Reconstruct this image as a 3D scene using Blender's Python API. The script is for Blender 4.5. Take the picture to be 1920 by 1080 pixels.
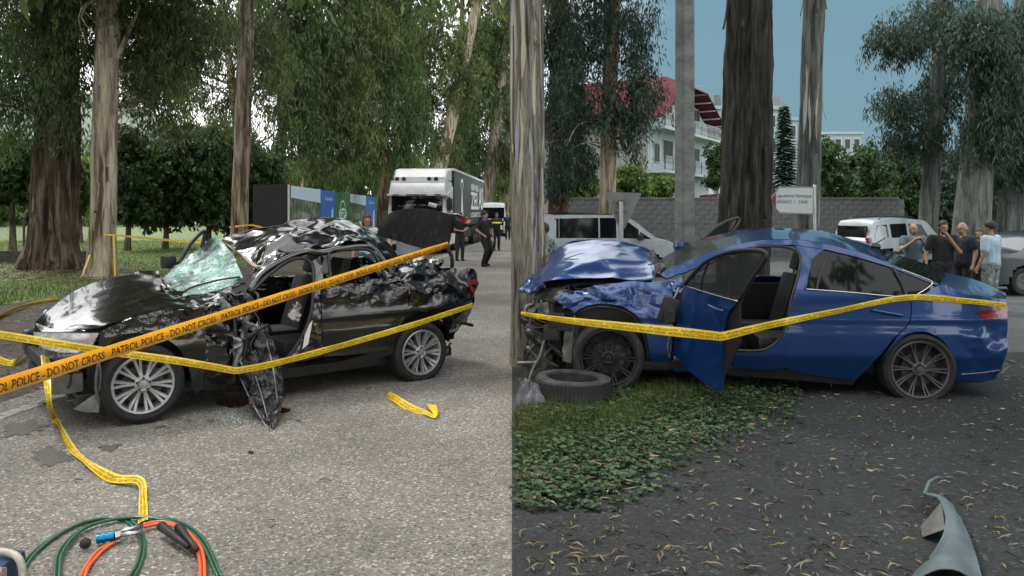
import bpy, bmesh, math, random
import numpy as np
from mathutils import Vector, Matrix, noise as mnoise

# ------------------------------------------------------------------ scene, camera, light
scene = bpy.context.scene
for o in list(bpy.data.objects):
    bpy.data.objects.remove(o)
COL = scene.collection
F, CX, CY, H = 1462.0, 960.0, 400.0, 1.72      # lens in photo pixels, horizon row, eye height

cam_d = bpy.data.cameras.new('camera')
cam = bpy.data.objects.new('camera', cam_d)
COL.objects.link(cam)
cam.location = (0, 0, H)
cam.rotation_euler = (math.radians(90), 0, 0)
cam_d.sensor_width = 36.0
cam_d.lens = 36.0 * F / 1920.0
cam_d.shift_y = -(540 - CY) / 1920.0
cam_d.clip_start = 0.1
cam_d.clip_end = 4000
scene.camera = cam

SUN_EL, SUN_AZ = math.radians(58), math.radians(-60)     # azimuth from +Y towards +X
world = bpy.data.worlds.new('World')
scene.world = world
world.use_nodes = True
wn = world.node_tree
wn.nodes.clear()
def W_(t, **k):
    n = wn.nodes.new(t)
    for a, b in k.items():
        setattr(n, a, b)
    return n
w_out = W_('ShaderNodeOutputWorld')
w_bg = W_('ShaderNodeBackground')
w_bg.inputs['Strength'].default_value = 0.1
w_sky = W_('ShaderNodeTexSky', sky_type='NISHITA')
w_sky.sun_disc = False
w_sky.sun_elevation = SUN_EL
w_sky.sun_rotation = SUN_AZ
w_sky.air_density = 1.0
w_sky.dust_density = 2.0
w_co = W_('ShaderNodeTexCoord')
w_map = W_('ShaderNodeMapping')
w_map.inputs['Scale'].default_value = (1, 1, 2.6)
w_nz = W_('ShaderNodeTexNoise')
w_nz.inputs['Scale'].default_value = 2.2
w_nz.inputs['Detail'].default_value = 6
w_sep = W_('ShaderNodeSeparateXYZ')
w_rmp = W_('ShaderNodeMapRange', interpolation_type='SMOOTHSTEP')
w_rmp.inputs['From Min'].default_value = 0.50
w_rmp.inputs['From Max'].default_value = 0.74
w_add = W_('ShaderNodeMath', operation='MULTIPLY_ADD')
w_add.inputs[1].default_value = 0.30
w_mixc = W_('ShaderNodeMix', data_type='RGBA')           # bright overcast  ->  slate cloud bank
w_mixc.inputs['A'].default_value = (14.0, 14.0, 14.0, 1)
w_mixc.inputs['B'].default_value = (.80, 1.50, 1.85, 1)
w_mixs = W_('ShaderNodeMix', data_type='RGBA')
w_mixs.inputs['Factor'].default_value = 0.90
L = wn.links.new
L(w_co.outputs['Generated'], w_map.inputs['Vector'])
L(w_map.outputs['Vector'], w_nz.inputs['Vector'])
L(w_co.outputs['Generated'], w_sep.inputs['Vector'])
L(w_nz.outputs['Fac'], w_add.inputs[0])
w_dot = W_('ShaderNodeVectorMath', operation='DOT_PRODUCT')
w_dot.inputs[1].default_value = (0.80, 0.60, 0.0)
L(w_co.outputs['Generated'], w_dot.inputs[0])
L(w_dot.outputs['Value'], w_add.inputs[2])
w_sub = W_('ShaderNodeMath', operation='SUBTRACT')
w_sub.inputs[1].default_value = 0.15
L(w_add.outputs[0], w_sub.inputs[0])
L(w_sub.outputs[0], w_rmp.inputs['Value'])
L(w_rmp.outputs['Result'], w_mixc.inputs['Factor'])
L(w_sky.outputs['Color'], w_mixs.inputs['A'])
L(w_mixc.outputs['Result'], w_mixs.inputs['B'])
L(w_mixs.outputs['Result'], w_bg.inputs['Color'])
L(w_bg.outputs['Background'], w_out.inputs['Surface'])

sun_d = bpy.data.lights.new('sun', 'SUN')
sun_d.energy = 1.3
sun_d.angle = math.radians(16)
sun_d.color = (1.0, 0.96, 0.9)
sun = bpy.data.objects.new('sun', sun_d)
COL.objects.link(sun)
_sd = Vector((math.sin(SUN_AZ) * math.cos(SUN_EL), math.cos(SUN_AZ) * math.cos(SUN_EL), math.sin(SUN_EL)))
sun.rotation_euler = _sd.to_track_quat('Z', 'Y').to_euler()
sun.location = (0, 0, 40)

scene.view_settings.view_transform = 'Standard'
scene.view_settings.look = 'None'
scene.view_settings.exposure = 1.05
scene.view_settings.gamma = 1.0
scene.view_settings.use_curve_mapping = False
scene.render.engine = 'CYCLES'
scene.cycles.use_denoising = True
scene.cycles.max_bounces = 6
scene.cycles.diffuse_bounces = 2
scene.cycles.glossy_bounces = 3
scene.cycles.transmission_bounces = 4
scene.cycles.transparent_max_bounces = 8
scene.cycles.caustics_reflective = False
scene.cycles.caustics_refractive = False

# ------------------------------------------------------------------ helpers
rng = np.random.default_rng(7)
random.seed(7)

def P(px, py, Y):
    """point seen at photo pixel (px,py) that stands Y metres away"""
    return Vector(((px - CX) / F * Y, Y, H - (py - CY) / F * Y))

def sstep(t):
    t = np.clip(t, 0, 1)
    return t * t * (3 - 2 * t)

def gz(X, Y):
    """height of the ground: the lane on the right dips a little"""
    X = np.asarray(X, float); Y = np.asarray(Y, float)
    return -0.24 * sstep((Y - 9.4) / 3.6) * sstep((X - 0.25 - 0.065 * (Y - 9)) / 2.0)

def G(px, py):
    z = 0.0
    Y = H * F / (py - CY)
    if Y <= 9.4: return Vector(((px - CX) / F * Y, Y, 0.0))
    for _ in range(6):
        Y = (H - z) * F / (py - CY)
        X = (px - CX) / F * Y
        z = float(gz(X, Y))
    return Vector((X, Y, z))

def fbm(p, s=1.0, o=4):
    return mnoise.fractal(Vector(p) * s, 0.9, 2.1, o)

def tag(o, label=None, cat=None, group=None, kind=None):
    if label: o['label'] = label
    if cat: o['category'] = cat
    if group: o['group'] = group
    if kind: o['kind'] = kind
    return o

def empty(name, loc=(0, 0, 0), rz=0.0, label=None, cat=None, group=None, parent=None):
    o = bpy.data.objects.new(name, None)
    COL.objects.link(o)
    o.empty_display_size = 0.2
    o.location = loc
    o.rotation_euler = (0, 0, rz)
    if parent: o.parent = parent
    return tag(o, label, cat, group)

def new_mesh(name, verts, faces, mat=None, smooth=False):
    me = bpy.data.meshes.new(name)
    me.from_pydata([tuple(v) for v in verts], [], [tuple(int(i) for i in f) for f in faces])
    mats = mat if isinstance(mat, (list, tuple)) else ([mat] if mat else [])
    for m in mats: me.materials.append(m)
    if smooth and len(me.polygons):
        me.polygons.foreach_set('use_smooth', [True] * len(me.polygons))
    me.update()
    return me

def link(name, me, parent=None, loc=None, rot=None, label=None, cat=None, group=None, kind=None):
    o = bpy.data.objects.new(name, me)
    COL.objects.link(o)
    if parent: o.parent = parent
    if loc is not None: o.location = loc
    if rot is not None: o.rotation_euler = rot
    return tag(o, label, cat, group, kind)

def big_mesh(name, V, Fc, mat, smooth=False):
    """fast mesh from numpy arrays; Fc is (n,3) or (n,4)"""
    me = bpy.data.meshes.new(name)
    V = np.asarray(V, np.float32); Fc = np.asarray(Fc, np.int32)
    k = Fc.shape[1]
    me.vertices.add(len(V)); me.vertices.foreach_set('co', V.ravel())
    me.loops.add(len(Fc) * k); me.loops.foreach_set('vertex_index', Fc.ravel())
    me.polygons.add(len(Fc))
    me.polygons.foreach_set('loop_start', np.arange(0, len(Fc) * k, k, dtype=np.int32))
    if smooth: me.polygons.foreach_set('use_smooth', np.ones(len(Fc), bool))
    if mat: me.materials.append(mat)
    me.update(calc_edges=True)
    return me

class MB:
    """collects simple solids; build() makes ONE mesh object"""
    def __init__(s): s.v = []; s.f = []
    def add(s, V, Fc):
        n = len(s.v)
        s.v += [Vector(v) for v in V]
        s.f += [tuple(i + n for i in f) for f in Fc]
        return s
    def box(s, x0, x1, y0, y1, z0, z1, M=None, bev=0.0):
        if bev > 0:
            return s.rbox(x0, x1, y0, y1, z0, z1, bev, M)
        V = [(x, y, z) for z in (z0, z1) for y in (y0, y1) for x in (x0, x1)]
        if M is not None: V = [M @ Vector(v) for v in V]
        return s.add(V, [(0, 2, 3, 1), (4, 5, 7, 6), (0, 1, 5, 4), (2, 6, 7, 3), (0, 4, 6, 2), (1, 3, 7, 5)])
    def rbox(s, x0, x1, y0, y1, z0, z1, b, M=None):
        bm = bmesh.new()
        bmesh.ops.create_cube(bm, size=1)
        for v in bm.verts:
            v.co = Vector((x0 + (v.co.x + .5) * (x1 - x0), y0 + (v.co.y + .5) * (y1 - y0), z0 + (v.co.z + .5) * (z1 - z0)))
        bmesh.ops.bevel(bm, geom=bm.edges[:], offset=b, segments=2, affect='EDGES', profile=0.7)
        bm.verts.index_update()
        V = [(M @ v.co) if M is not None else v.co.copy() for v in bm.verts]
        Fc = [tuple(v.index for v in f.verts) for f in bm.faces]
        bm.free()
        return s.add(V, Fc)
    def tube(s, pts, r, n=8, cap=True, sq=1.0):
        """swept tube; r a number or a list"""
        pts = [Vector(p) for p in pts]
        k = len(pts)
        rs = r if isinstance(r, (list, tuple)) else [r] * k
        V = []; up = None
        for i, p in enumerate(pts):
            d = (pts[min(i + 1, k - 1)] - pts[max(i - 1, 0)])
            if d.length < 1e-9: d = Vector((0, 0, 1))
            d.normalize()
            if up is None:
                a = Vector((0, 0, 1)) if abs(d.z) < .9 else Vector((1, 0, 0))
                up = (a - d * a.dot(d)).normalized()
            else:
                up = up - d * up.dot(d)
                if up.length < 1e-6: up = d.orthogonal()
                up.normalize()
            sd = d.cross(up)
            for j in range(n):
                t = 2 * math.pi * j / n
                V.append(p + (up * math.sin(t) * sq + sd * math.cos(t)) * rs[i])
        Fc = []
        for i in range(k - 1):
            for j in range(n):
                a = i * n + j; b = i * n + (j + 1) % n
                Fc.append((a, b, b + n, a + n))
        if cap:
            Fc.append(tuple(range(n - 1, -1, -1)))
            Fc.append(tuple((k - 1) * n + j for j in range(n)))
        return s.add(V, Fc)
    def lathe(s, prof, n=24, axis='Z', M=None, closed=False):
        """prof: list of (r, h)"""
        V = []
        for (r, h) in prof:
            for j in range(n):
                t = 2 * math.pi * j / n
                c, q = r * math.cos(t), r * math.sin(t)
                V.append((c, q, h) if axis == 'Z' else (c, h, q) if axis == 'Y' else (h, c, q))
        if M is not None: V = [M @ Vector(v) for v in V]
        Fc = []
        k = len(prof)
        rings = k if closed else k - 1
        for i in range(rings):
            for j in range(n):
                a = i * n + j; b = i * n + (j + 1) % n
                a2 = ((i + 1) % k) * n + j; b2 = ((i + 1) % k) * n + (j + 1) % n
                Fc.append((a, b, b2, a2))
        return s.add(V, Fc)
    def prism(s, poly, z0, z1, M=None):
        """poly: list of (x,y); extruded z0..z1"""
        n = len(poly)
        V = [(x, y, z0) for x, y in poly] + [(x, y, z1) for x, y in poly]
        if M is not None: V = [M @ Vector(v) for v in V]
        Fc = [tuple(range(n - 1, -1, -1)), tuple(range(n, 2 * n))]
        Fc += [(i, (i + 1) % n, n + (i + 1) % n, n + i) for i in range(n)]
        return s.add(V, Fc)
    def grid(s, A, thick=0.0):
        """A: (m,n,3) array; optional thickness along -normal"""
        m, n = A.shape[:2]
        q = []
        for i in range(m - 1):
            for j in range(n - 1):
                a = i * n + j
                q.append((a, a + 1, a + n + 1, a + n))
        V = A.reshape(-1, 3)
        if thick:
            N = grid_normals(A).reshape(-1, 3)
            B = V - N * thick
            k = m * n
            q2 = [tuple(x + k for x in reversed(f)) for f in q]
            rim = list(range(n)) + [i * n + n - 1 for i in range(1, m)] + [(m - 1) * n + j for j in range(n - 2, -1, -1)] + [i * n for i in range(m - 2, 0, -1)]
            q3 = [(rim[i], rim[i] + k, rim[(i + 1) % len(rim)] + k, rim[(i + 1) % len(rim)]) for i in range(len(rim))]
            return s.add(np.vstack([V, B]).tolist(), q + q2 + q3)
        return s.add(V.tolist(), q)
    def mesh(s, name, mat, smooth=False):
        me = new_mesh(name, s.v, s.f, mat, smooth)
        return me
    def build(s, name, mat, parent=None, smooth=False, auto=None, **k):
        me = new_mesh(name, s.v, s.f, mat, smooth)
        bm = bmesh.new(); bm.from_mesh(me)
        bmesh.ops.recalc_face_normals(bm, faces=bm.faces)
        bm.to_mesh(me); bm.free()
        if auto is not None: sharp(me, auto)
        return link(name, me, parent, **k)

def sharp(me, deg=35):
    me.polygons.foreach_set('use_smooth', [True] * len(me.polygons))
    bm = bmesh.new(); bm.from_mesh(me)
    lim = math.radians(deg)
    for e in bm.edges:
        if len(e.link_faces) == 2 and e.calc_face_angle(0) > lim:
            e.smooth = False
        elif len(e.link_faces) != 2:
            e.smooth = False
    bm.to_mesh(me); bm.free()

def grid_normals(A):
    du = np.gradient(A, axis=1); dv = np.gradient(A, axis=0)
    N = np.cross(du, dv)
    l = np.linalg.norm(N, axis=2, keepdims=True); l[l == 0] = 1
    return N / l

def resample(poly, n, smooth=True):
    P_ = np.array(poly, float)
    if smooth and len(P_) > 2:
        # centripetal-ish Catmull-Rom densify
        out = []
        k = len(P_)
        for i in range(k - 1):
            p0 = P_[max(i - 1, 0)]; p1 = P_[i]; p2 = P_[i + 1]; p3 = P_[min(i + 2, k - 1)]
            if i == 0: p0 = 2 * p1 - p2
            if i == k - 2: p3 = 2 * p2 - p1
            for t in np.linspace(0, 1, 9)[:-1]:
                out.append(0.5 * ((2 * p1) + (-p0 + p2) * t + (2 * p0 - 5 * p1 + 4 * p2 - p3) * t * t + (-p0 + 3 * p1 - 3 * p2 + p3) * t ** 3))
        out.append(P_[-1])
        P_ = np.array(out)
    d = np.r_[0, np.cumsum(np.linalg.norm(np.diff(P_, axis=0), axis=1))]
    t = np.linspace(0, d[-1], n)
    return np.stack([np.interp(t, d, P_[:, k]) for k in range(P_.shape[1])], 1)

def coons(c0, c1, d0, d1, nu, nv, smooth=True):
    """c0,c1 run along u (bottom, top); d0,d1 along v (start, end). returns (nv,nu,dim)"""
    C0 = resample(c0, nu, smooth); C1 = resample(c1, nu, smooth)
    D0 = resample(d0, nv, smooth); D1 = resample(d1, nv, smooth)
    u = np.linspace(0, 1, nu)[None, :, None]; v = np.linspace(0, 1, nv)[:, None, None]
    S = (1 - v) * C0[None] + v * C1[None] + (1 - u) * D0[:, None] + u * D1[:, None]
    S -= (1 - u) * (1 - v) * C0[0] + u * (1 - v) * C0[-1] + (1 - u) * v * C1[0] + u * v * C1[-1]
    return S

# ------------------------------------------------------------------ materials
def nodes_of(m):
    return m.node_tree.nodes, m.node_tree.links

def mat(name, col=(.5, .5, .5), rough=.6, metal=0.0, coat=0.0, spec=0.5, alpha=1.0, trans=0.0, emit=None):
    m = bpy.data.materials.new(name)
    m.use_nodes = True
    b = m.node_tree.nodes['Principled BSDF']
    b.inputs['Base Color'].default_value = (*col, 1)
    b.inputs['Roughness'].default_value = rough
    b.inputs['Metallic'].default_value = metal
    b.inputs['Coat Weight'].default_value = coat
    b.inputs['Specular IOR Level'].default_value = spec
    b.inputs['Transmission Weight'].default_value = trans
    b.inputs['Alpha'].default_value = alpha
    return m

def nmat(name, cols, scale=5.0, detail=5.0, rough=.7, metal=0.0, coat=0.0, bump=0.0, bscale=None, stretch=(1, 1, 1),
         spec=0.5, coord='Object', pos=None, rvar=0.0, distort=0.0):
    """principled material whose colour runs through a ramp on noise (wear, grain)"""
    m = mat(name, cols[0], rough, metal, coat, spec)
    N, Lk = nodes_of(m)
    b = N['Principled BSDF']
    tc = N.new('ShaderNodeTexCoord'); mp = N.new('ShaderNodeMapping')
    mp.inputs['Scale'].default_value = stretch
    Lk.new(tc.outputs[coord], mp.inputs['Vector'])
    nz = N.new('ShaderNodeTexNoise')
    nz.inputs['Scale'].default_value = scale; nz.inputs['Detail'].default_value = detail
    nz.inputs['Roughness'].default_value = 0.62
    nz.inputs['Distortion'].default_value = distort
    Lk.new(mp.outputs['Vector'], nz.inputs['Vector'])
    r = N.new('ShaderNodeValToRGB')
    e = r.color_ramp.elements
    k = len(cols)
    ps = pos or [0.3 + 0.4 * i / max(k - 1, 1) for i in range(k)]
    e[0].position = ps[0]; e[0].color = (*cols[0], 1)
    e[1].position = ps[-1]; e[1].color = (*cols[-1], 1)
    for i in range(1, k - 1):
        q = e.new(ps[i]); q.color = (*cols[i], 1)
    Lk.new(nz.outputs['Fac'], r.inputs['Fac'])
    Lk.new(r.outputs['Color'], b.inputs['Base Color'])
    if rvar:
        mr = N.new('ShaderNodeMapRange')
        mr.inputs['From Min'].default_value = .3; mr.inputs['From Max'].default_value = .7
        mr.inputs['To Min'].default_value = max(rough - rvar, .02); mr.inputs['To Max'].default_value = min(rough + rvar, 1)
        Lk.new(nz.outputs['Fac'], mr.inputs['Value']); Lk.new(mr.outputs['Result'], b.inputs['Roughness'])
    if bump:
        n2 = N.new('ShaderNodeTexNoise'); n2.inputs['Scale'].default_value = bscale or scale * 3
        n2.inputs['Detail'].default_value = 6
        Lk.new(mp.outputs['Vector'], n2.inputs['Vector'])
        bp = N.new('ShaderNodeBump'); bp.inputs['Strength'].default_value = bump
        bp.inputs['Distance'].default_value = 0.02
        Lk.new(n2.outputs['Fac'], bp.inputs['Height']); Lk.new(bp.outputs['Normal'], b.inputs['Normal'])
    return m

def leaf_mat(name, dark, light, tl=0.35, clump=0.8):
    """two-sided leaf: colour varies clump by clump and leaf by leaf"""
    m = bpy.data.materials.new(name); m.use_nodes = True
    N, Lk = nodes_of(m); N.clear()
    out = N.new('ShaderNodeOutputMaterial')
    tc = N.new('ShaderNodeTexCoord')
    nz = N.new('ShaderNodeTexNoise'); nz.inputs['Scale'].default_value = clump; nz.inputs['Detail'].default_value = 3
    Lk.new(tc.outputs['Object'], nz.inputs['Vector'])
    ge = N.new('ShaderNodeNewGeometry')
    ad = N.new('ShaderNodeMath'); ad.operation = 'MULTIPLY_ADD'; ad.inputs[1].default_value = 0.45
    Lk.new(ge.outputs['Random Per Island'], ad.inputs[0]); Lk.new(nz.outputs['Fac'], ad.inputs[2])
    r = N.new('ShaderNodeValToRGB'); e = r.color_ramp.elements
    e[0].position = 0.38; e[0].color = (*dark, 1); e[1].position = 1.0; e[1].color = (*light, 1)
    Lk.new(ad.outputs[0], r.inputs['Fac'])
    b = N.new('ShaderNodeBsdfPrincipled'); b.inputs['Roughness'].default_value = 0.5
    b.inputs['Specular IOR Level'].default_value = 0.35
    Lk.new(r.outputs['Color'], b.inputs['Base Color'])
    t = N.new('ShaderNodeBsdfTranslucent')
    Lk.new(r.outputs['Color'], t.inputs['Color'])
    mx = N.new('ShaderNodeMixShader'); mx.inputs['Fac'].default_value = tl
    Lk.new(b.outputs[0], mx.inputs[1]); Lk.new(t.outputs[0], mx.inputs[2]); Lk.new(mx.outputs[0], out.inputs['Surface'])
    return m

def text_geo(body, size=1.0, bold=0.0, align='LEFT', space=1.0):
    """flat lettering as (verts, faces) in the xy plane"""
    cu = bpy.data.curves.new('lettering', 'FONT')
    cu.body = body; cu.size = size; cu.align_x = align; cu.offset = bold; cu.space_character = space
    cu.resolution_u = 3
    ob = bpy.data.objects.new('lettering', cu); COL.objects.link(ob)
    dg = bpy.context.evaluated_depsgraph_get(); dg.update()
    me = ob.evaluated_get(dg).to_mesh()
    V = [v.co.copy() for v in me.vertices]; Fc = [tuple(p.vertices) for p in me.polygons]
    ob.evaluated_get(dg).to_mesh_clear()
    bpy.data.objects.remove(ob); bpy.data.curves.remove(cu)
    return V, Fc

def text_obj(name, body, mat_, parent, M, width=None, height=None, bold=0.0, space=1.0):
    """lettering fitted to width x height, centred on the origin of M (its xy plane)"""
    V, Fc = text_geo(body, 1.0, bold, space=space)
    xs = [v.x for v in V]; ys = [v.y for v in V]
    w = max(xs) - min(xs); h = max(ys) - min(ys)
    sx = width / w if width else height / h
    sy = height / h if height else sx
    cx = (max(xs) + min(xs)) / 2; cy = (max(ys) + min(ys)) / 2
    V = [M @ Vector(((v.x - cx) * sx, (v.y - cy) * sy, 0)) for v in V]
    me = new_mesh(name, V, Fc, mat_)
    return link(name, me, parent)

# ------------------------------------------------------------------ ground, road, verge
def asphalt_mat(name, base, dark, stone, sc=75.0, patch=(0.75, 1.12), dirt=None, bumpk=0.55, pit=.1, frac=(.80, .93)):
    m = mat(name, base, .82, spec=.35)
    N, Lk = nodes_of(m); b = N['Principled BSDF']
    tc = N.new('ShaderNodeTexCoord')
    vo = N.new('ShaderNodeTexVoronoi'); vo.inputs['Scale'].default_value = sc
    Lk.new(tc.outputs['Object'], vo.inputs['Vector'])
    sp = N.new('ShaderNodeSeparateColor'); Lk.new(vo.outputs['Color'], sp.inputs['Color'])
    r = N.new('ShaderNodeValToRGB'); e = r.color_ramp.elements
    e[0].position = 0.0; e[0].color = (*dark, 1); e[1].position = 1.0; e[1].color = (*stone, 1)
    q = e.new(.30); q.color = (*base, 1); q = e.new(frac[0]); q.color = (*[c * 1.12 for c in base], 1)
    q = e.new(frac[1]); q.color = (*[(c + s) / 2 for c, s in zip(base, stone)], 1)
    Lk.new(sp.outputs[0], r.inputs['Fac'])
    # fine sand between the stones
    nf = N.new('ShaderNodeTexNoise'); nf.inputs['Scale'].default_value = 190; nf.inputs['Detail'].default_value = 3
    Lk.new(tc.outputs['Object'], nf.inputs['Vector'])
    # large worn / oily patches
    nl = N.new('ShaderNodeTexNoise'); nl.inputs['Scale'].default_value = .55; nl.inputs['Detail'].default_value = 7
    nl.inputs['Roughness'].default_value = .6
    Lk.new(tc.outputs['Object'], nl.inputs['Vector'])
    mr = N.new('ShaderNodeMapRange'); mr.inputs['From Min'].default_value = .32; mr.inputs['From Max'].default_value = .66
    mr.inputs['To Min'].default_value = patch[0]; mr.inputs['To Max'].default_value = patch[1]
    Lk.new(nl.outputs['Fac'], mr.inputs['Value'])
    m2 = N.new('ShaderNodeMapRange'); m2.inputs['From Min'].default_value = .25; m2.inputs['From Max'].default_value = .75
    m2.inputs['To Min'].default_value = .72; m2.inputs['To Max'].default_value = 1.28
    Lk.new(nf.outputs['Fac'], m2.inputs['Value'])
    mu = N.new('ShaderNodeMath'); mu.operation = 'MULTIPLY'
    Lk.new(mr.outputs[0], mu.inputs[0]); Lk.new(m2.outputs[0], mu.inputs[1])
    vm = N.new('ShaderNodeVectorMath'); vm.operation = 'SCALE'
    Lk.new(r.outputs['Color'], vm.inputs[0]); Lk.new(mu.outputs[0], vm.inputs['Scale'])
    last = vm.outputs[0]
    if dirt:
        nd = N.new('ShaderNodeTexNoise'); nd.inputs['Scale'].default_value = 1.6; nd.inputs['Detail'].default_value = 8
        nd.inputs['Roughness'].default_value = .7
        Lk.new(tc.outputs['Object'], nd.inputs['Vector'])
        rd = N.new('ShaderNodeMapRange'); rd.inputs['From Min'].default_value = .5; rd.inputs['From Max'].default_value = .68
        Lk.new(nd.outputs['Fac'], rd.inputs['Value'])
        mx = N.new('ShaderNodeMix'); mx.data_type = 'RGBA'; mx.inputs['B'].default_value = (*dirt, 1)
        Lk.new(rd.outputs[0], mx.inputs['Factor']); Lk.new(last, mx.inputs['A'])
        last = mx.outputs['Result']
    Lk.new(last, b.inputs['Base Color'])
    bp = N.new('ShaderNodeBump'); bp.inputs['Strength'].default_value = bumpk; bp.inputs['Distance'].default_value = .012
    Lk.new(vo.outputs['Distance'], bp.inputs['Height']); Lk.new(bp.outputs['Normal'], b.inputs['Normal'])
    return m

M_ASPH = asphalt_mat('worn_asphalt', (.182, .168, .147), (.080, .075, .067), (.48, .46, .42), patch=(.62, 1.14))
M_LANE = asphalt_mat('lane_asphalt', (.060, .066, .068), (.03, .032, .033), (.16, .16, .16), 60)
M_SHLD = asphalt_mat('dirty_shoulder', (.050, .040, .032), (.022, .018, .014), (.15, .125, .10), 40, dirt=(.034, .026, .019))
M_SOIL = asphalt_mat('gritty_soil', (.022, .025, .025), (.009, .010, .010), (.08, .085, .084), 55, patch=(.7, 1.2), dirt=(.018, .0195, .019), frac=(.90, .98))
M_LAWN = nmat('lawn_soil', [(.05, .055, .02), (.085, .12, .03), (.14, .18, .05)], 1.3, 9, .9, bump=.4, bscale=25)
M_LINE = nmat('worn_line_paint', [(.10, .095, .085), (.26, .25, .225), (.42, .41, .38)], 14, 10, .8, pos=[.36, .5, .72])
M_GRASS = leaf_mat('grass_blades', (.045, .085, .015), (.20, .29, .06), .4, .5)
M_HILL = nmat('wooded_hill', [(.10, .13, .10), (.16, .19, .15)], .02, 8, .95)

def XL(Y): return -4.75 + 0.065 * Y          # white edge line of the road
def XG(Y): return -10.4 + 0.065 * Y          # grass edge
def XR(Y): return max(0.0, 0.065 * (Y - 9.6))

def sheet(name, xs_of_y, Ys, dz, m, nx=8, wob=0.0, kind='structure', fn=None):
    V = []; Fc = []
    for i, Y in enumerate(Ys):
        a, b_ = xs_of_y(Y)
        for j in range(nx + 1):
            X = a + (b_ - a) * j / nx
            z = float(gz(X, Y)) + dz
            if wob: z += wob * fbm((X, Y, 0), 1.4, 4)
            if fn: z += fn(X, Y)
            V.append((X, Y, z))
    n = nx + 1
    for i in range(len(Ys) - 1):
        for j in range(nx):
            Fc.append((i * n + j, i * n + j + 1, (i + 1) * n + j + 1, (i + 1) * n + j))
    return link(name, new_mesh(name, V, Fc, m, True), kind=kind)

Yfar = [-12, -4, 0, 2, 3, 4, 5, 6, 7, 8, 9, 9.6, 10.2, 10.8, 11.4, 12, 12.6, 13.2, 14, 16, 18, 20, 23, 26, 30, 36, 44, 55, 70, 100, 150, 250, 500, 1200]
ground = sheet('ground', lambda Y: (-14 - abs(Y) * 1.2, 16 + abs(Y) * 1.2), Yfar, -0.016, M_LAWN, 120)
Yroad = [-12, 0, 2, 4, 6, 8, 10, 13, 16, 20, 25, 30, 40, 55, 75, 100, 140, 200]
road = sheet('road', lambda Y: (XL(Y) - .35, XR(Y)), Yroad, 0.0, M_ASPH, 10)
shoulder = sheet('shoulder', lambda Y: (XG(Y) - .25 + .25 * math.sin(Y * 1.7), XL(Y) - .33), [y * 1.0 for y in range(-8, 40)] + [45, 55, 70, 100], -0.004, M_SHLD, 14)
sheet('road_edge_line', lambda Y: (XL(Y) - .075, XL(Y) + .075), [-8 + 1.0 * k for k in range(0, 60)] + [60, 75, 100, 150], 0.004, M_LINE, 1)

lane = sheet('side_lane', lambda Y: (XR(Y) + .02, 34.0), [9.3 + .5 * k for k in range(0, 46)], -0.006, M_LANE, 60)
def vfn(X, Y):
    e = min(1, max(0, X) / .3)
    return e * (0.018 * fbm((X, Y, 3), .9, 3) + .008 * fbm((X, Y, 9), 5, 4)) + .006
verge = sheet('dirt_verge', lambda Y: (0.0, 11.5), [1.0 + .1 * k for k in range(0, 87)], -0.002, M_SOIL, 110, fn=vfn)
def vz(X, Y): return float(gz(X, Y)) - .002 + vfn(X, Y)

# far hill seen through the gap between the left trees
def hill(name, cx, cy, rx, ry, h, m, seed):
    V = []; Fc = []; n = 40; k = 16
    for i in range(k + 1):
        for j in range(n):
            t = 2 * math.pi * j / n; r = i / k
            x = cx + rx * r * math.cos(t); y = cy + ry * r * math.sin(t)
            z = h * (0.5 + .5 * math.cos(math.pi * r)) * (1 + .25 * fbm((x * .01 + seed, y * .01, 0), 1, 4)) - 1
            V.append((x, y, z))
    for i in range(k):
        for j in range(n):
            Fc.append((i * n + j, i * n + (j + 1) % n, (i + 1) * n + (j + 1) % n, (i + 1) * n + j))
    return link(name, new_mesh(name, V, Fc, m, True), kind='structure')
hill('hills', -430, 760, 330, 240, 118, M_HILL, 1)
hill('hills', -700, 900, 380, 240, 170, M_HILL, 4)

# grass blades
def blades(n, sampler, h0, h1, w, m, name, lean=.5, parent=None, zf=None):
    XY = sampler(n); k = len(XY)
    a = rng.uniform(0, 2 * np.pi, k); hh = rng.uniform(h0, h1, k)
    zz = np.array([zf(x, y) for x, y in XY]) if zf else gz(XY[:, 0], XY[:, 1]) - .012
    base = np.column_stack([XY, zz])
    d = np.column_stack([np.cos(a), np.sin(a), np.zeros(k)])
    b2 = rng.uniform(0, 2 * np.pi, k); ln = rng.uniform(0, lean, k) * hh
    tip = base + np.column_stack([np.cos(b2) * ln, np.sin(b2) * ln, hh])
    ww = w * rng.uniform(.6, 1.3, k)[:, None]
    V = np.stack([base - d * ww, base + d * ww, tip], 1).reshape(-1, 3)
    Fc = np.arange(3 * k).reshape(-1, 3)
    return link(name, big_mesh(name, V, Fc, m), parent, kind='stuff')

def lawn_pts(n):
    Y = 13 + 36 * rng.random(n) ** 1.5
    X = rng.uniform(-32, -5, n)
    keep = (X < (-10.3 + .065 * Y) + .5 * np.sin(Y * 1.1) * .6) & (X > -.75 * Y - 2)
    return np.column_stack([X, Y])[keep]
tag(blades(90000, lawn_pts, .05, .14, .010, M_GRASS, 'lawn_grass'), 'short green lawn growing under the trees left of the road', 'grass')

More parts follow.
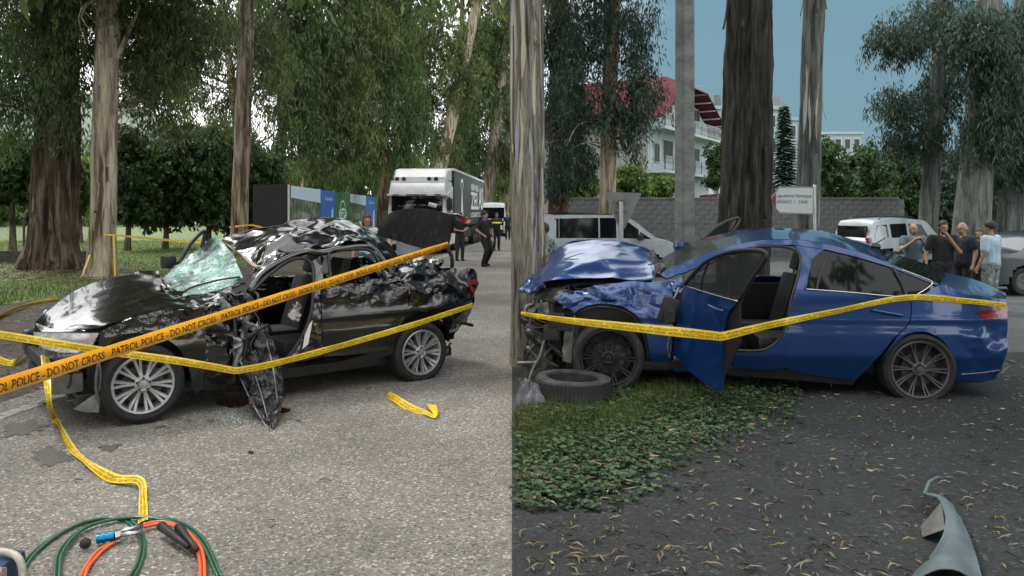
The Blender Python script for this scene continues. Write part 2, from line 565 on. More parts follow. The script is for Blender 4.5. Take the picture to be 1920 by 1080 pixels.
# ------------------------------------------------------------------ trees
def bark_mat(name, cols, seed=0.0, sc=1.0, bump=.8, streak=9.0):
    """peeling bark: long vertical strips of several colours over fine fibre"""
    m = mat(name, cols[0], .85, spec=.2)
    N, Lk = nodes_of(m); b = N['Principled BSDF']
    tc = N.new('ShaderNodeTexCoord'); mp = N.new('ShaderNodeMapping')
    mp.inputs['Scale'].default_value = (4.2 * sc, 4.2 * sc, .42 * sc); mp.inputs['Location'].default_value = (seed, seed * 2, seed * 3)
    Lk.new(tc.outputs['Object'], mp.inputs['Vector'])
    n1 = N.new('ShaderNodeTexNoise'); n1.inputs['Scale'].default_value = 1.5; n1.inputs['Detail'].default_value = 7
    n1.inputs['Roughness'].default_value = .6; n1.inputs['Distortion'].default_value = .5
    Lk.new(mp.outputs['Vector'], n1.inputs['Vector'])
    r = N.new('ShaderNodeValToRGB'); e = r.color_ramp.elements
    k = len(cols)
    e[0].position = .38; e[0].color = (*cols[0], 1); e[1].position = .62; e[1].color = (*cols[-1], 1)
    for i in range(1, k - 1):
        q = e.new(.38 + .24 * i / (k - 1)); q.color = (*cols[i], 1)
    Lk.new(n1.outputs['Fac'], r.inputs['Fac'])
    m2 = N.new('ShaderNodeMapping'); m2.inputs['Scale'].default_value = (streak * 3.2, streak * 3.2, streak * .22)
    Lk.new(tc.outputs['Object'], m2.inputs['Vector'])
    n2 = N.new('ShaderNodeTexNoise'); n2.inputs['Scale'].default_value = 1.0; n2.inputs['Detail'].default_value = 8
    n2.inputs['Roughness'].default_value = .7
    Lk.new(m2.outputs['Vector'], n2.inputs['Vector'])
    mr = N.new('ShaderNodeMapRange'); mr.inputs['From Min'].default_value = .3; mr.inputs['From Max'].default_value = .7
    mr.inputs['To Min'].default_value = .52; mr.inputs['To Max'].default_value = 1.28
    Lk.new(n2.outputs['Fac'], mr.inputs['Value'])
    vm = N.new('ShaderNodeVectorMath'); vm.operation = 'SCALE'
    Lk.new(r.outputs['Color'], vm.inputs[0]); Lk.new(mr.outputs[0], vm.inputs['Scale'])
    Lk.new(vm.outputs[0], b.inputs['Base Color'])
    ad = N.new('ShaderNodeMath'); ad.operation = 'ADD'
    Lk.new(n1.outputs['Fac'], ad.inputs[0]); Lk.new(n2.outputs['Fac'], ad.inputs[1])
    bp = N.new('ShaderNodeBump'); bp.inputs['Strength'].default_value = bump; bp.inputs['Distance'].default_value = .05
    Lk.new(ad.outputs[0], bp.inputs['Height']); Lk.new(bp.outputs['Normal'], b.inputs['Normal'])
    return m

B_BROWN = bark_mat('brown_fibrous_bark', [(.035, .022, .015), (.085, .058, .040), (.14, .105, .075), (.24, .19, .14)], 1)
B_CREAM = bark_mat('cream_peeling_bark', [(.13, .09, .06), (.36, .30, .22), (.56, .47, .33), (.62, .55, .43)], 5, .8)
B_TAN = bark_mat('tan_streaked_bark', [(.085, .06, .042), (.22, .17, .125), (.38, .31, .22), (.46, .40, .32)], 9)
B_RED = bark_mat('reddish_bark', [(.06, .03, .02), (.16, .085, .05), (.26, .17, .11)], 12)
B_GREY = bark_mat('grey_streaked_bark', [(.07, .062, .05), (.20, .195, .175), (.30, .29, .26), (.22, .18, .13), (.46, .43, .34)], 15, 2.2, 1.0, 9)
B_DARK = bark_mat('dark_rough_bark', [(.016, .017, .015), (.038, .038, .033), (.075, .074, .064)], 18, 2.0, 1.0, 7)
B_SLATE = bark_mat('grey_green_bark', [(.05, .058, .055), (.11, .12, .11), (.17, .18, .16)], 22)
L_EUC = leaf_mat('eucalyptus_leaves', (.016, .036, .010), (.165, .240, .078), .35, .55)
L_EUC2 = leaf_mat('eucalyptus_leaves_olive', (.026, .042, .012), (.21, .26, .088), .35, .6)
L_EUCD = leaf_mat('eucalyptus_leaves_blue', (.010, .022, .016), (.065, .105, .072), .3, .6)
L_BROAD = leaf_mat('broad_leaves_dark', (.010, .024, .008), (.075, .130, .040), .3, .7)
L_LIME = leaf_mat('broad_leaves_bright', (.030, .055, .012), (.17, .26, .06), .4, .7)
L_FIR = leaf_mat('fir_needles', (.012, .030, .022), (.045, .085, .060), .15, 1.5)

def leaf_cloud(ells, n, ln, wd, droop=1.0, seed=0, spray=26, spread=.55, up=None):
    """leaves grouped in hanging sprays through ellipsoids [(cx,cy,cz,rx,ry,rz,weight)]"""
    r = np.random.default_rng(seed)
    E = np.array([e[:6] for e in ells], float)
    w = np.array([e[6] if len(e) > 6 else e[3] * e[4] * e[5] for e in ells], float)
    ns = max(1, n // spray)
    idx = r.choice(len(E), ns, p=w / w.sum())
    d = r.normal(size=(ns, 3)); d /= np.linalg.norm(d, axis=1)[:, None]
    rad = r.random(ns) ** (1 / 2.2)
    C = E[idx, :3] + d * rad[:, None] * E[idx, 3:6]
    # each spray hangs: leaves strung along a drooping twig
    ang = r.uniform(0, 2 * np.pi, ns)
    dirh = np.column_stack([np.cos(ang), np.sin(ang), np.zeros(ns)])
    t = r.random((ns, spray))
    tw = spread * r.uniform(.6, 1.4, ns)
    pos = C[:, None, :] + dirh[:, None, :] * (t * tw[:, None])[..., None]
    pos[..., 2] -= droop * (t ** 1.6) * tw[:, None] * 1.2
    pos += r.normal(size=pos.shape) * spread * .16
    pos = pos.reshape(-1, 3); k = len(pos)
    dv = r.normal(size=(k, 3)) * .55
    dv[:, 2] -= droop * 1.25
    dv /= np.linalg.norm(dv, axis=1)[:, None]
    sd = np.cross(dv, r.normal(size=(k, 3))); sd /= np.linalg.norm(sd, axis=1)[:, None]
    l = (ln * r.uniform(.6, 1.35, k))[:, None]; ww = (wd * r.uniform(.7, 1.3, k))[:, None]
    a = pos; m = pos + dv * l * .42
    tip = pos + dv * l + np.cross(sd, dv) * l * r.uniform(-.18, .18, (k, 1))
    V = np.stack([a, m - sd * ww, tip, m + sd * ww], 1).reshape(-1, 3)
    Fc = np.arange(4 * k).reshape(-1, 4)
    return V, Fc, C, idx

def trunk_mesh(name, base, top, r0, r1, bow=(0, 0), flare=1.5, rough=.05, m=None, n=20, rings=26, seed=0, fl_h=.9, limbs=(), plates=0.0):
    if plates: n, rings = 76, 96
    b = MB()
    base = Vector(base); top = Vector(top)
    V = []; Fc = []
    for i in range(rings + 1):
        t = i / rings
        t = t ** 1.25
        p = base.lerp(top, t) + Vector((bow[0], bow[1], 0)) * math.sin(math.pi * t)
        hgt = (p - base).length
        r = r0 + (r1 - r0) * t
        for j in range(n):
            a = 2 * math.pi * j / n
            fl = (flare - 1) * math.exp(-hgt / (fl_h * .45)) * (1 + .45 * math.sin(a * 3 + seed) + .3 * math.sin(a * 5 + seed * 2))
            q = 1 + fl + rough * 2.0 * fbm((math.cos(a) * 1.6 + seed, math.sin(a) * 1.6, hgt * .35), 1.3, 4) + rough * .8 * fbm((math.cos(a) * 5 + seed, math.sin(a) * 5, hgt * .7), 1.0, 3)
            if plates:
                w1 = mnoise.noise(Vector((math.cos(a) * 5 + seed, math.sin(a) * 5, hgt * 1.1)))
                w2 = mnoise.noise(Vector((math.cos(a) * 13 + seed, math.sin(a) * 13, hgt * 3.0 + 5)))
                q += plates * (abs(w1) * 1.6 - .5 + abs(w2) * .9)
            V.append(p + Vector((math.cos(a), math.sin(a), 0)) * r * q)
    for i in range(rings):
        for j in range(n):
            Fc.append((i * n + j, i * n + (j + 1) % n, (i + 1) * n + (j + 1) % n, (i + 1) * n + j))
    Fc.append(tuple(rings * n + j for j in range(n)))
    b.add(V, Fc)
    for (pts, rr) in limbs:
        b.tube(resample([tuple(q) for q in pts], 10).tolist(), list(np.linspace(rr, rr * .35, 10)), 8)
    return b.mesh(name, m, True)

PATCHM = [nmat('fresh_cream_bark', [(.34, .31, .22), (.46, .43, .33)], 3, 5, .8, stretch=(3, 3, .5)), nmat('smooth_grey_bark', [(.22, .23, .23), (.31, .32, .31)], 3, 5, .8, stretch=(3, 3, .5)), nmat('old_brown_bark', [(.075, .06, .045), (.14, .115, .09)], 5, 6, .9, stretch=(4, 4, .4))]
TREES = 0
def tree(name, base, top, r0, r1, bark, label, cat='tree', group=None, crown=None, leafm=None, nleaf=8000, leaf=(.17, .018),
         flare=1.4, bow=(0, 0), rough=.05, limbs=(), seed=None, upper=None, plates=0.0, patches=0, droop=1.0, spray=26, spread=.55, fl_h=.9, n=20, strips=0):
    global TREES
    TREES += 1
    seed = TREES * 3.7 if seed is None else seed
    root = empty(name, base, 0, label, cat, group)
    B = Vector(base)
    loc = lambda p: tuple(Vector(p) - B)
    me = trunk_mesh('trunk', (0, 0, -.12), loc(top), r0, r1, bow, flare, rough, bark, n=n, seed=seed, fl_h=fl_h, plates=plates,
                    limbs=[([loc(q) for q in pts], rr) for pts, rr in limbs])
    tr = link('trunk', me, root)
    rs_ = random.Random(int(seed * 31))
    for q in range(strips):          # loose strips of bark, curling off the trunk
        tv = Vector(loc(top)); a = rs_.uniform(math.pi, 2 * math.pi); z0 = rs_.uniform(.8, min(tv.z, 8.5)); ln = rs_.uniform(.25, .9) * (1 + r0)
        rz_ = lambda z: (r0 + (r1 - r0) * max(0, z) / tv.z) * (1 + plates * .8)
        wd_ = rs_.uniform(.012, .03) * (1 + r0); out = rs_.uniform(.01, .12)
        A_ = []
        for i in range(8):
            t = i / 7; z = z0 - ln * t
            c = tv * (z / tv.z); rr_ = rz_(z) + .004 + out * t * t
            A_.append([tuple(c + Vector((math.cos(a + k * wd_ / rz_(z)), math.sin(a + k * wd_ / rz_(z)), 0)) * (rr_ + .01 * (1 - k * k) * 0)) for k in (-1, 0, 1)])
        link('bark_strip', MB().grid(np.array(A_), .004).mesh('bark_strip', B_TAN if (q % 3 == 0 and B.x < -5) else bark, True), root)
    for q in range(patches):         # long smooth slips where the old bark has come away
        tv = Vector(loc(top)); a = -math.pi / 2 + rs_.uniform(-1.25, 1.25); z0 = rs_.uniform(.5, min(tv.z, 7.5)); ln = rs_.uniform(.5, 1.9)
        wd_ = rs_.uniform(.03, .085) * r0 ** .5; A_ = []
        for i in range(14):
            t = i / 13; z = z0 + ln * t; c = tv * (z / tv.z); rr_ = (r0 + (r1 - r0) * z / tv.z) * (1.0 + rough * .6 + plates * .35)
            ww = wd_ * (math.sin(math.pi * min(1, t * .96 + .03)) ** .7) * (1 + .35 * math.sin(t * 9 + q)); a2 = a + .10 * math.sin(t * 4 + q)
            A_.append([tuple(c + Vector((math.cos(a2 + k * ww / rr_), math.sin(a2 + k * ww / rr_), 0)) * (rr_ + (.003 if abs(k) < 1 else -.012))) for k in (-1, -.6, 0, .6, 1)])
        link('bark_patch', MB().grid(np.array(A_)).mesh('bark_patch', PATCHM[q % 3], True), root)
    if crown:
        ells = [(e[0] - B.x, e[1] - B.y, e[2] - B.z, *e[3:]) for e in crown]
        V, Fc, C, idx = leaf_cloud(ells, nleaf, leaf[0], leaf[1], droop, int(seed * 10), spray, spread)
        link('crown', big_mesh('crown', V, Fc, leafm), root)
        # twigs and boughs that carry the sprays
        tv = Vector(loc(top)); r = random.Random(int(seed * 10))
        for e in ells:
            c = Vector(e[:3])
            for q in range(3):
                a = c + Vector((r.uniform(-.7, .7) * e[3], r.uniform(-.7, .7) * e[4], r.uniform(-.7, .5) * e[5]))
                tt = min(.98, max(.12, (c.z + e[5] * r.uniform(-.6, .3)) / max(tv.z, .1)))
                s = tv * tt
                mid = (s + a) / 2 + Vector((0, 0, r.uniform(.1, .5)))
                dd = (a - s).length
                if dd > 14: continue
                b = MB().tube(resample([s, mid, a, a + Vector((r.uniform(-.6, .6), r.uniform(-.6, .6), -r.uniform(.3, 1.0)))], 9).tolist(),
                       list(np.linspace(max(.02, .012 * dd + r0 * .05), .006, 9)), 5)
                link('limb', b.mesh('limb', bark, True), root)
    if upper:
        h0, h1, rad, nn = upper
        tv = Vector(loc(top)); r = random.Random(int(seed * 7))
        ells = []
        for k in range(7):
            z = h0 + (h1 - h0) * (k + .5) / 7
            c = tv * (z / max(tv.z, 1))
            ells.append((c.x + r.uniform(-.5, .5) * rad, c.y + r.uniform(-.5, .5) * rad, z, rad, rad, (h1 - h0) / 7))
        V, Fc, C, idx = leaf_cloud(ells, nn, .75, .13, droop, int(seed * 10) + 1, 16, 1.0)
        link('upper_crown', big_mesh('upper_crown', V, Fc, leafm), root)
        link('upper_trunk', MB().tube([tv * .98, tv * (h1 / max(tv.z, 1)) * .95], [r1, r1 * .25], 10).mesh('upper_trunk', bark, True), root)
    return root

def E(px, py, Y, rpx, rpy, ry=None, w=None):
    """crown lobe seen at a photo pixel, Y metres away"""
    c = P(px, py, Y)
    rx = rpx / F * Y; rz = rpy / F * Y
    e = [c.x, c.y, c.z, rx, ry if ry else max(rx, 1.0), rz]
    if w: e.append(w)
    return tuple(e)

def base_at(px, Y):
    X = (px - CX) / F * Y
    return (X, Y, float(gz(X, Y)))
def at(px, py, Y): return tuple(P(px, py, Y))
gE = 'eucalyptus trees left of the road'

# --- left foreground pair
tree('eucalyptus_tree', base_at(100, 23.5), at(118, -260, 23.5), .62, .48, B_BROWN,
     'broad brown-barked eucalyptus with mossy flared base at far left', group=gE, flare=1.55, rough=.08, fl_h=1.6, n=28, plates=.05, strips=8,
     crown=[E(60, 60, 22.5, 110, 120), E(120, 130, 21.5, 75, 80), E(20, 200, 23, 60, 90), E(170, 40, 22, 60, 60), E(95, 215, 21.8, 50, 40), E(290, 20, 22, 100, 60),
            E(100, -110, 22, 200, 90), E(30, 40, 24, 90, 90), E(140, 90, 24.5, 70, 90), E(60, 150, 24, 80, 60)],
     leafm=L_EUC, nleaf=44000, leaf=(.20, .018), upper=(10, 26, 4.5, 7000))
tree('eucalyptus_tree', base_at(190, 21), at(208, -200, 21), .345, .25, B_CREAM,
     'cream peeling eucalyptus with barrier tape tied round its foot', group=gE, flare=1.3, rough=.06, n=24, plates=.03, strips=8, patches=14,
     crown=[E(300, 120, 22, 80, 70), E(350, 60, 22, 90, 70), E(250, 190, 22, 40, 45), E(140, 20, 20.5, 40, 30), E(310, 215, 23, 50, 40), E(240, -110, 20, 220, 80), E(330, 30, 24, 110, 70), E(270, 90, 25, 70, 80)],
     leafm=L_EUC2, nleaf=34000, leaf=(.20, .018), upper=(9, 24, 4.0, 6000),
     limbs=[([at(205, 130, 21), at(228, 90, 21), at(262, 10, 20.8)], .10), ([at(208, 235, 21), at(240, 205, 21), at(275, 212, 21.2)], .05)])
tree('eucalyptus_tree', base_at(447, 31), at(470, -220, 31), .33, .27, B_TAN,
     'tan streaked eucalyptus with a peeled pale upper trunk behind the black car roof', group=gE, flare=1.35, rough=.05,
     crown=[E(400, 60, 31, 90, 80), E(500, 90, 32, 70, 80), E(430, 180, 32, 60, 60), E(520, 170, 31, 45, 70), E(380, 190, 31.5, 50, 70), E(450, -110, 31, 200, 80)],
     leafm=L_EUC2, nleaf=26000, leaf=(.24, .022), upper=(13, 30, 4.5, 6000))
# --- mid row along the hoarding
mids = [
    (520, 44, 540, -40, .30, B_TAN, 'slim tan eucalyptus behind the dark end of the hoarding', [(530, 120, 70, 90), (560, 230, 50, 70), (500, 40, 70, 60), (590, 60, 60, 70)], L_EUC),
    (556, 47, 640, -60, .30, B_CREAM, 'pale slim eucalyptus leaning right above the hoarding corner', [(620, 120, 70, 90), (650, 230, 55, 60), (600, 280, 40, 50), (680, 40, 70, 60)], L_EUC2),
    (714, 52, 735, -40, .34, B_RED, 'red-brown eucalyptus standing just left of the truck cab', [(720, 120, 70, 90), (760, 230, 50, 60), (690, 260, 40, 60), (700, 30, 80, 60)], L_EUC),
    (798, 64, 905, -40, .62, B_CREAM, 'pale eucalyptus leaning right above the truck cab', [(800, 60, 70, 70), (860, 140, 50, 60), (780, 200, 40, 60), (830, 260, 30, 40)], L_EUC2),
    (905, 72, 955, 20, .62, B_TAN, 'tan eucalyptus leaning right just behind the grey trailer', [(910, 150, 40, 70), (930, 60, 60, 60), (890, 260, 35, 50), (945, 280, 20, 50)], L_EUC),
    (942, 84, 975, -20, .60, B_TAN, 'farthest tan eucalyptus by the white minibus', [(950, 180, 35, 80), (900, 90, 50, 60), (940, 330, 25, 40)], L_EUC2),
    (600, 62, 600, -40, .40, B_BROWN, 'brown eucalyptus deep behind the middle of the hoarding', [(600, 170, 60, 70), (560, 100, 50, 60), (640, 300, 50, 40), (570, 310, 40, 40)], L_EUC),
    (668, 66, 662, -40, .40, B_BROWN, 'dark eucalyptus deep behind the green logo panel', [(680, 180, 60, 70), (670, 90, 60, 60), (680, 300, 40, 50)], L_EUC),
    (760, 74, 770, -40, .40, B_BROWN, 'dark eucalyptus rising straight behind the truck roof', [(770, 160, 50, 80), (750, 80, 50, 60), (745, 290, 30, 40)], L_EUC),
    (855, 92, 868, -30, .42, B_BROWN, 'thin dark eucalyptus far behind the trailer', [(870, 210, 30, 70), (850, 280, 35, 50), (880, 320, 30, 30)], L_EUC),
    (470, 40, 410, -60, .26, B_TAN, 'thin tan eucalyptus leaning left behind the dark hedge', [(420, 260, 60, 60), (340, 270, 55, 60), (470, 300, 40, 40), (300, 130, 60, 60)], L_EUC),
]
for (bx, Y, tx, ty, r0, bk, lab, lobes, lm) in mids:
    tree('eucalyptus_tree', base_at(bx, Y), at(tx, ty, Y), r0, r0 * .6, bk, lab, group=gE,
         crown=[E(a, b_, Y - .5 + .3 * i, c * 1.1, d * 1.05, w=c * d) for i, (a, b_, c, d) in enumerate(lobes)],
         leafm=lm, nleaf=21000, leaf=(.30 + Y * .0022, .022 + Y * .00030), spread=.9, n=14, upper=(4 + Y * .24, 16 + Y * .27, 4.5, 2600))
# --- dark broad-leaved hedge trees behind the lawn
gH = 'broad-leaved trees behind the lawn'
for (bx, Y, lobes, lab) in [
    (238, 36, [(250, 330, 45, 60), (235, 270, 40, 40), (270, 390, 40, 30)], 'dark broad-leaved tree just right of the cream eucalyptus'),
    (310, 38, [(320, 320, 50, 60), (345, 380, 45, 40), (300, 400, 40, 25)], 'dark leafy tree at the middle of the lawn edge'),
    (392, 38, [(390, 330, 40, 60), (410, 390, 40, 40), (365, 270, 50, 40)], 'dark leafy tree left of the tan eucalyptus'),
    (490, 40, [(478, 390, 20, 35), (490, 320, 35, 35)], 'dark leafy shrub against the black hoarding end'),
    (25, 34, [(20, 290, 55, 50), (50, 340, 40, 35), (5, 350, 30, 30)], 'leafy tree above the chain-link fence at far left'),
    (150, 46, [(150, 330, 28, 45), (140, 370, 22, 25)], 'bright leafy sapling seen between the two left trunks')]:
    b = base_at(bx, Y)
    tree('broadleaf_tree', b, at(lobes[0][0], lobes[0][1] - 30, Y), .14, .05, B_BROWN, lab, group=gH,
         crown=[E(a, b_, Y + .2 * i, c, d, 1.6) for i, (a, b_, c, d) in enumerate(lobes)],
         leafm=L_LIME if 'bright' in lab else L_BROAD, nleaf=7000, leaf=(.26, .085), droop=.5, n=10, spread=.5)

for (x, y, lab) in [(-24, 24, 'unseen leafy tree added outside the left edge by the fence'), (-29, 31, 'farther unseen leafy tree added outside the left edge'), (-21, 18.5, 'nearest unseen leafy tree added outside the left edge')]:  # out-of-view trees, added to cut the sky glare on the black hood
    tree('broadleaf_tree', (x, y, 0), (x, y, 5), .16, .06, B_BROWN, lab, group=gH, crown=[(x, y, 3.2, 3.0, 2.6, 2.2), (x + 1, y, 6.2, 2.6, 2.4, 2.0)], leafm=L_BROAD, nleaf=3600, leaf=(.5, .18), droop=.5, n=8, spread=.7)

# --- right side
gR = 'eucalyptus trees right of the road'
tree('eucalyptus_tree', (.185, 8.9, 0), (.165, 9.0, 6.6), .192, .185, B_GREY,
     'grey streaked eucalyptus trunk the blue car has struck', group=gR, flare=1.25, rough=.05, n=40, fl_h=.6, plates=.03, strips=6, patches=26,
     crown=[(.6, 9.6, 9.2, 2.6, 2.4, 1.6), (2.6, 9.0, 9.8, 2.4, 2.2, 1.6), (1.4, 7.2, 9.8, 2.2, 2.0, 1.4)], leafm=L_EUCD, nleaf=9000, upper=(8, 20, 3.0, 2500))
tree('eucalyptus_tree', base_at(1393, 13.4), at(1410, -260, 13.4), .445, .34, B_DARK,
     'massive dark rough-barked trunk behind the blue car roof', group=gR, flare=1.12, rough=.07, n=44, plates=.075, strips=9,
     crown=[(4.2, 13, 9.6, 3.2, 2.6, 1.5), (6.5, 11.5, 10, 3, 2.8, 1.5), (4.6, 10.2, 10.4, 3, 2.4, 1.5)], leafm=L_EUCD, nleaf=12000, upper=(10, 24, 3.6, 3500))
tree('eucalyptus_tree', base_at(1508, 19.5), at(1533, -160, 19.5), .30, .22, B_SLATE,
     'slender grey trunk leaning right beside the lane name sign', group=gR, flare=1.15, rough=.06, n=20, plates=.05, strips=8, patches=8,
     crown=[(8.0, 18, 11.0, 3.4, 2.6, 1.6), (10.5, 15, 11, 3.0, 2.8, 1.6)], leafm=L_EUCD, nleaf=8000)
tree('eucalyptus_tree', base_at(1136, 27), at(1150, -120, 27), .29, .25, B_CREAM,
     'pale smooth eucalyptus behind the triangular sign', group=gR, flare=1.2, rough=.04,
     crown=[E(1130, 40, 26.5, 80, 70), E(1184, 110, 26.5, 48, 60), E(1158, 195, 26.3, 60, 55), E(1205, 165, 26.4, 34, 40), E(1228, 168, 26.4, 20, 34), E(1080, 130, 26.5, 60, 80), E(1200, 205, 26.5, 24, 36), E(1182, 262, 26.3, 26, 24), E(1205, 30, 26.5, 25, 40),
            E(1060, 250, 26.5, 40, 60), E(1130, -90, 26, 150, 70)],
     leafm=L_EUCD, nleaf=30000, leaf=(.22, .021))
tree('eucalyptus_tree', base_at(1045, 29.5), at(1050, -120, 29.5), .40, .32, B_RED,
     'dark red-brown trunk just right of the struck eucalyptus', group=gR, flare=1.2,
     crown=[E(1050, 60, 29, 50, 90), E(1060, 200, 29, 45, 70), E(1080, 290, 29, 45, 40), E(1040, 330, 28.8, 25, 30)],
     leafm=L_EUCD, nleaf=15000, leaf=(.24, .022))
rights = [
    (1735, 30, 1772, -60, .38, B_SLATE, 'grey leaning trunk behind the white estate car', [(1690, 60, 60, 50), (1690, 190, 55, 45), (1760, 30, 60, 60), (1720, 250, 60, 40), (1770, 160, 40, 60)]),
    (1815, 27, 1862, -100, .62, B_SLATE, 'broad pale trunk behind the two men in dark shirts', [(1830, 60, 60, 60), (1870, 160, 50, 70), (1850, 250, 40, 60)]),
    (1890, 29, 1925, -80, .50, B_SLATE, 'rightmost grey trunk at the edge of the lane', [(1910, 60, 50, 70), (1900, 200, 40, 70), (1905, 310, 30, 50)]),
]
for (bx, Y, tx, ty, r0, bk, lab, lobes) in rights:
    tree('eucalyptus_tree', base_at(bx, Y), at(tx, ty, Y), r0, r0 * .6, bk, lab, group=gR,
         crown=[E(a, b_, Y - 1 + .3 * i, c, d, w=c * d) for i, (a, b_, c, d) in enumerate(lobes)],
         leafm=L_EUCD, nleaf=16000, leaf=(.24, .022), n=16)
# bushy trees behind the block wall
gB = 'bushy trees behind the block wall'
for (bx, Y, lobes, lab) in [
    (1560, 38, [(1560, 330, 35, 50), (1545, 280, 25, 30), (1580, 370, 30, 20)], 'bushy green tree right of the sign post'),
    (1630, 40, [(1630, 330, 45, 50), (1610, 290, 30, 30), (1650, 370, 40, 20)], 'bushy green tree above the white estate car'),
    (1700, 42, [(1700, 330, 45, 60), (1680, 370, 40, 20)], 'bushy green tree beside the grey leaning trunk'),
    (1790, 44, [(1790, 320, 45, 70), (1850, 330, 40, 60), (1780, 370, 40, 25)], 'bushy green tree between the two broad pale trunks'),
    (1095, 35, [(1090, 340, 30, 28), (1075, 360, 25, 20)], 'bright leafy bush behind the red-brown trunk'),
    (1180, 36, [(1180, 335, 24, 30), (1195, 350, 18, 15)], 'bright leafy bush behind the pale smooth eucalyptus'),
    (1242, 40, [(1243, 345, 22, 16), (1232, 352, 12, 9)], 'small round tree in front of the white house'),
    (1345, 60, [(1345, 300, 22, 40), (1340, 335, 18, 18)], 'green tree right of the white house')]:
    tree('broadleaf_tree', base_at(bx, Y), at(lobes[0][0], lobes[0][1], Y), .10, .04, B_SLATE, lab, group=gB,
         crown=[E(a, b_, Y + .2 * i, c, d, 1.2, w=c * d) for i, (a, b_, c, d) in enumerate(lobes)],
         leafm=L_LIME if ('bright' in lab or 'small round' in lab) else L_EUCD if 'between' in lab else L_BROAD, nleaf=4500, leaf=(.22, .07), droop=.4, n=8, spread=.4)

# fir tree
def fir(px, Y, top_y, label):
    b = Vector(base_at(px, Y)); top = P(px, top_y, Y); h = top.z - b.z
    root = empty('fir_tree', b, 0, label, 'tree')
    t = MB().tube([(0, 0, 0), (0, 0, h * .98)], [.16, .02], 8); t.build('trunk', B_DARK, root, True)
    r = np.random.default_rng(5); Vs = []
    nb = 300
    for k in range(nb):
        f = (k + .5) / nb; z = h * (.12 + .87 * f)
        L_ = (1 - f) * h * .21 + .12
        a = k * 2.399 + r.uniform(-.3, .3)
        L_ *= r.uniform(.75, 1.1)
        for s in np.linspace(.12, 1, 16):
            for q in (-1, 1):
                p = np.array([math.cos(a) * L_ * s, math.sin(a) * L_ * s, z - .35 * L_ * s + .18 * L_ * s * s])
                dv = np.array([math.cos(a + q * .8), math.sin(a + q * .8), -.25]) * (.34 * (1.1 - s) + .10)
                sd = np.array([-math.sin(a + q * .8), math.cos(a + q * .8), r.uniform(-.6, .6)]) * .045
                Vs += [p, p + dv * .5 - sd, p + dv, p + dv * .5 + sd]
    link('crown', big_mesh('crown', np.array(Vs), np.arange(len(Vs)).reshape(-1, 4), L_FIR), root)
fir(1470, 44, 195, 'pointed dark fir tree behind the lane name sign')

# --- avenue carried on out of view, added to darken reflections in paint and glass
gA = 'unseen eucalyptus trees added to darken reflections'
for (x, y, lab) in [(-13, -3, 'unseen tall eucalyptus added left of the viewpoint'), (-9, -11, 'unseen tall eucalyptus added behind the viewpoint, left row, nearest'), (-12, -19, 'unseen tall eucalyptus added behind the viewpoint, left row, farthest'),
                    (6.5, -8, 'unseen tall eucalyptus added behind the viewpoint, right row, nearest'), (10, -16, 'unseen tall eucalyptus added behind the viewpoint, right row, farthest'), (13.5, -2, 'unseen tall eucalyptus added right of the viewpoint'), (-15, 10.5, 'unseen tall eucalyptus added left of the frame level with the black car'), (-18, 4.5, 'unseen tall eucalyptus added left of the frame ahead of the black car'), (-22, 15, 'unseen tall eucalyptus added left of the frame by the lawn'), (-1.5, -24, 'unseen tall eucalyptus added at the far end behind the viewpoint')]:
    tree('eucalyptus_tree', (x, y, -.02), (x + .4, y, 14), .42, .3, B_BROWN, lab, group=gA, leafm=L_EUC, n=12,
         crown=[(x, y, 3.4, 3.4, 2.6, 1.9), (x + .6, y - 1, 6.5, 3.4, 3.0, 2.4)], nleaf=3200, leaf=(.6, .12), spread=1.0, upper=(7, 22, 4.0, 3000))

# --- far wood closing the view on the left
def far_wood():
    r = np.random.default_rng(77)
    ells = []
    for k in range(76):
        px = -900 + 1880 * k / 75; Y = 100 + 26 * r.random() + max(0, (px - 700)) * .12
        for j in range(3):
            ells.append(E(px + r.uniform(-15, 15), 392 - 48 * j * r.uniform(.6, 1.15), Y, 34, 34, 4.0, 1.0))
    V, Fc, C, idx = leaf_cloud(ells, 90000, 1.0, .22, .8, 5, 24, 1.6)
    o = link('far_wood', big_mesh('far_wood', V, Fc, L_EUC), label='distant mass of trees closing the view behind the left row', cat='wood', kind='stuff')
far_wood()
def right_wood():
    r = np.random.default_rng(78)
    ells = []
    for k in range(12):
        px = 1000 + 20 * k
        ells.append(E(px, 385, 80, 24, 22, 3, 1.0))
    for k in range(16):
        px = 1640 + 20 * k
        for j in range(2): ells.append(E(px, 380 - 60 * j, 50, 22, 45, 3, 1.0))
    V, Fc, C, idx = leaf_cloud(ells, 26000, .55, .16, .7, 6, 24, 1.0)
    link('far_wood', big_mesh('far_wood', V, Fc, L_EUCD), label='distant greenery behind the block wall and the right-hand trunks', cat='wood', kind='stuff')
right_wood()

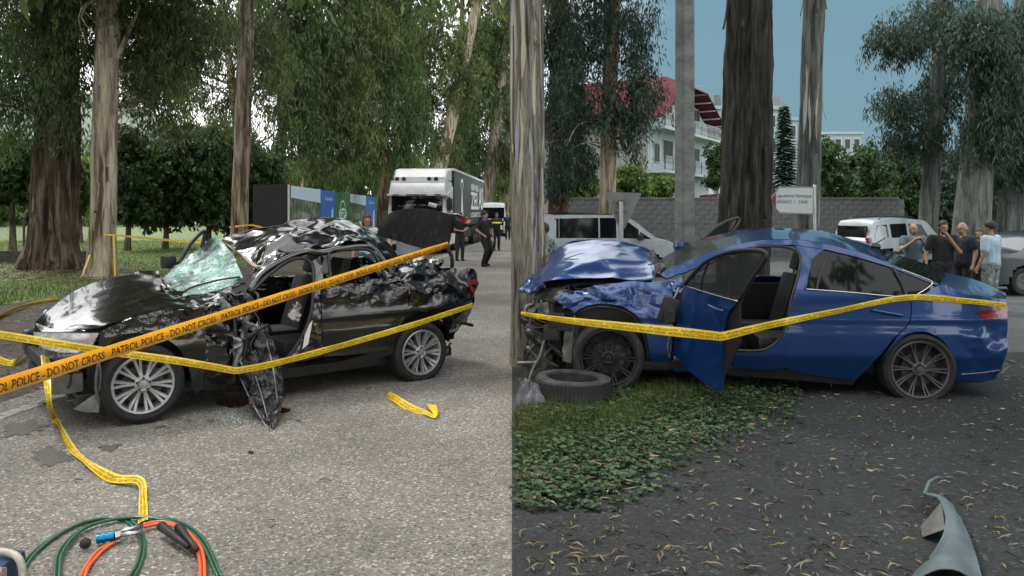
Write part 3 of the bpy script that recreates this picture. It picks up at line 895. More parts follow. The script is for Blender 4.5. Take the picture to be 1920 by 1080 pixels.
# ------------------------------------------------------------------ the two wrecked cars
def paint_mat(name, col, metal, rough, dust, dustcol, coat=1.0, sc=1.6, lo=.45, hi=.75):
    """car paint with clear coat under a film of dust and scuffs"""
    m = mat(name, col, rough, metal, coat)
    N, Lk = nodes_of(m); b = N['Principled BSDF']
    b.inputs['Coat Roughness'].default_value = .04
    tc = N.new('ShaderNodeTexCoord')
    nz = N.new('ShaderNodeTexNoise'); nz.inputs['Scale'].default_value = sc; nz.inputs['Detail'].default_value = 9
    nz.inputs['Roughness'].default_value = .68
    Lk.new(tc.outputs['Object'], nz.inputs['Vector'])
    mr = N.new('ShaderNodeMapRange'); mr.inputs['From Min'].default_value = lo; mr.inputs['From Max'].default_value = hi
    mr.inputs['To Max'].default_value = dust
    Lk.new(nz.outputs['Fac'], mr.inputs['Value'])
    mx = N.new('ShaderNodeMix'); mx.data_type = 'RGBA'
    mx.inputs['A'].default_value = (*col, 1); mx.inputs['B'].default_value = (*dustcol, 1)
    Lk.new(mr.outputs[0], mx.inputs['Factor']); Lk.new(mx.outputs['Result'], b.inputs['Base Color'])
    m2 = N.new('ShaderNodeMapRange'); m2.inputs['From Max'].default_value = max(dust, .01)
    m2.inputs['To Min'].default_value = 1.0 * coat; m2.inputs['To Max'].default_value = .25 * coat
    Lk.new(mr.outputs[0], m2.inputs['Value']); Lk.new(m2.outputs[0], b.inputs['Coat Weight'])
    return m

M_BLACK = paint_mat('black_car_paint', (.004, .004, .0045), 0, .25, .10, (.10, .09, .08))
M_BLACKX = paint_mat('black_paint_scraped', (.005, .005, .0055), 0, .2, .22, (.30, .30, .30), 1.0, 9.0, .58, .74)
M_BLUE = paint_mat('blue_car_paint', (.003, .036, .15), .4, .30, .10, (.07, .075, .08))
M_BLUEX = paint_mat('blue_paint_scraped', (.003, .037, .155), .4, .28, .25, (.22, .25, .28), 1.0, 5.0, .62, .72)
M_TORN = nmat('torn_dark_skin', [(.003, .003, .004), (.009, .009, .009), (.22, .22, .215)], 8, 7, .25, pos=[.3, .60, .76], spec=.42, stretch=(1, 1, .4))
M_PLAS = nmat('black_plastic', [(.008, .008, .008), (.02, .02, .02)], 14, 5, .5, bump=.1)
M_PLASG = nmat('grey_dusty_plastic', [(.05, .05, .048), (.11, .11, .10), (.17, .165, .155)], 6, 7, .65, bump=.15)
M_RUB = nmat('tyre_rubber', [(.006, .006, .006), (.012, .0115, .011), (.032, .030, .027)], 7, 7, .78, pos=[.3, .58, .8], bump=.2, bscale=60)
M_RUBD = nmat('dusty_tyre_rubber', [(.012, .013, .0135), (.024, .025, .026), (.055, .057, .057)], 6, 8, .85, bump=.3, bscale=50)
M_RIM = nmat('silver_alloy', [(.30, .30, .31), (.46, .46, .47)], 8, 6, .36, metal=.7, rvar=.1)
M_RIMD = nmat('dark_alloy', [(.012, .013, .014), (.03, .032, .034)], 8, 6, .38, metal=.4, rvar=.1)
M_RIMG = nmat('dull_grey_alloy', [(.055, .06, .062), (.115, .12, .125)], 8, 6, .42, metal=.6, rvar=.1)
M_METAL = nmat('bent_bare_metal', [(.06, .06, .06), (.18, .18, .18), (.36, .36, .36)], 9, 8, .45, metal=.6, bump=.3)
M_DARKM = nmat('grimy_metal', [(.008, .008, .009), (.03, .03, .03), (.07, .068, .065)], 8, 8, .6, metal=.3, bump=.3)
M_CREAM = nmat('cream_headliner', [(.30, .24, .17), (.50, .43, .33)], 4, 6, .9)
M_SEAT = nmat('dark_seat_fabric', [(.010, .010, .011), (.022, .022, .024)], 20, 5, .8, bump=.15)
M_LEATH = nmat('black_leather', [(.008, .009, .010), (.02, .021, .022)], 10, 5, .45, bump=.1)
M_AIRBAG = nmat('stained_white_cloth', [(.55, .52, .50), (.70, .68, .66), (.30, .09, .07)], 7, 4, .9, pos=[.3, .55, .72])
M_REDL = mat('red_lamp_glass', (.16, .006, .010), .12, coat=1.0)
M_ORANGE = mat('amber_lamp', (.55, .17, .05), .2, coat=1.0)
M_LAMP = nmat('lamp_reflector', [(.30, .30, .30), (.65, .65, .66)], 12, 4, .12, metal=.7, coat=1)
def glass_mat(name, tint, alpha, rough=.03):
    m = mat(name, tint, rough, spec=.28, coat=0.0, alpha=alpha)
    return m
M_GLASS = glass_mat('tinted_glass', (.006, .009, .009), .86)
M_GLASSC = glass_mat('clear_dusty_glass', (.045, .055, .052), .55, .08)
def cracked_glass():
    m = mat('shattered_windscreen', (.30, .48, .44), .25, spec=.6)
    N, Lk = nodes_of(m); b = N['Principled BSDF']
    tc = N.new('ShaderNodeTexCoord'); mp = N.new('ShaderNodeMapping'); mp.inputs['Scale'].default_value = (1, 1.6, 1)
    Lk.new(tc.outputs['Object'], mp.inputs['Vector'])
    vo = N.new('ShaderNodeTexVoronoi'); vo.feature = 'DISTANCE_TO_EDGE'; vo.inputs['Scale'].default_value = 17
    Lk.new(mp.outputs['Vector'], vo.inputs['Vector'])
    v2 = N.new('ShaderNodeTexVoronoi'); v2.feature = 'DISTANCE_TO_EDGE'; v2.inputs['Scale'].default_value = 46
    Lk.new(mp.outputs['Vector'], v2.inputs['Vector'])
    mn = N.new('ShaderNodeMath'); mn.operation = 'MINIMUM'
    Lk.new(vo.outputs['Distance'], mn.inputs[0]); Lk.new(v2.outputs['Distance'], mn.inputs[1])
    nz = N.new('ShaderNodeTexNoise'); nz.inputs['Scale'].default_value = 3.2; nz.inputs['Detail'].default_value = 6
    Lk.new(tc.outputs['Object'], nz.inputs['Vector'])
    r = N.new('ShaderNodeValToRGB'); e = r.color_ramp.elements
    e[0].position = .0; e[0].color = (.42, .58, .54, 1); e[1].position = .07; e[1].color = (.10, .25, .21, 1)
    Lk.new(mn.outputs[0], r.inputs['Fac'])
    r2 = N.new('ShaderNodeValToRGB'); e = r2.color_ramp.elements
    e[0].position = .38; e[0].color = (.03, .055, .05, 1); e[1].position = .52; e[1].color = (1, 1, 1, 1)
    Lk.new(nz.outputs['Fac'], r2.inputs['Fac'])
    mx = N.new('ShaderNodeMix'); mx.data_type = 'RGBA'; mx.blend_type = 'MULTIPLY'; mx.inputs['Factor'].default_value = 1
    Lk.new(r.outputs['Color'], mx.inputs['A']); Lk.new(r2.outputs['Color'], mx.inputs['B'])
    Lk.new(mx.outputs['Result'], b.inputs['Base Color'])
    bp = N.new('ShaderNodeBump'); bp.inputs['Strength'].default_value = .6; bp.inputs['Distance'].default_value = .01
    Lk.new(mn.outputs[0], bp.inputs['Height']); Lk.new(bp.outputs['Normal'], b.inputs['Normal'])
    return m
M_CRACK = cracked_glass()

def ridged(p, s, o=4):
    v = 0; a = 1; t = 0
    p = Vector(p) * s
    for _ in range(o):
        v += a * (1 - abs(mnoise.noise(p)) * 2.2); t += a
        a *= .55; p = p * 2.03 + Vector((3.1, 1.7, 5.2))
    return v / t

class Car:
    def __init__(s, name, fw, rw, label, half=.90, yw=.80):
        s.fw = Vector((fw[0], fw[1], 0)); d = Vector((rw[0] - fw[0], rw[1] - fw[1], 0))
        s.wb = d.length; s.ex = d.normalized(); s.ey = Vector((-s.ex.y, s.ex.x, 0)); s.half = half
        s.O = s.fw + s.ey * yw; s.yw = yw
        s.root = empty(name, s.O, math.atan2(s.ex.y, s.ex.x), label, 'car')
        q = Vector((0, 0, H)) - s.O
        s.co = Vector((q.dot(s.ex), q.dot(s.ey), q.z))
    def W(s, x, z):
        w = s.half
        if x < 0: w -= .26 * min(1, -x / .9) ** 2.2
        if x > s.wb + .1: w -= .20 * ((x - s.wb - .1) / .95) ** 2
        if z < .38: w -= .06 * (.38 - z) / .2
        elif z > .60 and z <= .95: w -= .035 * (z - .60) / .35
        elif z > .95: w -= .035 + .52 * (z - .95)
        w += .010 * math.exp(-((z - .74) / .035) ** 2)
        return w
    def ray(s, px, py):
        d = Vector(((px - CX) / F, 1.0, -(py - CY) / F))
        return Vector((d.dot(s.ex), d.dot(s.ey), d.z))
    def lift(s, px, py, off=0.0):
        d = s.ray(px, py); y = -s.half
        for _ in range(9):
            t = (y - s.co.y) / d.y
            p = s.co + d * t
            y = -(s.W(p.x, p.z) + off)
        return s.co + d * ((y - s.co.y) / d.y)
    def L(s, px, py, y):
        d = s.ray(px, py)
        return s.co + d * ((y - s.co.y) / d.y)
    def LX(s, px, py, x):
        d = s.ray(px, py)
        return s.co + d * ((x - s.co.x) / d.x)
    def pix(s, poly, off=0.0):
        return [tuple(s.lift(a, b, off)) for a, b in poly]
    def grid(s, name, A, mat_, thick=.01, crump=None, deg=40, parent=None, face='y', seed=0.0, smooth=True, **k):
        A = np.array(A, float)
        N = grid_normals(A)
        c = N.reshape(-1, 3).mean(0)
        if (face == 'y' and c[1] > 0) or (face == 'z' and c[2] < 0) or (face == '+y' and c[1] < 0) or (face == '-x' and c[0] > 0):
            A = A[:, ::-1]; N = -N[:, ::-1]
        if crump:
            amp, sc = crump[0], crump[1]
            fn = crump[2] if len(crump) > 2 else None
            m, n = A.shape[:2]
            B = A.copy()
            for i in range(m):
                for j in range(n):
                    p = A[i, j] + seed
                    a = amp * (fn(A[i, j]) if fn else 1)
                    if a == 0: continue
                    d1 = (ridged((p[0] * .75, p[1] * 1.2, p[2] * 1.1), sc, 3) - .55) * 1.5
                    q = mnoise.noise_vector(Vector(p) * sc * 1.3)
                    B[i, j] = A[i, j] + N[i, j] * a * d1 + np.array(q) * a * .55
            A = B
        b = MB().grid(A, thick)
        me = b.mesh(name, mat_, True)
        bm = bmesh.new(); bm.from_mesh(me); bmesh.ops.recalc_face_normals(bm, faces=bm.faces); bm.to_mesh(me); bm.free()
        sharp(me, deg)
        return link(name, me, parent or s.root, **k)
    def panel(s, name, c0, c1, d0, d1, mat_, nu=24, nv=18, off=0.0, thick=.012, crump=None, parent=None, deg=45, seed=0.0, smooth=True, **k):
        S = coons(c0, c1, d0, d1, nu, nv, smooth)
        A = np.array([[tuple(s.lift(*q, off)) for q in row] for row in S])
        return s.grid(name, A, mat_, thick, crump, deg, parent, seed=seed, **k)
    def quad3(s, name, c0, c1, d0, d1, mat_, nu=20, nv=14, thick=.008, crump=None, parent=None, face='z', seed=0.0, deg=45, smooth=True, bulge=0.0, **k):
        A = coons(c0, c1, d0, d1, nu, nv, smooth)
        if bulge:
            u = np.linspace(0, 1, A.shape[1])[None, :]; v = np.linspace(0, 1, A.shape[0])[:, None]
            A[..., 2] += bulge * (4 * v * (1 - v)) * np.ones_like(u)
        return s.grid(name, A, mat_, thick, crump, deg, parent, face, seed=seed, **k)
    def tube(s, name, pts, r, mat_, n=8, parent=None, m=24, sm=True, **k):
        b = MB().tube(resample(pts, m, sm).tolist(), r, n)
        return b.build(name, mat_, parent or s.root, True, **k)
    def box(s, name, a, mat_, bev=.02, parent=None, M=None, **k):
        b = MB().box(*a, M=M, bev=bev)
        o = b.build(name, mat_, parent or s.root, auto=35, **k)
        return o
    def mirror(s, obj, name=None):
        me = obj.data.copy()
        n = len(me.vertices); co = np.zeros(n * 3); me.vertices.foreach_get('co', co)
        co = co.reshape(-1, 3); co[:, 1] *= -1; me.vertices.foreach_set('co', co.ravel())
        me.flip_normals(); me.update()
        return link(name or obj.name.split('.')[0], me, obj.parent)

def tyre_profile(r, rr, w):
    # (radius, height) around the section, outer face at +h/2
    h = w / 2
    return [(rr, -h * .78), (rr + .012, -h * .95), (rr + (r - rr) * .5, -h * 1.04), (r - .022, -h * .96), (r - .006, -h * .82), (r, -h * .55),
            (r, -h * .44), (r - .007, -h * .41), (r - .007, -h * .36), (r, -h * .33), (r, -h * .04), (r - .007, -h * .02), (r - .007, h * .03), (r, h * .05),
            (r, h * .33), (r - .007, h * .36), (r - .007, h * .41), (r, h * .44), (r, h * .55), (r - .006, h * .82), (r - .022, h * .96), (r - (r - rr) * .5, h * 1.04),
            (rr + .012, h * .95), (rr, h * .78)]

def make_wheel(car, x, z, r, rr, side, style, rimm, flat=0.0, steer=0.0, camber=0.0, w=.205, tyrem=None):
    """outer face towards -y for side=-1"""
    y = side * (car.yw)
    hub = MB().lathe([(0, .02), (.10, .02), (.15, 0), (.16, -.05), (0, -.05)], 20, 'Y', Matrix.Scale(-1, 4, (0, 1, 0)) if side > 0 else None)
    # brake disc behind the spokes
    wh = hub.build('wheel', M_DARKM, car.root, auto=40, loc=(x, y, z))
    wh.rotation_euler = (camber, 0, steer)
    s = -1.0 if side < 0 else 1.0
    def Y(h): return s * h
    prof = [(q, Y(h)) for q, h in tyre_profile(r, rr, w)]
    t = MB().lathe(prof, 56, 'Y', closed=True)
    if flat:
        for v in t.v:
            if v.z < -z + .006:
                d = (-z + .006) - v.z
                v.z = -z + .006
                v.y *= 1 + d * 5.0
    t.build('tyre', tyrem or M_RUB, wh, auto=30)
    o = w / 2
    rim = MB().lathe([(rr + .012, Y(o * .9)), (rr + .004, Y(o * .98)), (rr - .012, Y(o * .94)), (rr - .02, Y(o * .7)), (rr - .03, Y(o * .2)), (rr - .05, Y(-o * .5)), (rr - .03, Y(-o * .8))], 48, 'Y')
    rim.build('rim', rimm, wh, auto=40)
    back = MB().lathe([(rr - .03, Y(-.01)), (.02, Y(-.012))], 40, 'Y')
    back.build('brake_disc', M_DARKM, wh)
    hubr = .062
    cap = MB().lathe([(hubr + .012, Y(o * .45)), (hubr + .006, Y(o * .80)), (hubr - .014, Y(o * .86)), (.036, Y(o * .78)), (.033, Y(o * .88)), (.001, Y(o * .9))], 28, 'Y')
    cap.build('hub_cap', rimm, wh, auto=30)
    def spoke_mesh(a_in, a_out, w0, w1):
        n = 7; V = []
        for i in range(n):
            q = i / (n - 1); rad = hubr * .9 + (rr - .012 - hubr * .9) * q
            a = a_in + (a_out - a_in) * q ** .8
            hw = (w0 + (w1 - w0) * q) / 2
            hh = o * (.78 + .16 * q - .12 * math.sin(math.pi * q))
            for (k, dh) in ((-1, -.035), (-.65, 0), (.65, 0), (1, -.035)):
                c, si = math.cos(a), math.sin(a)
                V.append((rad * c - k * hw * si, Y(hh + dh), rad * si + k * hw * c))
        Fc = []
        for i in range(n - 1):
            for k in range(3):
                a = i * 4 + k; Fc.append((a, a + 1, a + 5, a + 4))
            Fc.append((i * 4 + 3, i * 4, i * 4 + 4, i * 4 + 7))
        Fc += [(0, 1, 2, 3), ((n - 1) * 4 + 3, (n - 1) * 4 + 2, (n - 1) * 4 + 1, (n - 1) * 4)]
        b = MB().add(V, Fc); me = b.mesh('spoke', rimm)
        bm = bmesh.new(); bm.from_mesh(me); bmesh.ops.recalc_face_normals(bm, faces=bm.faces); bm.to_mesh(me); bm.free()
        sharp(me, 25)
        return me
    if style == 'double':
        ms = [spoke_mesh(-.05, -.105, .022, .036), spoke_mesh(.05, .105, .022, .036)]
        for k in range(10):
            for q in ms: link('spoke', q, wh, rot=(0, k * math.pi / 5 + .1, 0))
    else:
        ms = [spoke_mesh(-.05, -.07, .016, .022), spoke_mesh(.05, .07, .016, .022)]
        for k in range(10):
            for q in ms: link('spoke', q, wh, rot=(0, k * math.pi / 5 + .05, 0))
    b = MB()
    bolt = MB().lathe([(.011, Y(o * .80)), (.011, Y(o * .89)), (.001, Y(o * .90))], 6, 'Y').mesh('wheel_bolt', M_DARKM)
    for k in range(5):
        a = k * 2 * math.pi / 5 + .3
        link('wheel_bolt', bolt, wh, loc=(.052 * math.cos(a), 0, .052 * math.sin(a)))
    return wh

def seat(car, x, y, z, mat_, name='front_seat', w=.50, recl=.30):
    b = MB()
    M = Matrix.Translation((x, y, z))
    b.rbox(-.26, .26, -w / 2, w / 2, 0, .16, .06, M)
    R = M @ Matrix.Translation((.22, 0, .10)) @ Matrix.Rotation(recl, 4, 'Y')
    so = b.build(name, mat_, car.root, auto=50)
    MB().rbox(-.07, .08, -w / 2, w / 2, 0, .62, .06, R).build('seat_back', mat_, so, auto=50)
    MB().rbox(-.05, .06, -.14, .14, .66, .86, .045, R).build('headrest', mat_, so, auto=50)
    for s in (-1, 1):
        MB().tube([R @ Vector((0, s * .06, .58)), R @ Vector((0, s * .06, .70))], .007, 6).build('headrest_post', M_METAL, so)
    return so

# =============================== black sedan
fw = G(265, 791); rw = G(782, 710)
K = Car('sedan_car', fw, rw, 'wrecked black sedan with crushed roof, shattered windscreen and torn-off driver door', half=.90, yw=.79)
wb = K.wb
make_wheel(K, 0, .325, .325, .232, -1, 'double', M_RIM, steer=-.06)
make_wheel(K, wb, .285, .318, .225, -1, 'double', M_RIM, flat=1, camber=.0)
make_wheel(K, 0, .325, .325, .232, 1, 'double', M_RIM)
make_wheel(K, wb, .325, .318, .225, 1, 'double', M_RIM)
# body underside and inner masses
K.box('floor_pan', (-.45, wb + .50, -.70, .70, .17, .27), M_PLAS, .02)
K.box('engine', (-.30, .42, -.52, .60, .30, .72), M_DARKM, .05)
K.box('radiator', (-.54, -.48, -.54, .60, .28, .66), M_DARKM, .01)
K.box('firewall', (.52, .58, -.66, .78, .27, .84), M_PLAS, .01)
K.box('boot_floor', (wb - .35, wb + .62, -.58, .62, .32, .50), M_PLAS, .02)
K.box('rear_bulkhead', (wb - .42, wb - .36, -.66, .66, .30, .86), M_PLAS, .01)
for sgn in (-1, 1):
    K.box('inner_wheel_arch', (-.36, .50, sgn * .56 - .02, sgn * .56 + .02, .26, .80), M_PLAS, .01)
    K.box('inner_wheel_arch', (wb - .38, wb + .42, sgn * .56 - .02, sgn * .56 + .02, .26, .86), M_PLAS, .01)
# side panels traced on the flank
arch_f = [(191, 676), (203, 648), (228, 630), (264, 624), (302, 631), (336, 654), (355, 692), (362, 732), (384, 729)]
hood_near = [(150, 616), (186, 612), (212, 603), (285, 585), (340, 578), (383, 573)]
def nearz(zlo, zhi): return lambda p: float(sstep((p[2] - zlo) / (zhi - zlo)))
fend = K.panel('front_fender', arch_f, [(186, 622), (212, 609), (285, 589), (340, 582), (384, 577)], [(191, 676), (186, 650), (186, 622)],
        [(384, 729), (386, 650), (384, 577)], M_BLACKX, 44, 22, crump=(.045, 3.4, lambda p: .05 + float(sstep((p[2] - .66) / .14)) * .9), seed=2)
K.mirror(fend)
rd_edge = [(738, 650), (745, 620), (760, 588), (766, 558), (752, 528)]
rdoor = K.panel('rear_door', [(608, 668), (660, 665), (700, 661), (738, 650)], [(604, 548), (650, 541), (720, 533), (752, 528)],
        [(608, 668), (604, 600), (604, 548)], rd_edge, M_BLACK, 34, 30, crump=(.05, 3.2, lambda p: .03 + 1.0 * float(sstep((p[2] - .78) / .12))), seed=5)
K.panel('rear_door_top', [(604, 548), (650, 541), (720, 533), (752, 528)], [(606, 535), (650, 533), (715, 524), (742, 518)],
        [(604, 548), (606, 535)], [(752, 528), (742, 518)], M_BLACKX, 40, 8, crump=(.04, 5), seed=15, smooth=False)
K.mirror(rdoor)
MBh = K.panel('rear_quarter', [(738, 650), (752, 608), (770, 592), (795, 585), (820, 592), (835, 608), (840, 640)],
        [(752, 528), (775, 508), (800, 498), (830, 496), (866, 505), (890, 510)], rd_edge, [(840, 640), (848, 606), (884, 566), (890, 510)], M_BLACKX, 46, 34,
        crump=(.085, 2.6, lambda p: .03 + 1.0 * float(sstep((p[2] - .74) / .18))), seed=8)
K.mirror(MBh)
K.panel('sill', [(384, 735), (450, 724), (540, 702), (640, 686), (738, 664)], [(384, 727), (450, 716), (540, 691), (640, 678), (738, 650)],
        [(384, 735), (384, 727)], [(738, 664), (738, 650)], M_BLACK, 30, 5, off=-.02, smooth=False)
K.box('sill_beam', (.42, wb - .42, .70, .84, .18, .34), M_BLACK, .03)
# front door skin, folded in and torn; lower half hanging out to the road
K.panel('front_door', [(384, 727), (420, 722), (452, 716), (478, 706)], [(385, 592), (415, 566), (440, 548), (462, 540)],
        [(384, 727), (386, 650), (385, 592)], [(478, 706), (488, 650), (480, 600), (462, 540)], M_BLACKX, 40, 48, crump=(.10, 3.6, lambda p: .22 + float(sstep((p[2] - .50) / .2))), seed=11)
hang = K.quad3('torn_door_skin', [tuple(K.L(a, b, y)) for a, b, y in [(444, 690, -.93), (464, 738, -1.16), (490, 785, -1.48), (509, 815, -1.72)]],
        [tuple(K.L(a, b, y)) for a, b, y in [(496, 606, -.98), (520, 660, -1.12), (536, 726, -1.30), (517, 808, -1.70)]],
        [tuple(K.L(a, b, y)) for a, b, y in [(444, 690, -.93), (468, 655, -1.0), (496, 606, -.98)]],
        [tuple(K.L(a, b, y)) for a, b, y in [(509, 815, -1.72), (517, 808, -1.70)]], M_TORN, 44, 30, thick=.006, crump=(.075, 3.0), face='y', seed=3, deg=30)
for ed in ([(444, 690, -.94), (464, 738, -1.17), (490, 785, -1.49), (509, 815, -1.73)], [(500, 640, -1.06), (512, 690, -1.22), (520, 750, -1.45)], [(474, 690, -1.06), (490, 740, -1.32), (502, 785, -1.56)]):
    K.tube('torn_edge', [tuple(K.L(a, b, y)) for a, b, y in ed], .007, M_METAL, 5)
K.quad3('torn_door_skin', [tuple(K.L(a, b, y)) for a, b, y in [(455, 640, -.95), (470, 700, -1.02), (495, 760, -1.12)]],
        [tuple(K.L(a, b, y)) for a, b, y in [(500, 625, -.92), (512, 690, -1.0), (512, 750, -1.08)]],
        [tuple(K.L(a, b, y)) for a, b, y in [(455, 640, -.95), (500, 625, -.92)]],
        [tuple(K.L(a, b, y)) for a, b, y in [(495, 760, -1.12), (512, 750, -1.08)]], M_TORN, 30, 20, thick=.006, crump=(.05, 3.0), face='y', seed=23, deg=55)
K.tube('door_seal', [tuple(K.L(a, b, y)) for a, b, y in [(430, 560, -.9), (440, 600, -.97), (444, 640, -1.0), (470, 628, -1.02), (500, 610, -1.0), (508, 622, -.95)]], .016, M_PLAS)
K.tube('door_seal', [tuple(K.L(a, b, y)) for a, b, y in [(432, 555, -.9), (450, 590, -.99), (462, 640, -1.02), (452, 690, -1.0)]], .014, M_PLAS)
K.tube('hinge_post', [tuple(K.L(a, b, y)) for a, b, y in [(470, 560, -.84), (462, 600, -.93), (452, 650, -.98), (440, 690, -.98)]], [.03] * 24, M_METAL)
K.tube('wire_bundle', [tuple(K.L(a, b, y)) for a, b, y in [(456, 570, -.8), (480, 590, -.9), (486, 612, -.98), (470, 650, -1.03), (486, 690, -1.02)]], .008, M_PLAS)
for k, (a, b_) in enumerate([((420, 628), (436, 668)), ((430, 655), (452, 690)), ((484, 628), (488, 690)), ((402, 560), (446, 600)), ((415, 545), (470, 575)), ((436, 590), (476, 610))]):
    p = K.L(*a, -.97); q = K.L(*b_, -1.02)
    mid = (p + q) / 2 + Vector((.04, -.03, .05 * (-1) ** k))
    K.quad3('torn_metal_strip', [tuple(p), tuple(mid), tuple(q)], [tuple(p + Vector((.07, .02, .02))), tuple(mid + Vector((.06, -.02, -.03))), tuple(q + Vector((.03, .01, .03)))],
            [tuple(p), tuple(p + Vector((.07, .02, .02)))], [tuple(q), tuple(q + Vector((.03, .01, .03)))], M_METAL, 22, 6, thick=.004, crump=(.035, 8), face='y', seed=k * 3)
# B pillar and seals
K.panel('b_pillar', [(531, 684), (548, 664), (570, 628), (586, 585), (592, 530), (586, 490)], [(606, 668), (606, 640), (604, 600), (605, 560), (606, 530), (603, 478)],
        [(531, 684), (570, 678), (606, 668)], [(586, 490), (603, 478)], M_BLACKX, 36, 8, off=-.015, crump=(.014, 7), seed=31, smooth=False)
K.tube('door_seal', K.pix([(520, 690), (545, 664), (568, 627), (583, 585), (588, 530), (584, 495), (566, 484), (540, 490), (505, 515), (472, 548)], .004), .016, M_PLAS, m=44)
K.tube('roof_rail', K.pix([(468, 548), (490, 514), (534, 486), (572, 472), (603, 474), (650, 464), (694, 463), (716, 484), (738, 518)], -.015), .032, M_BLACKX, 8, m=40)
K.tube('window_frame', K.pix([(622, 533), (618, 500), (618, 473), (650, 468), (692, 469), (710, 490), (723, 522)], .0), .017, M_PLAS, m=36)
K.tube('window_frame', K.pix([(660, 512), (690, 498), (716, 520)], -.08), .008, M_METAL)
K.quad3('barcode_sticker', K.pix([(567, 655), (578, 645)], .008), K.pix([(573, 618), (586, 600)], .008), K.pix([(567, 655), (573, 618)], .008), K.pix([(578, 645), (586, 600)], .008),
        mat('sticker_white', (.7, .7, .68), .5), 4, 6, .002, face='y', smooth=False)
# hood: near slope up to its crown, then down to the far fender
hn = K.pix(hood_near, -.01)
hs = [tuple(K.L(a, b, .30)) for a, b in [(66, 605), (84, 586), (134, 549), (183, 528), (236, 515), (272, 509), (300, 509)]]
hf = [(x, .72 - .10 * max(0, -x), z + .02) for x, y, z in hn]
K.quad3('hood', hn, hs, [hn[0], tuple(K.L(100, 618, -.25)), hs[0]], [hn[-1], tuple(K.L(350, 563, -.55)), tuple(K.L(322, 552, -.25)), tuple(K.L(303, 530, .06)), hs[-1]], M_BLACKX, 50, 34,
        crump=(.055, 2.7, lambda p: .06 + .9 * float(sstep((p[0] - .0) / .7))), seed=41)
K.quad3('hood_far_side', hs, hf, [hs[0], hf[0]], [hs[-1], hf[-1]], M_BLACK, 30, 10, crump=(.02, 3), seed=43)
# cowl and crumpled strip under the windscreen
K.quad3('cowl', [tuple(K.L(a, b, y)) for a, b, y in [(384, 576, -.88), (350, 566, -.58), (322, 555, -.28), (302, 533, .04), (298, 512, .34)]],
        [tuple(K.L(a, b, y)) for a, b, y in [(460, 530, -.84), (405, 548, -.55), (356, 556, -.36), (318, 542, .0), (304, 524, .40)]],
        [tuple(K.L(a, b, y)) for a, b, y in [(384, 576, -.88), (420, 552, -.86), (460, 530, -.84)]],
        [tuple(K.L(a, b, y)) for a, b, y in [(298, 512, .34), (304, 524, .40)]], M_BLACKX, 40, 16, crump=(.045, 4.0), seed=47)
# windscreen
K.quad3('windscreen', [tuple(K.L(a, b, y)) for a, b, y in [(303, 524, .45), (322, 540, .05), (352, 549, -.25), (400, 538, -.45), (455, 522, -.62)]],
        [tuple(K.L(a, b, y)) for a, b, y in [(311, 514, .55), (345, 487, .50), (378, 463, .42), (407, 443, .32)]],
        [tuple(K.L(a, b, y)) for a, b, y in [(303, 524, .45), (311, 514, .55)]],
        [tuple(K.L(a, b, y)) for a, b, y in [(455, 522, -.62), (444, 492, -.25), (428, 464, .05), (407, 443, .32)]], M_CRACK, 46, 40, thick=.006, crump=(.030, 3.2), seed=51, deg=80)
K.quad3('windscreen_shard', [tuple(K.L(a, b, y)) for a, b, y in [(341, 556, -.35), (392, 546, -.55), (440, 533, -.68)]],
        [tuple(K.L(a, b, y)) for a, b, y in [(352, 541, -.25), (400, 532, -.40), (452, 524, -.6)]],
        [tuple(K.L(a, b, y)) for a, b, y in [(341, 556, -.35), (352, 541, -.25)]], [tuple(K.L(a, b, y)) for a, b, y in [(440, 533, -.68), (452, 524, -.6)]],
        M_CRACK, 24, 8, thick=.006, crump=(.02, 6), seed=53, smooth=False)
K.tube('wiper', [tuple(K.L(a, b, y)) for a, b, y in [(345, 548, -.36), (362, 538, -.40), (410, 525, -.50), (450, 519, -.60)]], .009, M_PLAS)
# roof, buckled up in the middle
rn = K.pix([(478, 532), (500, 500), (534, 482), (575, 464), (640, 456), (692, 459), (716, 478), (742, 512)], 0)
rs = [tuple(K.L(a, b, y)) for a, b, y in [(416, 449, .45), (445, 437, .40), (483, 427, .35), (544, 416, .3), (606, 408, .3), (650, 413, .3), (680, 424, .3), (706, 444, .3), (735, 468, .3), (760, 486, .3)]]
K.quad3('roof', rn, rs, [rn[0], tuple(K.L(476, 500, -.45)), tuple(K.L(448, 472, .1)), rs[0]], [rn[-1], tuple(K.L(750, 496, -.2)), rs[-1]], M_BLACKX, 70, 44,
        crump=(.085, 1.7, lambda p: .3 + float(sstep((.55 - p[1]) / .9))), seed=61, deg=60)
rf = [(x + .05, .62, z - .16) for x, y, z in rs]
K.quad3('roof_far_side', rs, rf, [rs[0], rf[0]], [rs[-1], rf[-1]], M_BLACK, 30, 8, crump=(.02, 3), seed=63)
ch = [tuple(Vector(rs[0]) + Vector((.02, 0, -.03))), tuple(K.L(448, 474, .08)), tuple(K.L(478, 499, -.42)), tuple(K.L(492, 500, -.55))]
K.tube('torn_headliner_edge', ch, .020, M_CREAM, 6)
K.quad3('headliner', [(x + .05, y + .06, z - .06) for x, y, z in rn[1:6]], [(x + .05, y - .1, z - .10) for x, y, z in rs[1:6]],
        [tuple(np.array(rn[1]) + (.05, .06, -.06)), tuple(np.array(rs[1]) + (.05, -.1, -.10))], [tuple(np.array(rn[5]) + (.05, .06, -.06)), tuple(np.array(rs[5]) + (.05, -.1, -.10))], M_CREAM, 14, 10, thick=.01, smooth=False)
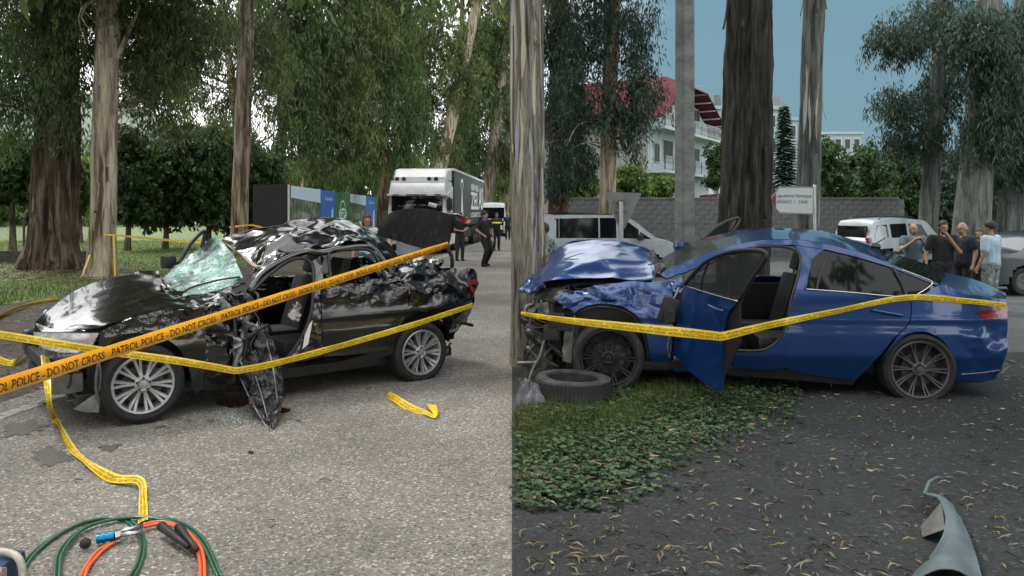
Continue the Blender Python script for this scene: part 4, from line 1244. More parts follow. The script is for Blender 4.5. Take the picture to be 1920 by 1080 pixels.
# C pillar / rear shelf between roof and boot
cp0 = rn[5:]
K.quad3('c_pillar', [rn[5], rn[6], rn[7]], K.pix([(720, 524), (735, 520), (756, 524)], -.01), [rn[5], tuple(K.lift(708, 490)), tuple(K.lift(720, 524, -.01))], [rn[7], tuple(K.lift(756, 524, -.01))], M_BLACKX, 14, 14, crump=(.04, 5), seed=67, face='y', smooth=False)
K.quad3('rear_deck', [rn[7], tuple(K.lift(775, 508)), tuple(K.lift(800, 498)), tuple(K.lift(830, 496))], [rs[-1], tuple(K.L(775, 484, .2)), tuple(K.L(800, 486, .0)), tuple(K.L(832, 490, -.4))],
        [rn[7], rs[-1]], [tuple(K.lift(830, 496)), tuple(K.L(832, 490, -.4))], M_BLACKX, 30, 16, crump=(.06, 3.6), seed=71, smooth=False)
K.box('boot_rim', (wb + .55, wb + .78, -.55, .62, .82, .95), M_BLACK, .05)
# boot lid standing open
lid = K.quad3('boot_lid', [tuple(K.L(a, b, y)) for a, b, y in [(706, 440, .60), (745, 452, .30), (790, 464, -.15), (838, 458, -.55)]],
        [tuple(K.L(a, b, y)) for a, b, y in [(722, 404, .62), (750, 393, .35), (800, 391, -.1), (848, 403, -.55)]],
        [tuple(K.L(a, b, y)) for a, b, y in [(706, 440, .60), (712, 420, .62), (722, 404, .62)]],
        [tuple(K.L(a, b, y)) for a, b, y in [(838, 458, -.55), (845, 430, -.56), (848, 403, -.55)]],
        nmat('dusty_black_paint', [(.004, .004, .005), (.012, .012, .013), (.07, .07, .07)], 9, 9, .6, pos=[.35, .6, .8], spec=.12, stretch=(2.2, 2.2, .5)), 24, 14, thick=.05, face='-x', bulge=.0, seed=73, deg=50)
K.quad3('boot_lid_spoiler', [tuple(K.L(a, b, y)) for a, b, y in [(845, 401, -.52), (858, 402, -.56)]], [tuple(K.L(a, b, y)) for a, b, y in [(852, 412, -.54), (886, 412, -.62)]],
        [tuple(K.L(a, b, y)) for a, b, y in [(845, 401, -.52), (852, 412, -.54)]], [tuple(K.L(a, b, y)) for a, b, y in [(858, 402, -.56), (886, 412, -.62)]], M_BLACK, 6, 6, thick=.03, face='y', parent=lid, smooth=False)
K.quad3('lid_lamp', [tuple(K.L(a, b, y)) for a, b, y in [(862, 406, -.60), (884, 413, -.64)]], [tuple(K.L(a, b, y)) for a, b, y in [(866, 418, -.60), (878, 420, -.63)]],
        [tuple(K.L(a, b, y)) for a, b, y in [(862, 406, -.60), (866, 418, -.60)]], [tuple(K.L(a, b, y)) for a, b, y in [(884, 413, -.64), (878, 420, -.63)]], M_REDL, 6, 6, thick=.02, face='y', parent=lid, smooth=False)
K.quad3('number_plate_recess', [tuple(K.L(a, b, y)) for a, b, y in [(836, 462, -.50), (850, 456, -.60)]], [tuple(K.L(a, b, y)) for a, b, y in [(841, 436, -.50), (851, 438, -.60)]],
        [tuple(K.L(a, b, y)) for a, b, y in [(836, 462, -.50), (841, 436, -.50)]], [tuple(K.L(a, b, y)) for a, b, y in [(850, 456, -.60), (851, 438, -.60)]], mat('white_panel', (.55, .55, .54), .4), 4, 4, thick=.02, face='y', parent=lid, smooth=False)
K.tube('lid_hinge_arm', [tuple(K.L(a, b, y)) for a, b, y in [(835, 462, -.5), (845, 476, -.52), (848, 490, -.52), (847, 506, -.5)]], .022, M_PLAS)
# lamps and ends
K.panel('tail_lamp', [(878, 528), (884, 545), (889, 553)], [(884, 521), (892, 520), (898, 531)], [(878, 528), (884, 521)], [(889, 553), (898, 531)], M_REDL, 8, 8, off=.015, thick=.04, smooth=False)
K.quad3('rear_panel', [tuple(K.lift(840, 640, -.05)), tuple(K.lift(886, 575, -.05)), tuple(K.lift(891, 512, -.03))], [(wb + .78, .1, .32), (wb + .86, .1, .7), (wb + .80, .1, .95)],
        [tuple(K.lift(840, 640, -.05)), (wb + .78, .1, .32)], [tuple(K.lift(891, 512, -.03)), (wb + .80, .1, .95)], M_BLACK, 12, 10, face='-x', crump=(.02, 5), smooth=False)
for k, pts in enumerate([[(843, 600), (862, 592), (884, 574)], [(846, 612), (866, 606), (886, 610)], [(842, 622), (856, 618), (858, 608)], [(838, 655), (842, 648), (846, 642)], [(832, 664), (838, 660), (840, 654)], [(846, 590), (852, 604), (850, 616)]]):
    K.tube('bumper_bracket', [tuple(K.lift(a, b_, -.06 + .02 * k)) for a, b_ in pts], .020 if k < 3 else .012, M_PLASG if k % 2 == 0 else M_PLAS, 6)
K.quad3('bumper_remnant', [tuple(K.lift(a, b_, -.05)) for a, b_ in [(842, 618), (860, 612), (878, 600)]], [tuple(K.lift(a, b_, -.02)) for a, b_ in [(846, 594), (866, 586), (886, 566)]],
        [tuple(K.lift(842, 618, -.05)), tuple(K.lift(846, 594, -.02))], [tuple(K.lift(878, 600, -.05)), tuple(K.lift(886, 566, -.02))], M_PLASG, 16, 8, thick=.01, crump=(.03, 7), face='y', smooth=False)
# front end
K.panel('headlamp', [(82, 652), (110, 659), (143, 661), (172, 646)], [(64, 625), (100, 625), (145, 626), (184, 626)], [(82, 652), (70, 640), (64, 625)], [(172, 646), (184, 626)], M_LAMP, 24, 8, off=-.01, thick=.06, crump=(.012, 9), smooth=False)
K.panel('headlamp_glass', [(80, 654), (110, 661), (143, 663), (174, 648)], [(62, 623), (100, 623), (145, 624), (186, 624)], [(80, 654), (66, 640), (62, 623)], [(174, 648), (186, 624)], mat('lamp_clear', (.6, .62, .62), .05, alpha=.28, coat=1), 24, 8, off=.012, thick=.004, smooth=False)
K.panel('turn_lamp', [(150, 646), (170, 642)], [(160, 632), (184, 630)], [(150, 646), (160, 632)], [(170, 642), (184, 630)], M_ORANGE, 5, 5, off=.004, thick=.02, smooth=False)
K.panel('headlamp_surround', [(76, 662), (100, 676), (142, 676), (180, 655)], [(80, 655), (110, 662), (143, 664), (174, 650)], [(76, 662), (80, 655)], [(180, 655), (174, 650)], M_BLACK, 18, 4, off=.01, smooth=False)
K.quad3('bonnet_front', [tuple(K.lift(64, 622)), tuple(K.lift(110, 622)), tuple(K.lift(160, 620))], [hn[0], hn[0], hn[0]] if False else [hs[0], tuple(K.L(95, 616, -.3)), hn[0]],
        [tuple(K.lift(64, 622)), hs[0]], [tuple(K.lift(160, 620)), hn[0]], M_BLACK, 16, 5, face='z', smooth=False)
K.box('crash_beam', (-.64, -.57, -.46, .62, .42, .52), M_DARKM, .02)
K.box('fog_lamp_bracket', (-.62, -.40, -.66, -.50, .28, .44), M_PLASG, .03)
K.box('lower_grille', (-.62, -.56, .05, .62, .26, .38), M_PLAS, .02)
K.box('far_bumper_corner', (-.66, -.40, .55, .80, .42, .66), M_BLACK, .08)
K.quad3('wheel_liner', [tuple(K.L(a, b_, y)) for a, b_, y in [(136, 768, -.84), (160, 772, -.86), (187, 773, -.86)]], [tuple(K.L(a, b_, y)) for a, b_, y in [(172, 742, -.80), (180, 740, -.82), (187, 730, -.82)]],
        [tuple(K.L(136, 768, -.84)), tuple(K.L(172, 742, -.80))], [tuple(K.L(187, 773, -.86)), tuple(K.L(187, 730, -.82))], M_PLASG, 14, 10, thick=.006, crump=(.02, 7), face='z', smooth=False)
K.quad3('under_tray', [tuple(K.L(a, b_, y)) for a, b_, y in [(124, 750, -.6), (165, 748, -.62)]], [tuple(K.L(a, b_, y)) for a, b_, y in [(130, 738, -.45), (170, 736, -.5)]],
        [tuple(K.L(124, 750, -.6)), tuple(K.L(130, 738, -.45))], [tuple(K.L(165, 748, -.62)), tuple(K.L(170, 736, -.5))], M_PLASG, 14, 8, thick=.008, crump=(.012, 9), face='z', smooth=False)
K.tube('wheel_liner_edge', K.pix([(190, 668), (183, 690), (180, 725), (186, 764)], .0), .012, M_PLASG)
K.tube('loose_hose', [tuple(K.L(a, b_, y)) for a, b_, y in [(84, 700, -.5), (104, 722, -.6), (128, 726, -.66), (134, 700, -.66)]], .008, M_PLAS)
K.tube('loose_hose', K.pix([(186, 676), (189, 705), (186, 733)], .02), .006, M_PLASG)
for k, (x, y, z, w, h) in enumerate([(-.50, -.60, .50, .14, .10), (-.46, -.56, .34, .10, .12), (-.58, -.30, .52, .10, .16), (-.55, .05, .56, .12, .12), (-.35, -.62, .62, .16, .08)]):
    K.box('engine_bay_part', (x - w / 2, x + w / 2, y - .07, y + .07, z - h / 2, z + h / 2), [M_PLASG, M_DARKM, M_PLAS][k % 3], .02)
# inside
seat(K, 1.55, -.36, .34, M_SEAT); seat(K, 1.60, .38, .34, M_SEAT)
sb = K.box('rear_bench', (2.05, 2.35, -.62, .62, .36, .56), M_SEAT, .06)
K.box('bench_back', (2.22, 2.36, -.62, .62, .50, .96), M_SEAT, .06, parent=sb)
K.box('dashboard', (.60, .95, -.60, .74, .55, .86), M_PLAS, .06)
K.quad3('airbag', [tuple(K.L(a, b_, -.58)) for a, b_ in [(540, 592), (550, 600), (553, 592)]], [tuple(K.L(a, b_, -.58)) for a, b_ in [(552, 578), (562, 570), (566, 574)]],
        [tuple(K.L(540, 592, -.58)), tuple(K.L(552, 578, -.58))], [tuple(K.L(553, 592, -.58)), tuple(K.L(566, 574, -.58))], M_AIRBAG, 10, 10, thick=.05, crump=(.02, 9), face='y')
st = MB().lathe([(.17 + .016 * math.cos(a), .016 * math.sin(a)) for a in np.linspace(0, 2 * math.pi, 9)[:-1]], 28, 'X', Matrix.Translation((1.06, -.36, .80)) @ Matrix.Rotation(.4, 4, 'Y'), closed=True)
st.build('steering_wheel', M_PLAS, K.root, True)
# far door standing open, with its mirror
fd = K.tube('far_door_frame', [tuple(K.L(a, b_, y)) for a, b_, y in [(336, 494, 1.05), (352, 464, 1.12), (368, 445, 1.2), (383, 433, 1.3), (382, 450, 1.3), (372, 480, 1.3), (366, 492, 1.28)]], .022, M_PLAS, m=36)
K.quad3('far_door', [tuple(K.L(a, b_, y)) for a, b_, y in [(334, 560, 1.02), (372, 556, 1.30)]], [tuple(K.L(a, b_, y)) for a, b_, y in [(334, 492, 1.02), (372, 488, 1.30)]],
        [tuple(K.L(334, 560, 1.02)), tuple(K.L(334, 492, 1.02))], [tuple(K.L(372, 556, 1.30)), tuple(K.L(372, 488, 1.30))], M_BLACK, 6, 6, thick=.05, face='y', smooth=False)
p = K.L(318, 492, 1.02)
K.box('mirror', (p.x - .07, p.x + .05, p.y - .10, p.y + .12, p.z - .065, p.z + .075), M_PLAS, .045)

# =============================== blue sedan
fw = G(1140, 735); rw = G(1717, 744)
Bc = Car('sedan_car', fw, rw, 'blue sedan with buckled hood and open front door, nose against a tree', half=.92, yw=.82)
wb = Bc.wb
make_wheel(Bc, .0, .345, .345, .262, -1, 'slim', M_RIMD, camber=.02, tyrem=M_RUBD)
make_wheel(Bc, wb, .272, .335, .258, -1, 'slim', M_RIMG, flat=1)
make_wheel(Bc, 0, .345, .345, .262, 1, 'slim', M_RIMD)
make_wheel(Bc, wb, .335, .335, .258, 1, 'slim', M_RIMG)
Bc.box('floor_pan', (-.40, wb + .60, -.70, .70, .19, .28), M_PLAS, .02)
Bc.box('engine', (-.15, .46, -.52, .60, .32, .84), M_DARKM, .05)
Bc.box('firewall', (.56, .62, -.68, .80, .28, .92), M_PLAS, .01)
Bc.box('boot_floor', (wb - .35, wb + .80, -.62, .66, .30, .84), M_PLAS, .02)
for sgn in (-1, 1):
    Bc.box('inner_wheel_arch', (-.30, .52, sgn * .57 - .02, sgn * .57 + .02, .28, .86), M_PLAS, .01)
    Bc.box('inner_wheel_arch', (wb - .42, wb + .46, sgn * .57 - .02, sgn * .57 + .02, .26, .90), M_PLAS, .01)
fb = Bc.panel('front_fender', [(1077, 587), (1088, 579), (1114, 571), (1147, 572), (1177, 581), (1199, 600), (1214, 634), (1222, 676), (1258, 676)],
        [(1042, 561), (1060, 549), (1090, 541), (1147, 532), (1200, 528), (1260, 527)], [(1077, 587), (1058, 573), (1042, 561)], [(1258, 676), (1262, 600), (1260, 527)],
        M_BLUEX, 46, 24, crump=(.045, 3.2, lambda p: .06 + float(sstep((p[2] - .72) / .1)) * float(sstep((.62 - p[0]) / .3))), seed=4)
Bc.mirror(fb)
Bc.tube('arch_lip', Bc.pix([(1088, 585), (1114, 576), (1147, 577), (1176, 586), (1196, 604), (1210, 636), (1217, 676)], -.02), .012, M_PLAS)
# hood: buckled up along a ridge
hn = Bc.pix([(1018, 530), (1062, 522), (1110, 518), (1147, 518), (1218, 522)], -.01) + [tuple(Bc.lift(1232, 511))]
hs = [tuple(Bc.L(a, b_, .08)) for a, b_ in [(1024, 498), (1040, 472), (1062, 457), (1099, 449), (1147, 451), (1190, 461), (1229, 474)]]
Bc.quad3('hood', hn, hs, [hn[0], tuple(Bc.L(1016, 516, -.4)), hs[0]], [hn[-1], tuple(Bc.L(1226, 494, -.4)), hs[-1]], M_BLUEX, 54, 36, crump=(.030, 1.3), seed=14)
hf = [(x, .78, z) for x, y, z in hn]
Bc.quad3('hood_far_side', hs, hf, [hs[0], hf[0]], [hs[-1], hf[-1]], M_BLUE, 30, 14, crump=(.02, 3), seed=15)
Bc.quad3('hood_front_lip', [tuple(Bc.L(a, b_, y)) for a, b_, y in [(972, 541, -.45), (996, 548, -.6), (1018, 531, -.8)]], [tuple(Bc.L(a, b_, y)) for a, b_, y in [(977, 534, -.2), (1000, 514, -.1), (1024, 499, .0)]],
        [tuple(Bc.L(972, 541, -.45)), tuple(Bc.L(977, 534, -.2))], [tuple(Bc.L(1018, 531, -.8)), tuple(Bc.L(1024, 499, .0))], M_BLUEX, 24, 14, thick=.03, crump=(.03, 6), seed=16, smooth=False)
Bc.quad3('hood_liner', [tuple(np.array(q) + (.02, .04, -.07)) for q in hn[:4]], [tuple(np.array(q) + (.0, 0, -.09)) for q in hs[:4]], [tuple(np.array(hn[0]) + (.02, .04, -.07)), tuple(np.array(hs[0]) + (0, 0, -.09))],
        [tuple(np.array(hn[3]) + (.02, .04, -.07)), tuple(np.array(hs[3]) + (0, 0, -.09))], M_PLAS, 10, 8, smooth=False)
Bc.quad3('cowl', [tuple(Bc.L(a, b_, y)) for a, b_, y in [(1206, 486, -.1), (1214, 505, -.5), (1232, 512, -.82)]], [tuple(Bc.L(a, b_, y)) for a, b_, y in [(1222, 468, .1), (1240, 488, -.4), (1250, 506, -.8)]],
        [tuple(Bc.L(1206, 486, -.1)), tuple(Bc.L(1222, 468, .1))], [tuple(Bc.L(1232, 512, -.82)), tuple(Bc.L(1250, 506, -.8))], M_PLAS, 20, 10, crump=(.05, 6), smooth=False)
# glasshouse
ap = Bc.pix([(1232, 511), (1280, 494), (1330, 473), (1382, 457)], -.01)
ws = [tuple(Bc.L(a, b_, .40)) for a, b_ in [(1222, 497), (1262, 472), (1310, 450), (1345, 440), (1377, 433)]]
Bc.quad3('windscreen', ap, ws, [ap[0], tuple(Bc.L(1226, 506, -.3)), ws[0]], [ap[-1], tuple(Bc.L(1382, 442, -.2)), ws[-1]], M_GLASSC, 24, 16, thick=.006)
rn = Bc.pix([(1382, 457), (1430, 450), (1497, 449), (1560, 460), (1620, 475), (1667, 494)], -.01)
rs = [tuple(Bc.L(a, b_, .25)) for a, b_ in [(1378, 433), (1405, 429), (1447, 427), (1513, 430), (1560, 437), (1600, 450), (1641, 463)]]
Bc.quad3('roof', rn, rs, [rn[0], tuple(Bc.L(1382, 441, -.2)), rs[0]], [rn[-1], tuple(Bc.L(1652, 476, -.2)), rs[-1]], M_BLUE, 36, 22)
rfm = [(x, .62, z - .05) for x, y, z in rs]
Bc.quad3('roof_far_side', rs, rfm, [rs[0], rfm[0]], [rs[-1], rfm[-1]], M_BLUE, 24, 8)
gn = Bc.pix([(1667, 494), (1710, 512), (1762, 533)], -.01)
gs = [tuple(Bc.L(a, b_, .25)) for a, b_ in [(1641, 463), (1676, 475), (1746, 498), (1776, 512)]]
Bc.quad3('rear_glass', gn, gs, [gn[0], gs[0]], [gn[-1], gs[-1]], M_GLASS, 18, 12, thick=.006)
dn = Bc.pix([(1762, 533), (1800, 546), (1850, 557), (1887, 561)], -.01)
ds = [tuple(Bc.L(a, b_, .1)) for a, b_ in [(1776, 512), (1817, 521), (1855, 535), (1886, 550)]]
Bc.quad3('boot_lid', dn, ds, [dn[0], ds[0]], [dn[-1], ds[-1]], M_BLUE, 18, 12)
dff = [(x, .7, z) for x, y, z in dn]
Bc.quad3('boot_lid_far_side', ds, dff, [ds[0], dff[0]], [ds[-1], dff[-1]], M_BLUE, 12, 8)
Bc.tube('roof_aerial', [tuple(Bc.L(1640, 458, .1)), tuple(Bc.L(1660, 446, .1))], .006, M_PLAS)
Bc.quad3('aerial_base', [tuple(Bc.L(1634, 461, 0)), tuple(Bc.L(1652, 463, 0))], [tuple(Bc.L(1636, 455, .05)), tuple(Bc.L(1650, 457, .05))], [tuple(Bc.L(1634, 461, 0)), tuple(Bc.L(1636, 455, .05))], [tuple(Bc.L(1652, 463, 0)), tuple(Bc.L(1650, 457, .05))], M_PLAS, 4, 4, .03, smooth=False)
rail_up = [(1232, 511), (1280, 494), (1330, 473), (1382, 457), (1430, 450), (1497, 449), (1560, 460), (1620, 475), (1667, 494), (1710, 512), (1762, 533)]
rail_lo = [(1250, 522), (1296, 506), (1342, 483), (1388, 466), (1432, 459), (1490, 459), (1550, 468), (1608, 482), (1668, 500), (1712, 517), (1754, 534)]
Bc.panel('roof_rail', rail_lo, rail_up, [(1250, 522), (1232, 511)], [(1754, 534), (1762, 533)], M_BLUE, 50, 6, off=.004, thick=.03, smooth=False)
seal = [(1285, 534), (1305, 512), (1344, 487), (1414, 464), (1478, 464), (1499, 480), (1497, 512), (1482, 567), (1470, 620), (1452, 645), (1427, 657), (1377, 657)]
Bc.tube('door_seal', Bc.pix(seal, -.012), .013, M_PLAS, m=60)
Bp = Bc.panel('b_pillar', [(1377, 662), (1430, 660), (1457, 645), (1473, 615), (1485, 567), (1501, 510), (1503, 480), (1490, 460)],
        [(1377, 690), (1440, 694), (1473, 690), (1476, 620), (1491, 560), (1512, 538), (1522, 484), (1546, 467)], [(1377, 662), (1377, 690)], [(1490, 460), (1546, 467)], M_BLUE, 50, 8, off=-.003, smooth=False)
rde = [(1605, 713), (1648, 668), (1676, 634), (1705, 602), (1707, 558)]
rd = Bc.panel('rear_door', [(1473, 690), (1500, 699), (1560, 707), (1605, 713)], [(1492, 557), (1512, 543), (1600, 550), (1707, 558)], [(1473, 690), (1477, 610), (1492, 557)], rde, M_BLUE, 40, 26)
Bc.mirror(rd)
qp = Bc.panel('rear_quarter', [(1651, 680), (1676, 640), (1704, 625), (1739, 623), (1771, 642), (1788, 676), (1793, 716)], [(1709, 559), (1735, 550), (1765, 534), (1800, 546), (1850, 557), (1887, 561)],
        [(1651, 680), (1680, 634), (1707, 602), (1709, 559)], [(1793, 716), (1838, 713), (1869, 706), (1887, 660), (1890, 620), (1887, 561)], M_BLUEX, 48, 30, crump=(.018, 3.5, lambda p: float(sstep((p[0] - wb - .25) / .3)) * float(sstep((.75 - p[2]) / .2))), seed=9)
Bc.mirror(qp)
Bc.panel('rear_window', [(1512, 541), (1600, 548), (1697, 556)], [(1547, 470), (1600, 482), (1668, 501)], [(1512, 541), (1523, 488), (1547, 470)], [(1697, 556), (1685, 528), (1668, 501)], M_GLASS, 20, 12, off=-.012, thick=.005)
Bc.panel('quarter_glass', [(1699, 547), (1725, 545), (1744, 533)], [(1684, 505), (1718, 517), (1742, 529)], [(1699, 547), (1684, 505)], [(1744, 533), (1742, 529)], M_GLASS, 12, 10, off=-.008, thick=.005)
Bc.tube('window_divider', Bc.pix([(1531, 543), (1540, 505), (1556, 473)], -.006), .012, M_PLAS, 6)
Bc.tube('window_divider', Bc.pix([(1700, 556), (1690, 530), (1674, 502)], -.004), .018, M_PLAS, 6)
M_CHROME = mat('chrome_trim', (.55, .56, .57), .18, 1.0)
Bc.tube('chrome_strip', Bc.pix([(1511, 542), (1600, 549), (1698, 557), (1728, 547), (1748, 532), (1742, 525), (1690, 505)], .004), .007, M_CHROME, 6, m=50)
Bc.panel('sill', [(1258, 688), (1370, 704), (1480, 712), (1600, 722)], [(1258, 676), (1370, 690), (1476, 692), (1604, 713)], [(1258, 688), (1258, 676)], [(1600, 722), (1604, 713)], M_PLAS, 24, 4, off=-.03, smooth=False)
Bc.box('sill_beam', (.62, wb - .44, .70, .86, .20, .36), M_BLUE, .03)
Bc.box('sill_beam', (.62, wb - .60, -.82, -.60, .20, .36), M_BLUE, .03)
Bc.panel('tail_lamp', [(1845, 598), (1868, 598), (1889, 595)], [(1830, 586), (1860, 578), (1889, 574)], [(1845, 598), (1830, 586)], [(1889, 595), (1889, 574)], M_REDL, 10, 6, off=.006, thick=.03, smooth=False)
def handle(car, pts, m):
    car.tube('door_handle', car.pix(pts, .035), .013, m, 8)
handle(Bc, [(1636, 582), (1660, 586), (1692, 592)], M_BLUE)
Bc.quad3('rear_bumper_cover', [tuple(Bc.lift(1793, 718, -.02)), tuple(Bc.lift(1838, 716, -.02)), tuple(Bc.lift(1870, 708, -.02))], [(wb + .5, .3, .26), (wb + .8, .3, .26), (wb + .92, .3, .28)], [tuple(Bc.lift(1793, 718, -.02)), (wb + .5, .3, .26)], [tuple(Bc.lift(1870, 708, -.02)), (wb + .92, .3, .28)], M_PLAS, 8, 6, smooth=False)
Bc.tube('bumper_crack_strip', Bc.pix([(1802, 702), (1840, 699), (1874, 694)], .012), .006, M_METAL, 6)
Bc.tube('loose_bracket', [tuple(Bc.lift(a, b_, .03)) for a, b_ in [(1876, 702), (1888, 690), (1901, 681), (1890, 676)]], .014, M_PLASG, 6)
# open front door on its hinge
th = math.radians(66)
h0 = Bc.lift(1264, 600)
du = Vector((math.cos(th), -math.sin(th), 0)); dn_ = Vector((math.sin(th), math.cos(th), 0))
def DL(px, py, off=0.0):
    d = Bc.ray(px, py); o = Vector((h0.x, h0.y, 0)) - dn_ * off
    t = (o - Bc.co).dot(dn_) / d.dot(dn_)
    return tuple(Bc.co + d * t)
def DP(poly, off=0.0): return [DL(a, b_, off) for a, b_ in poly]
fdoor = Bc.quad3('front_door', DP([(1262, 664), (1300, 702), (1346, 734)]), DP([(1284, 535), (1330, 549), (1384, 564)]), DP([(1262, 664), (1270, 600), (1284, 535)]), DP([(1346, 734), (1354, 650), (1364, 590), (1384, 564)]),
        M_BLUE, 26, 26, thick=.055, face='y', crump=(.010, 3), seed=3)
Bc.tube('window_frame', DP([(1284, 533), (1302, 511), (1328, 488), (1367, 473), (1402, 469), (1438, 476), (1412, 520), (1386, 562)]), .018, M_PLAS, 8, parent=fdoor, m=44)
Bc.tube('window_divider', DP([(1312, 548), (1318, 520), (1330, 488)]), .010, M_PLAS, 6, parent=fdoor)
Bc.quad3('window', DP([(1284, 534), (1330, 548), (1384, 562)]), DP([(1300, 513), (1367, 475), (1436, 477)]), DP([(1284, 534), (1300, 513)]), DP([(1384, 562), (1436, 477)]), glass_mat('door_glass', (.03, .036, .035), .62, .05), 16, 10, thick=.005, face='y', parent=fdoor)
Bc.tube('chrome_strip', DP([(1286, 536), (1330, 550), (1383, 565)], .012), .006, M_CHROME, 6, parent=fdoor)
Bc.tube('door_handle', DP([(1328, 572), (1342, 579), (1356, 583)], .05), .013, M_BLUE, 8, parent=fdoor)
Bc.quad3('door_inner_edge', DP([(1346, 734), (1360, 700), (1376, 668)], -.03), DP([(1386, 566), (1387, 600), (1388, 640)], -.06), DP([(1346, 734), (1364, 600), (1386, 566)], -.03), DP([(1376, 668), (1388, 640)], -.06), M_PLAS, 10, 10, thick=.02, face='y', parent=fdoor, smooth=False)
# torn mirror on its wires
p = Bc.lift(1256, 582, .05)
mo = MB().rbox(-.09, .07, -.05, .06, -.12, .12, .045, Matrix.Translation(p) @ Matrix.Rotation(.3, 4, 'Y')).build('hanging_mirror', M_PLAS, Bc.root, auto=45)
Bc.quad3('mirror_glass', [tuple(Bc.lift(1246, 605, .11)), tuple(Bc.lift(1266, 604, .11))], [tuple(Bc.lift(1243, 572, .11)), tuple(Bc.lift(1264, 575, .11))], [tuple(Bc.lift(1246, 605, .11)), tuple(Bc.lift(1243, 572, .11))], [tuple(Bc.lift(1266, 604, .11)), tuple(Bc.lift(1264, 575, .11))], M_DARKM, 4, 4, .004, face='y', parent=mo, smooth=False)
Bc.tube('mirror_wire', Bc.pix([(1272, 540), (1266, 555), (1258, 566)], .03), .012, M_METAL)
Bc.tube('hinge_strap', Bc.pix([(1256, 630), (1252, 650), (1256, 670)], .01), .010, M_METAL)
Bc.quad3('hinge_damage', Bc.pix([(1262, 560), (1280, 548)], .01), Bc.pix([(1258, 530), (1278, 518)], .01), Bc.pix([(1262, 560), (1258, 530)], .01), Bc.pix([(1280, 548), (1278, 518)], .01), M_BLUEX, 10, 12, .01, crump=(.04, 8), face='y', smooth=False)
# far door open
Bc.tube('far_door_frame', [tuple(Bc.L(a, b_, y)) for a, b_, y in [(1316, 449, 1.1), (1340, 428, 1.3), (1365, 414, 1.5), (1386, 409, 1.6), (1380, 425, 1.55), (1366, 442, 1.5)]], .022, M_PLAS, m=36)
Bc.quad3('far_door_window', [tuple(Bc.L(1316, 450, 1.1)), tuple(Bc.L(1340, 429, 1.3)), tuple(Bc.L(1365, 415, 1.5)), tuple(Bc.L(1385, 410, 1.6))], [tuple(Bc.L(1330, 452, 1.2)), tuple(Bc.L(1348, 448, 1.35)), tuple(Bc.L(1366, 442, 1.5)), tuple(Bc.L(1380, 425, 1.55))],
        [tuple(Bc.L(1316, 450, 1.1)), tuple(Bc.L(1330, 452, 1.2))], [tuple(Bc.L(1385, 410, 1.6)), tuple(Bc.L(1380, 425, 1.55))], M_GLASS, 10, 6, thick=.005, face='y', smooth=False)
p = Bc.L(1277, 462, 1.0)
Bc.box('mirror', (p.x - .09, p.x + .09, p.y - .1, p.y + .1, p.z - .06, p.z + .06), M_BLUE, .05)
# cabin
s1 = seat(Bc, 1.72, -.40, .36, M_LEATH, recl=.28); s2 = seat(Bc, 1.72, .42, .36, M_LEATH, recl=.28)
bb = Bc.box('rear_bench', (2.25, 2.75, -.62, .66, .38, .60), M_LEATH, .06)
Bc.box('bench_back', (2.62, 2.80, -.62, .66, .56, 1.12), M_LEATH, .06, parent=bb)
Bc.box('dashboard', (.66, 1.02, -.66, .78, .60, .94), M_PLAS, .07)
Bc.box('centre_console', (1.0, 1.9, -.10, .12, .28, .58), M_PLAS, .04)
st = MB().lathe([(.18 + .016 * math.cos(a), .016 * math.sin(a)) for a in np.linspace(0, 2 * math.pi, 9)[:-1]], 28, 'X', Matrix.Translation((1.16, -.40, .86)) @ Matrix.Rotation(.4, 4, 'Y'), closed=True)
st.build('steering_wheel', M_PLAS, Bc.root, True)
Bc.box('carpet', (.7, 2.3, -.66, .7, .282, .31), M_SEAT, .005)
Bc.box('far_door_trim', (.70, wb - .5, .78, .82, .34, .92), M_PLAS, .01)
# crushed nose
rr_ = random.Random(4)
Bc.box('crash_beam', (-.72, -.60, -.55, .45, .50, .66), M_DARKM, .03)
Bc.box('radiator', (-.52, -.44, -.60, .55, .32, .80), M_DARKM, .02)
Bc.quad3('bumper_beam_end', [tuple(Bc.L(a, b_, y)) for a, b_, y in [(982, 590, -.62), (1030, 600, -.8)]], [tuple(Bc.L(a, b_, y)) for a, b_, y in [(984, 572, -.55), (1028, 566, -.75)]], [tuple(Bc.L(982, 590, -.62)), tuple(Bc.L(984, 572, -.55))], [tuple(Bc.L(1030, 600, -.8)), tuple(Bc.L(1028, 566, -.75))], M_PLASG, 14, 8, thick=.05, crump=(.03, 7), face='y', smooth=False)
Bc.quad3('bumper_skin_torn', [tuple(Bc.L(a, b_, y)) for a, b_, y in [(977, 600, -.6), (990, 635, -.7), (1010, 655, -.75)]], [tuple(Bc.L(a, b_, y)) for a, b_, y in [(984, 588, -.6), (1010, 610, -.72), (1030, 628, -.8)]], [tuple(Bc.L(977, 600, -.6)), tuple(Bc.L(984, 588, -.6))], [tuple(Bc.L(1010, 655, -.75)), tuple(Bc.L(1030, 628, -.8))], M_PLAS, 16, 10, thick=.01, crump=(.05, 6), face='y', smooth=False)
Bc.quad3('headlamp_shell', [tuple(Bc.L(a, b_, y)) for a, b_, y in [(1000, 560, -.6), (1040, 566, -.82)]], [tuple(Bc.L(a, b_, y)) for a, b_, y in [(1010, 538, -.6), (1072, 545, -.84)]], [tuple(Bc.L(1000, 560, -.6)), tuple(Bc.L(1010, 538, -.6))], [tuple(Bc.L(1040, 566, -.82)), tuple(Bc.L(1072, 545, -.84))], M_PLAS, 14, 8, thick=.03, crump=(.03, 8), face='y', smooth=False)
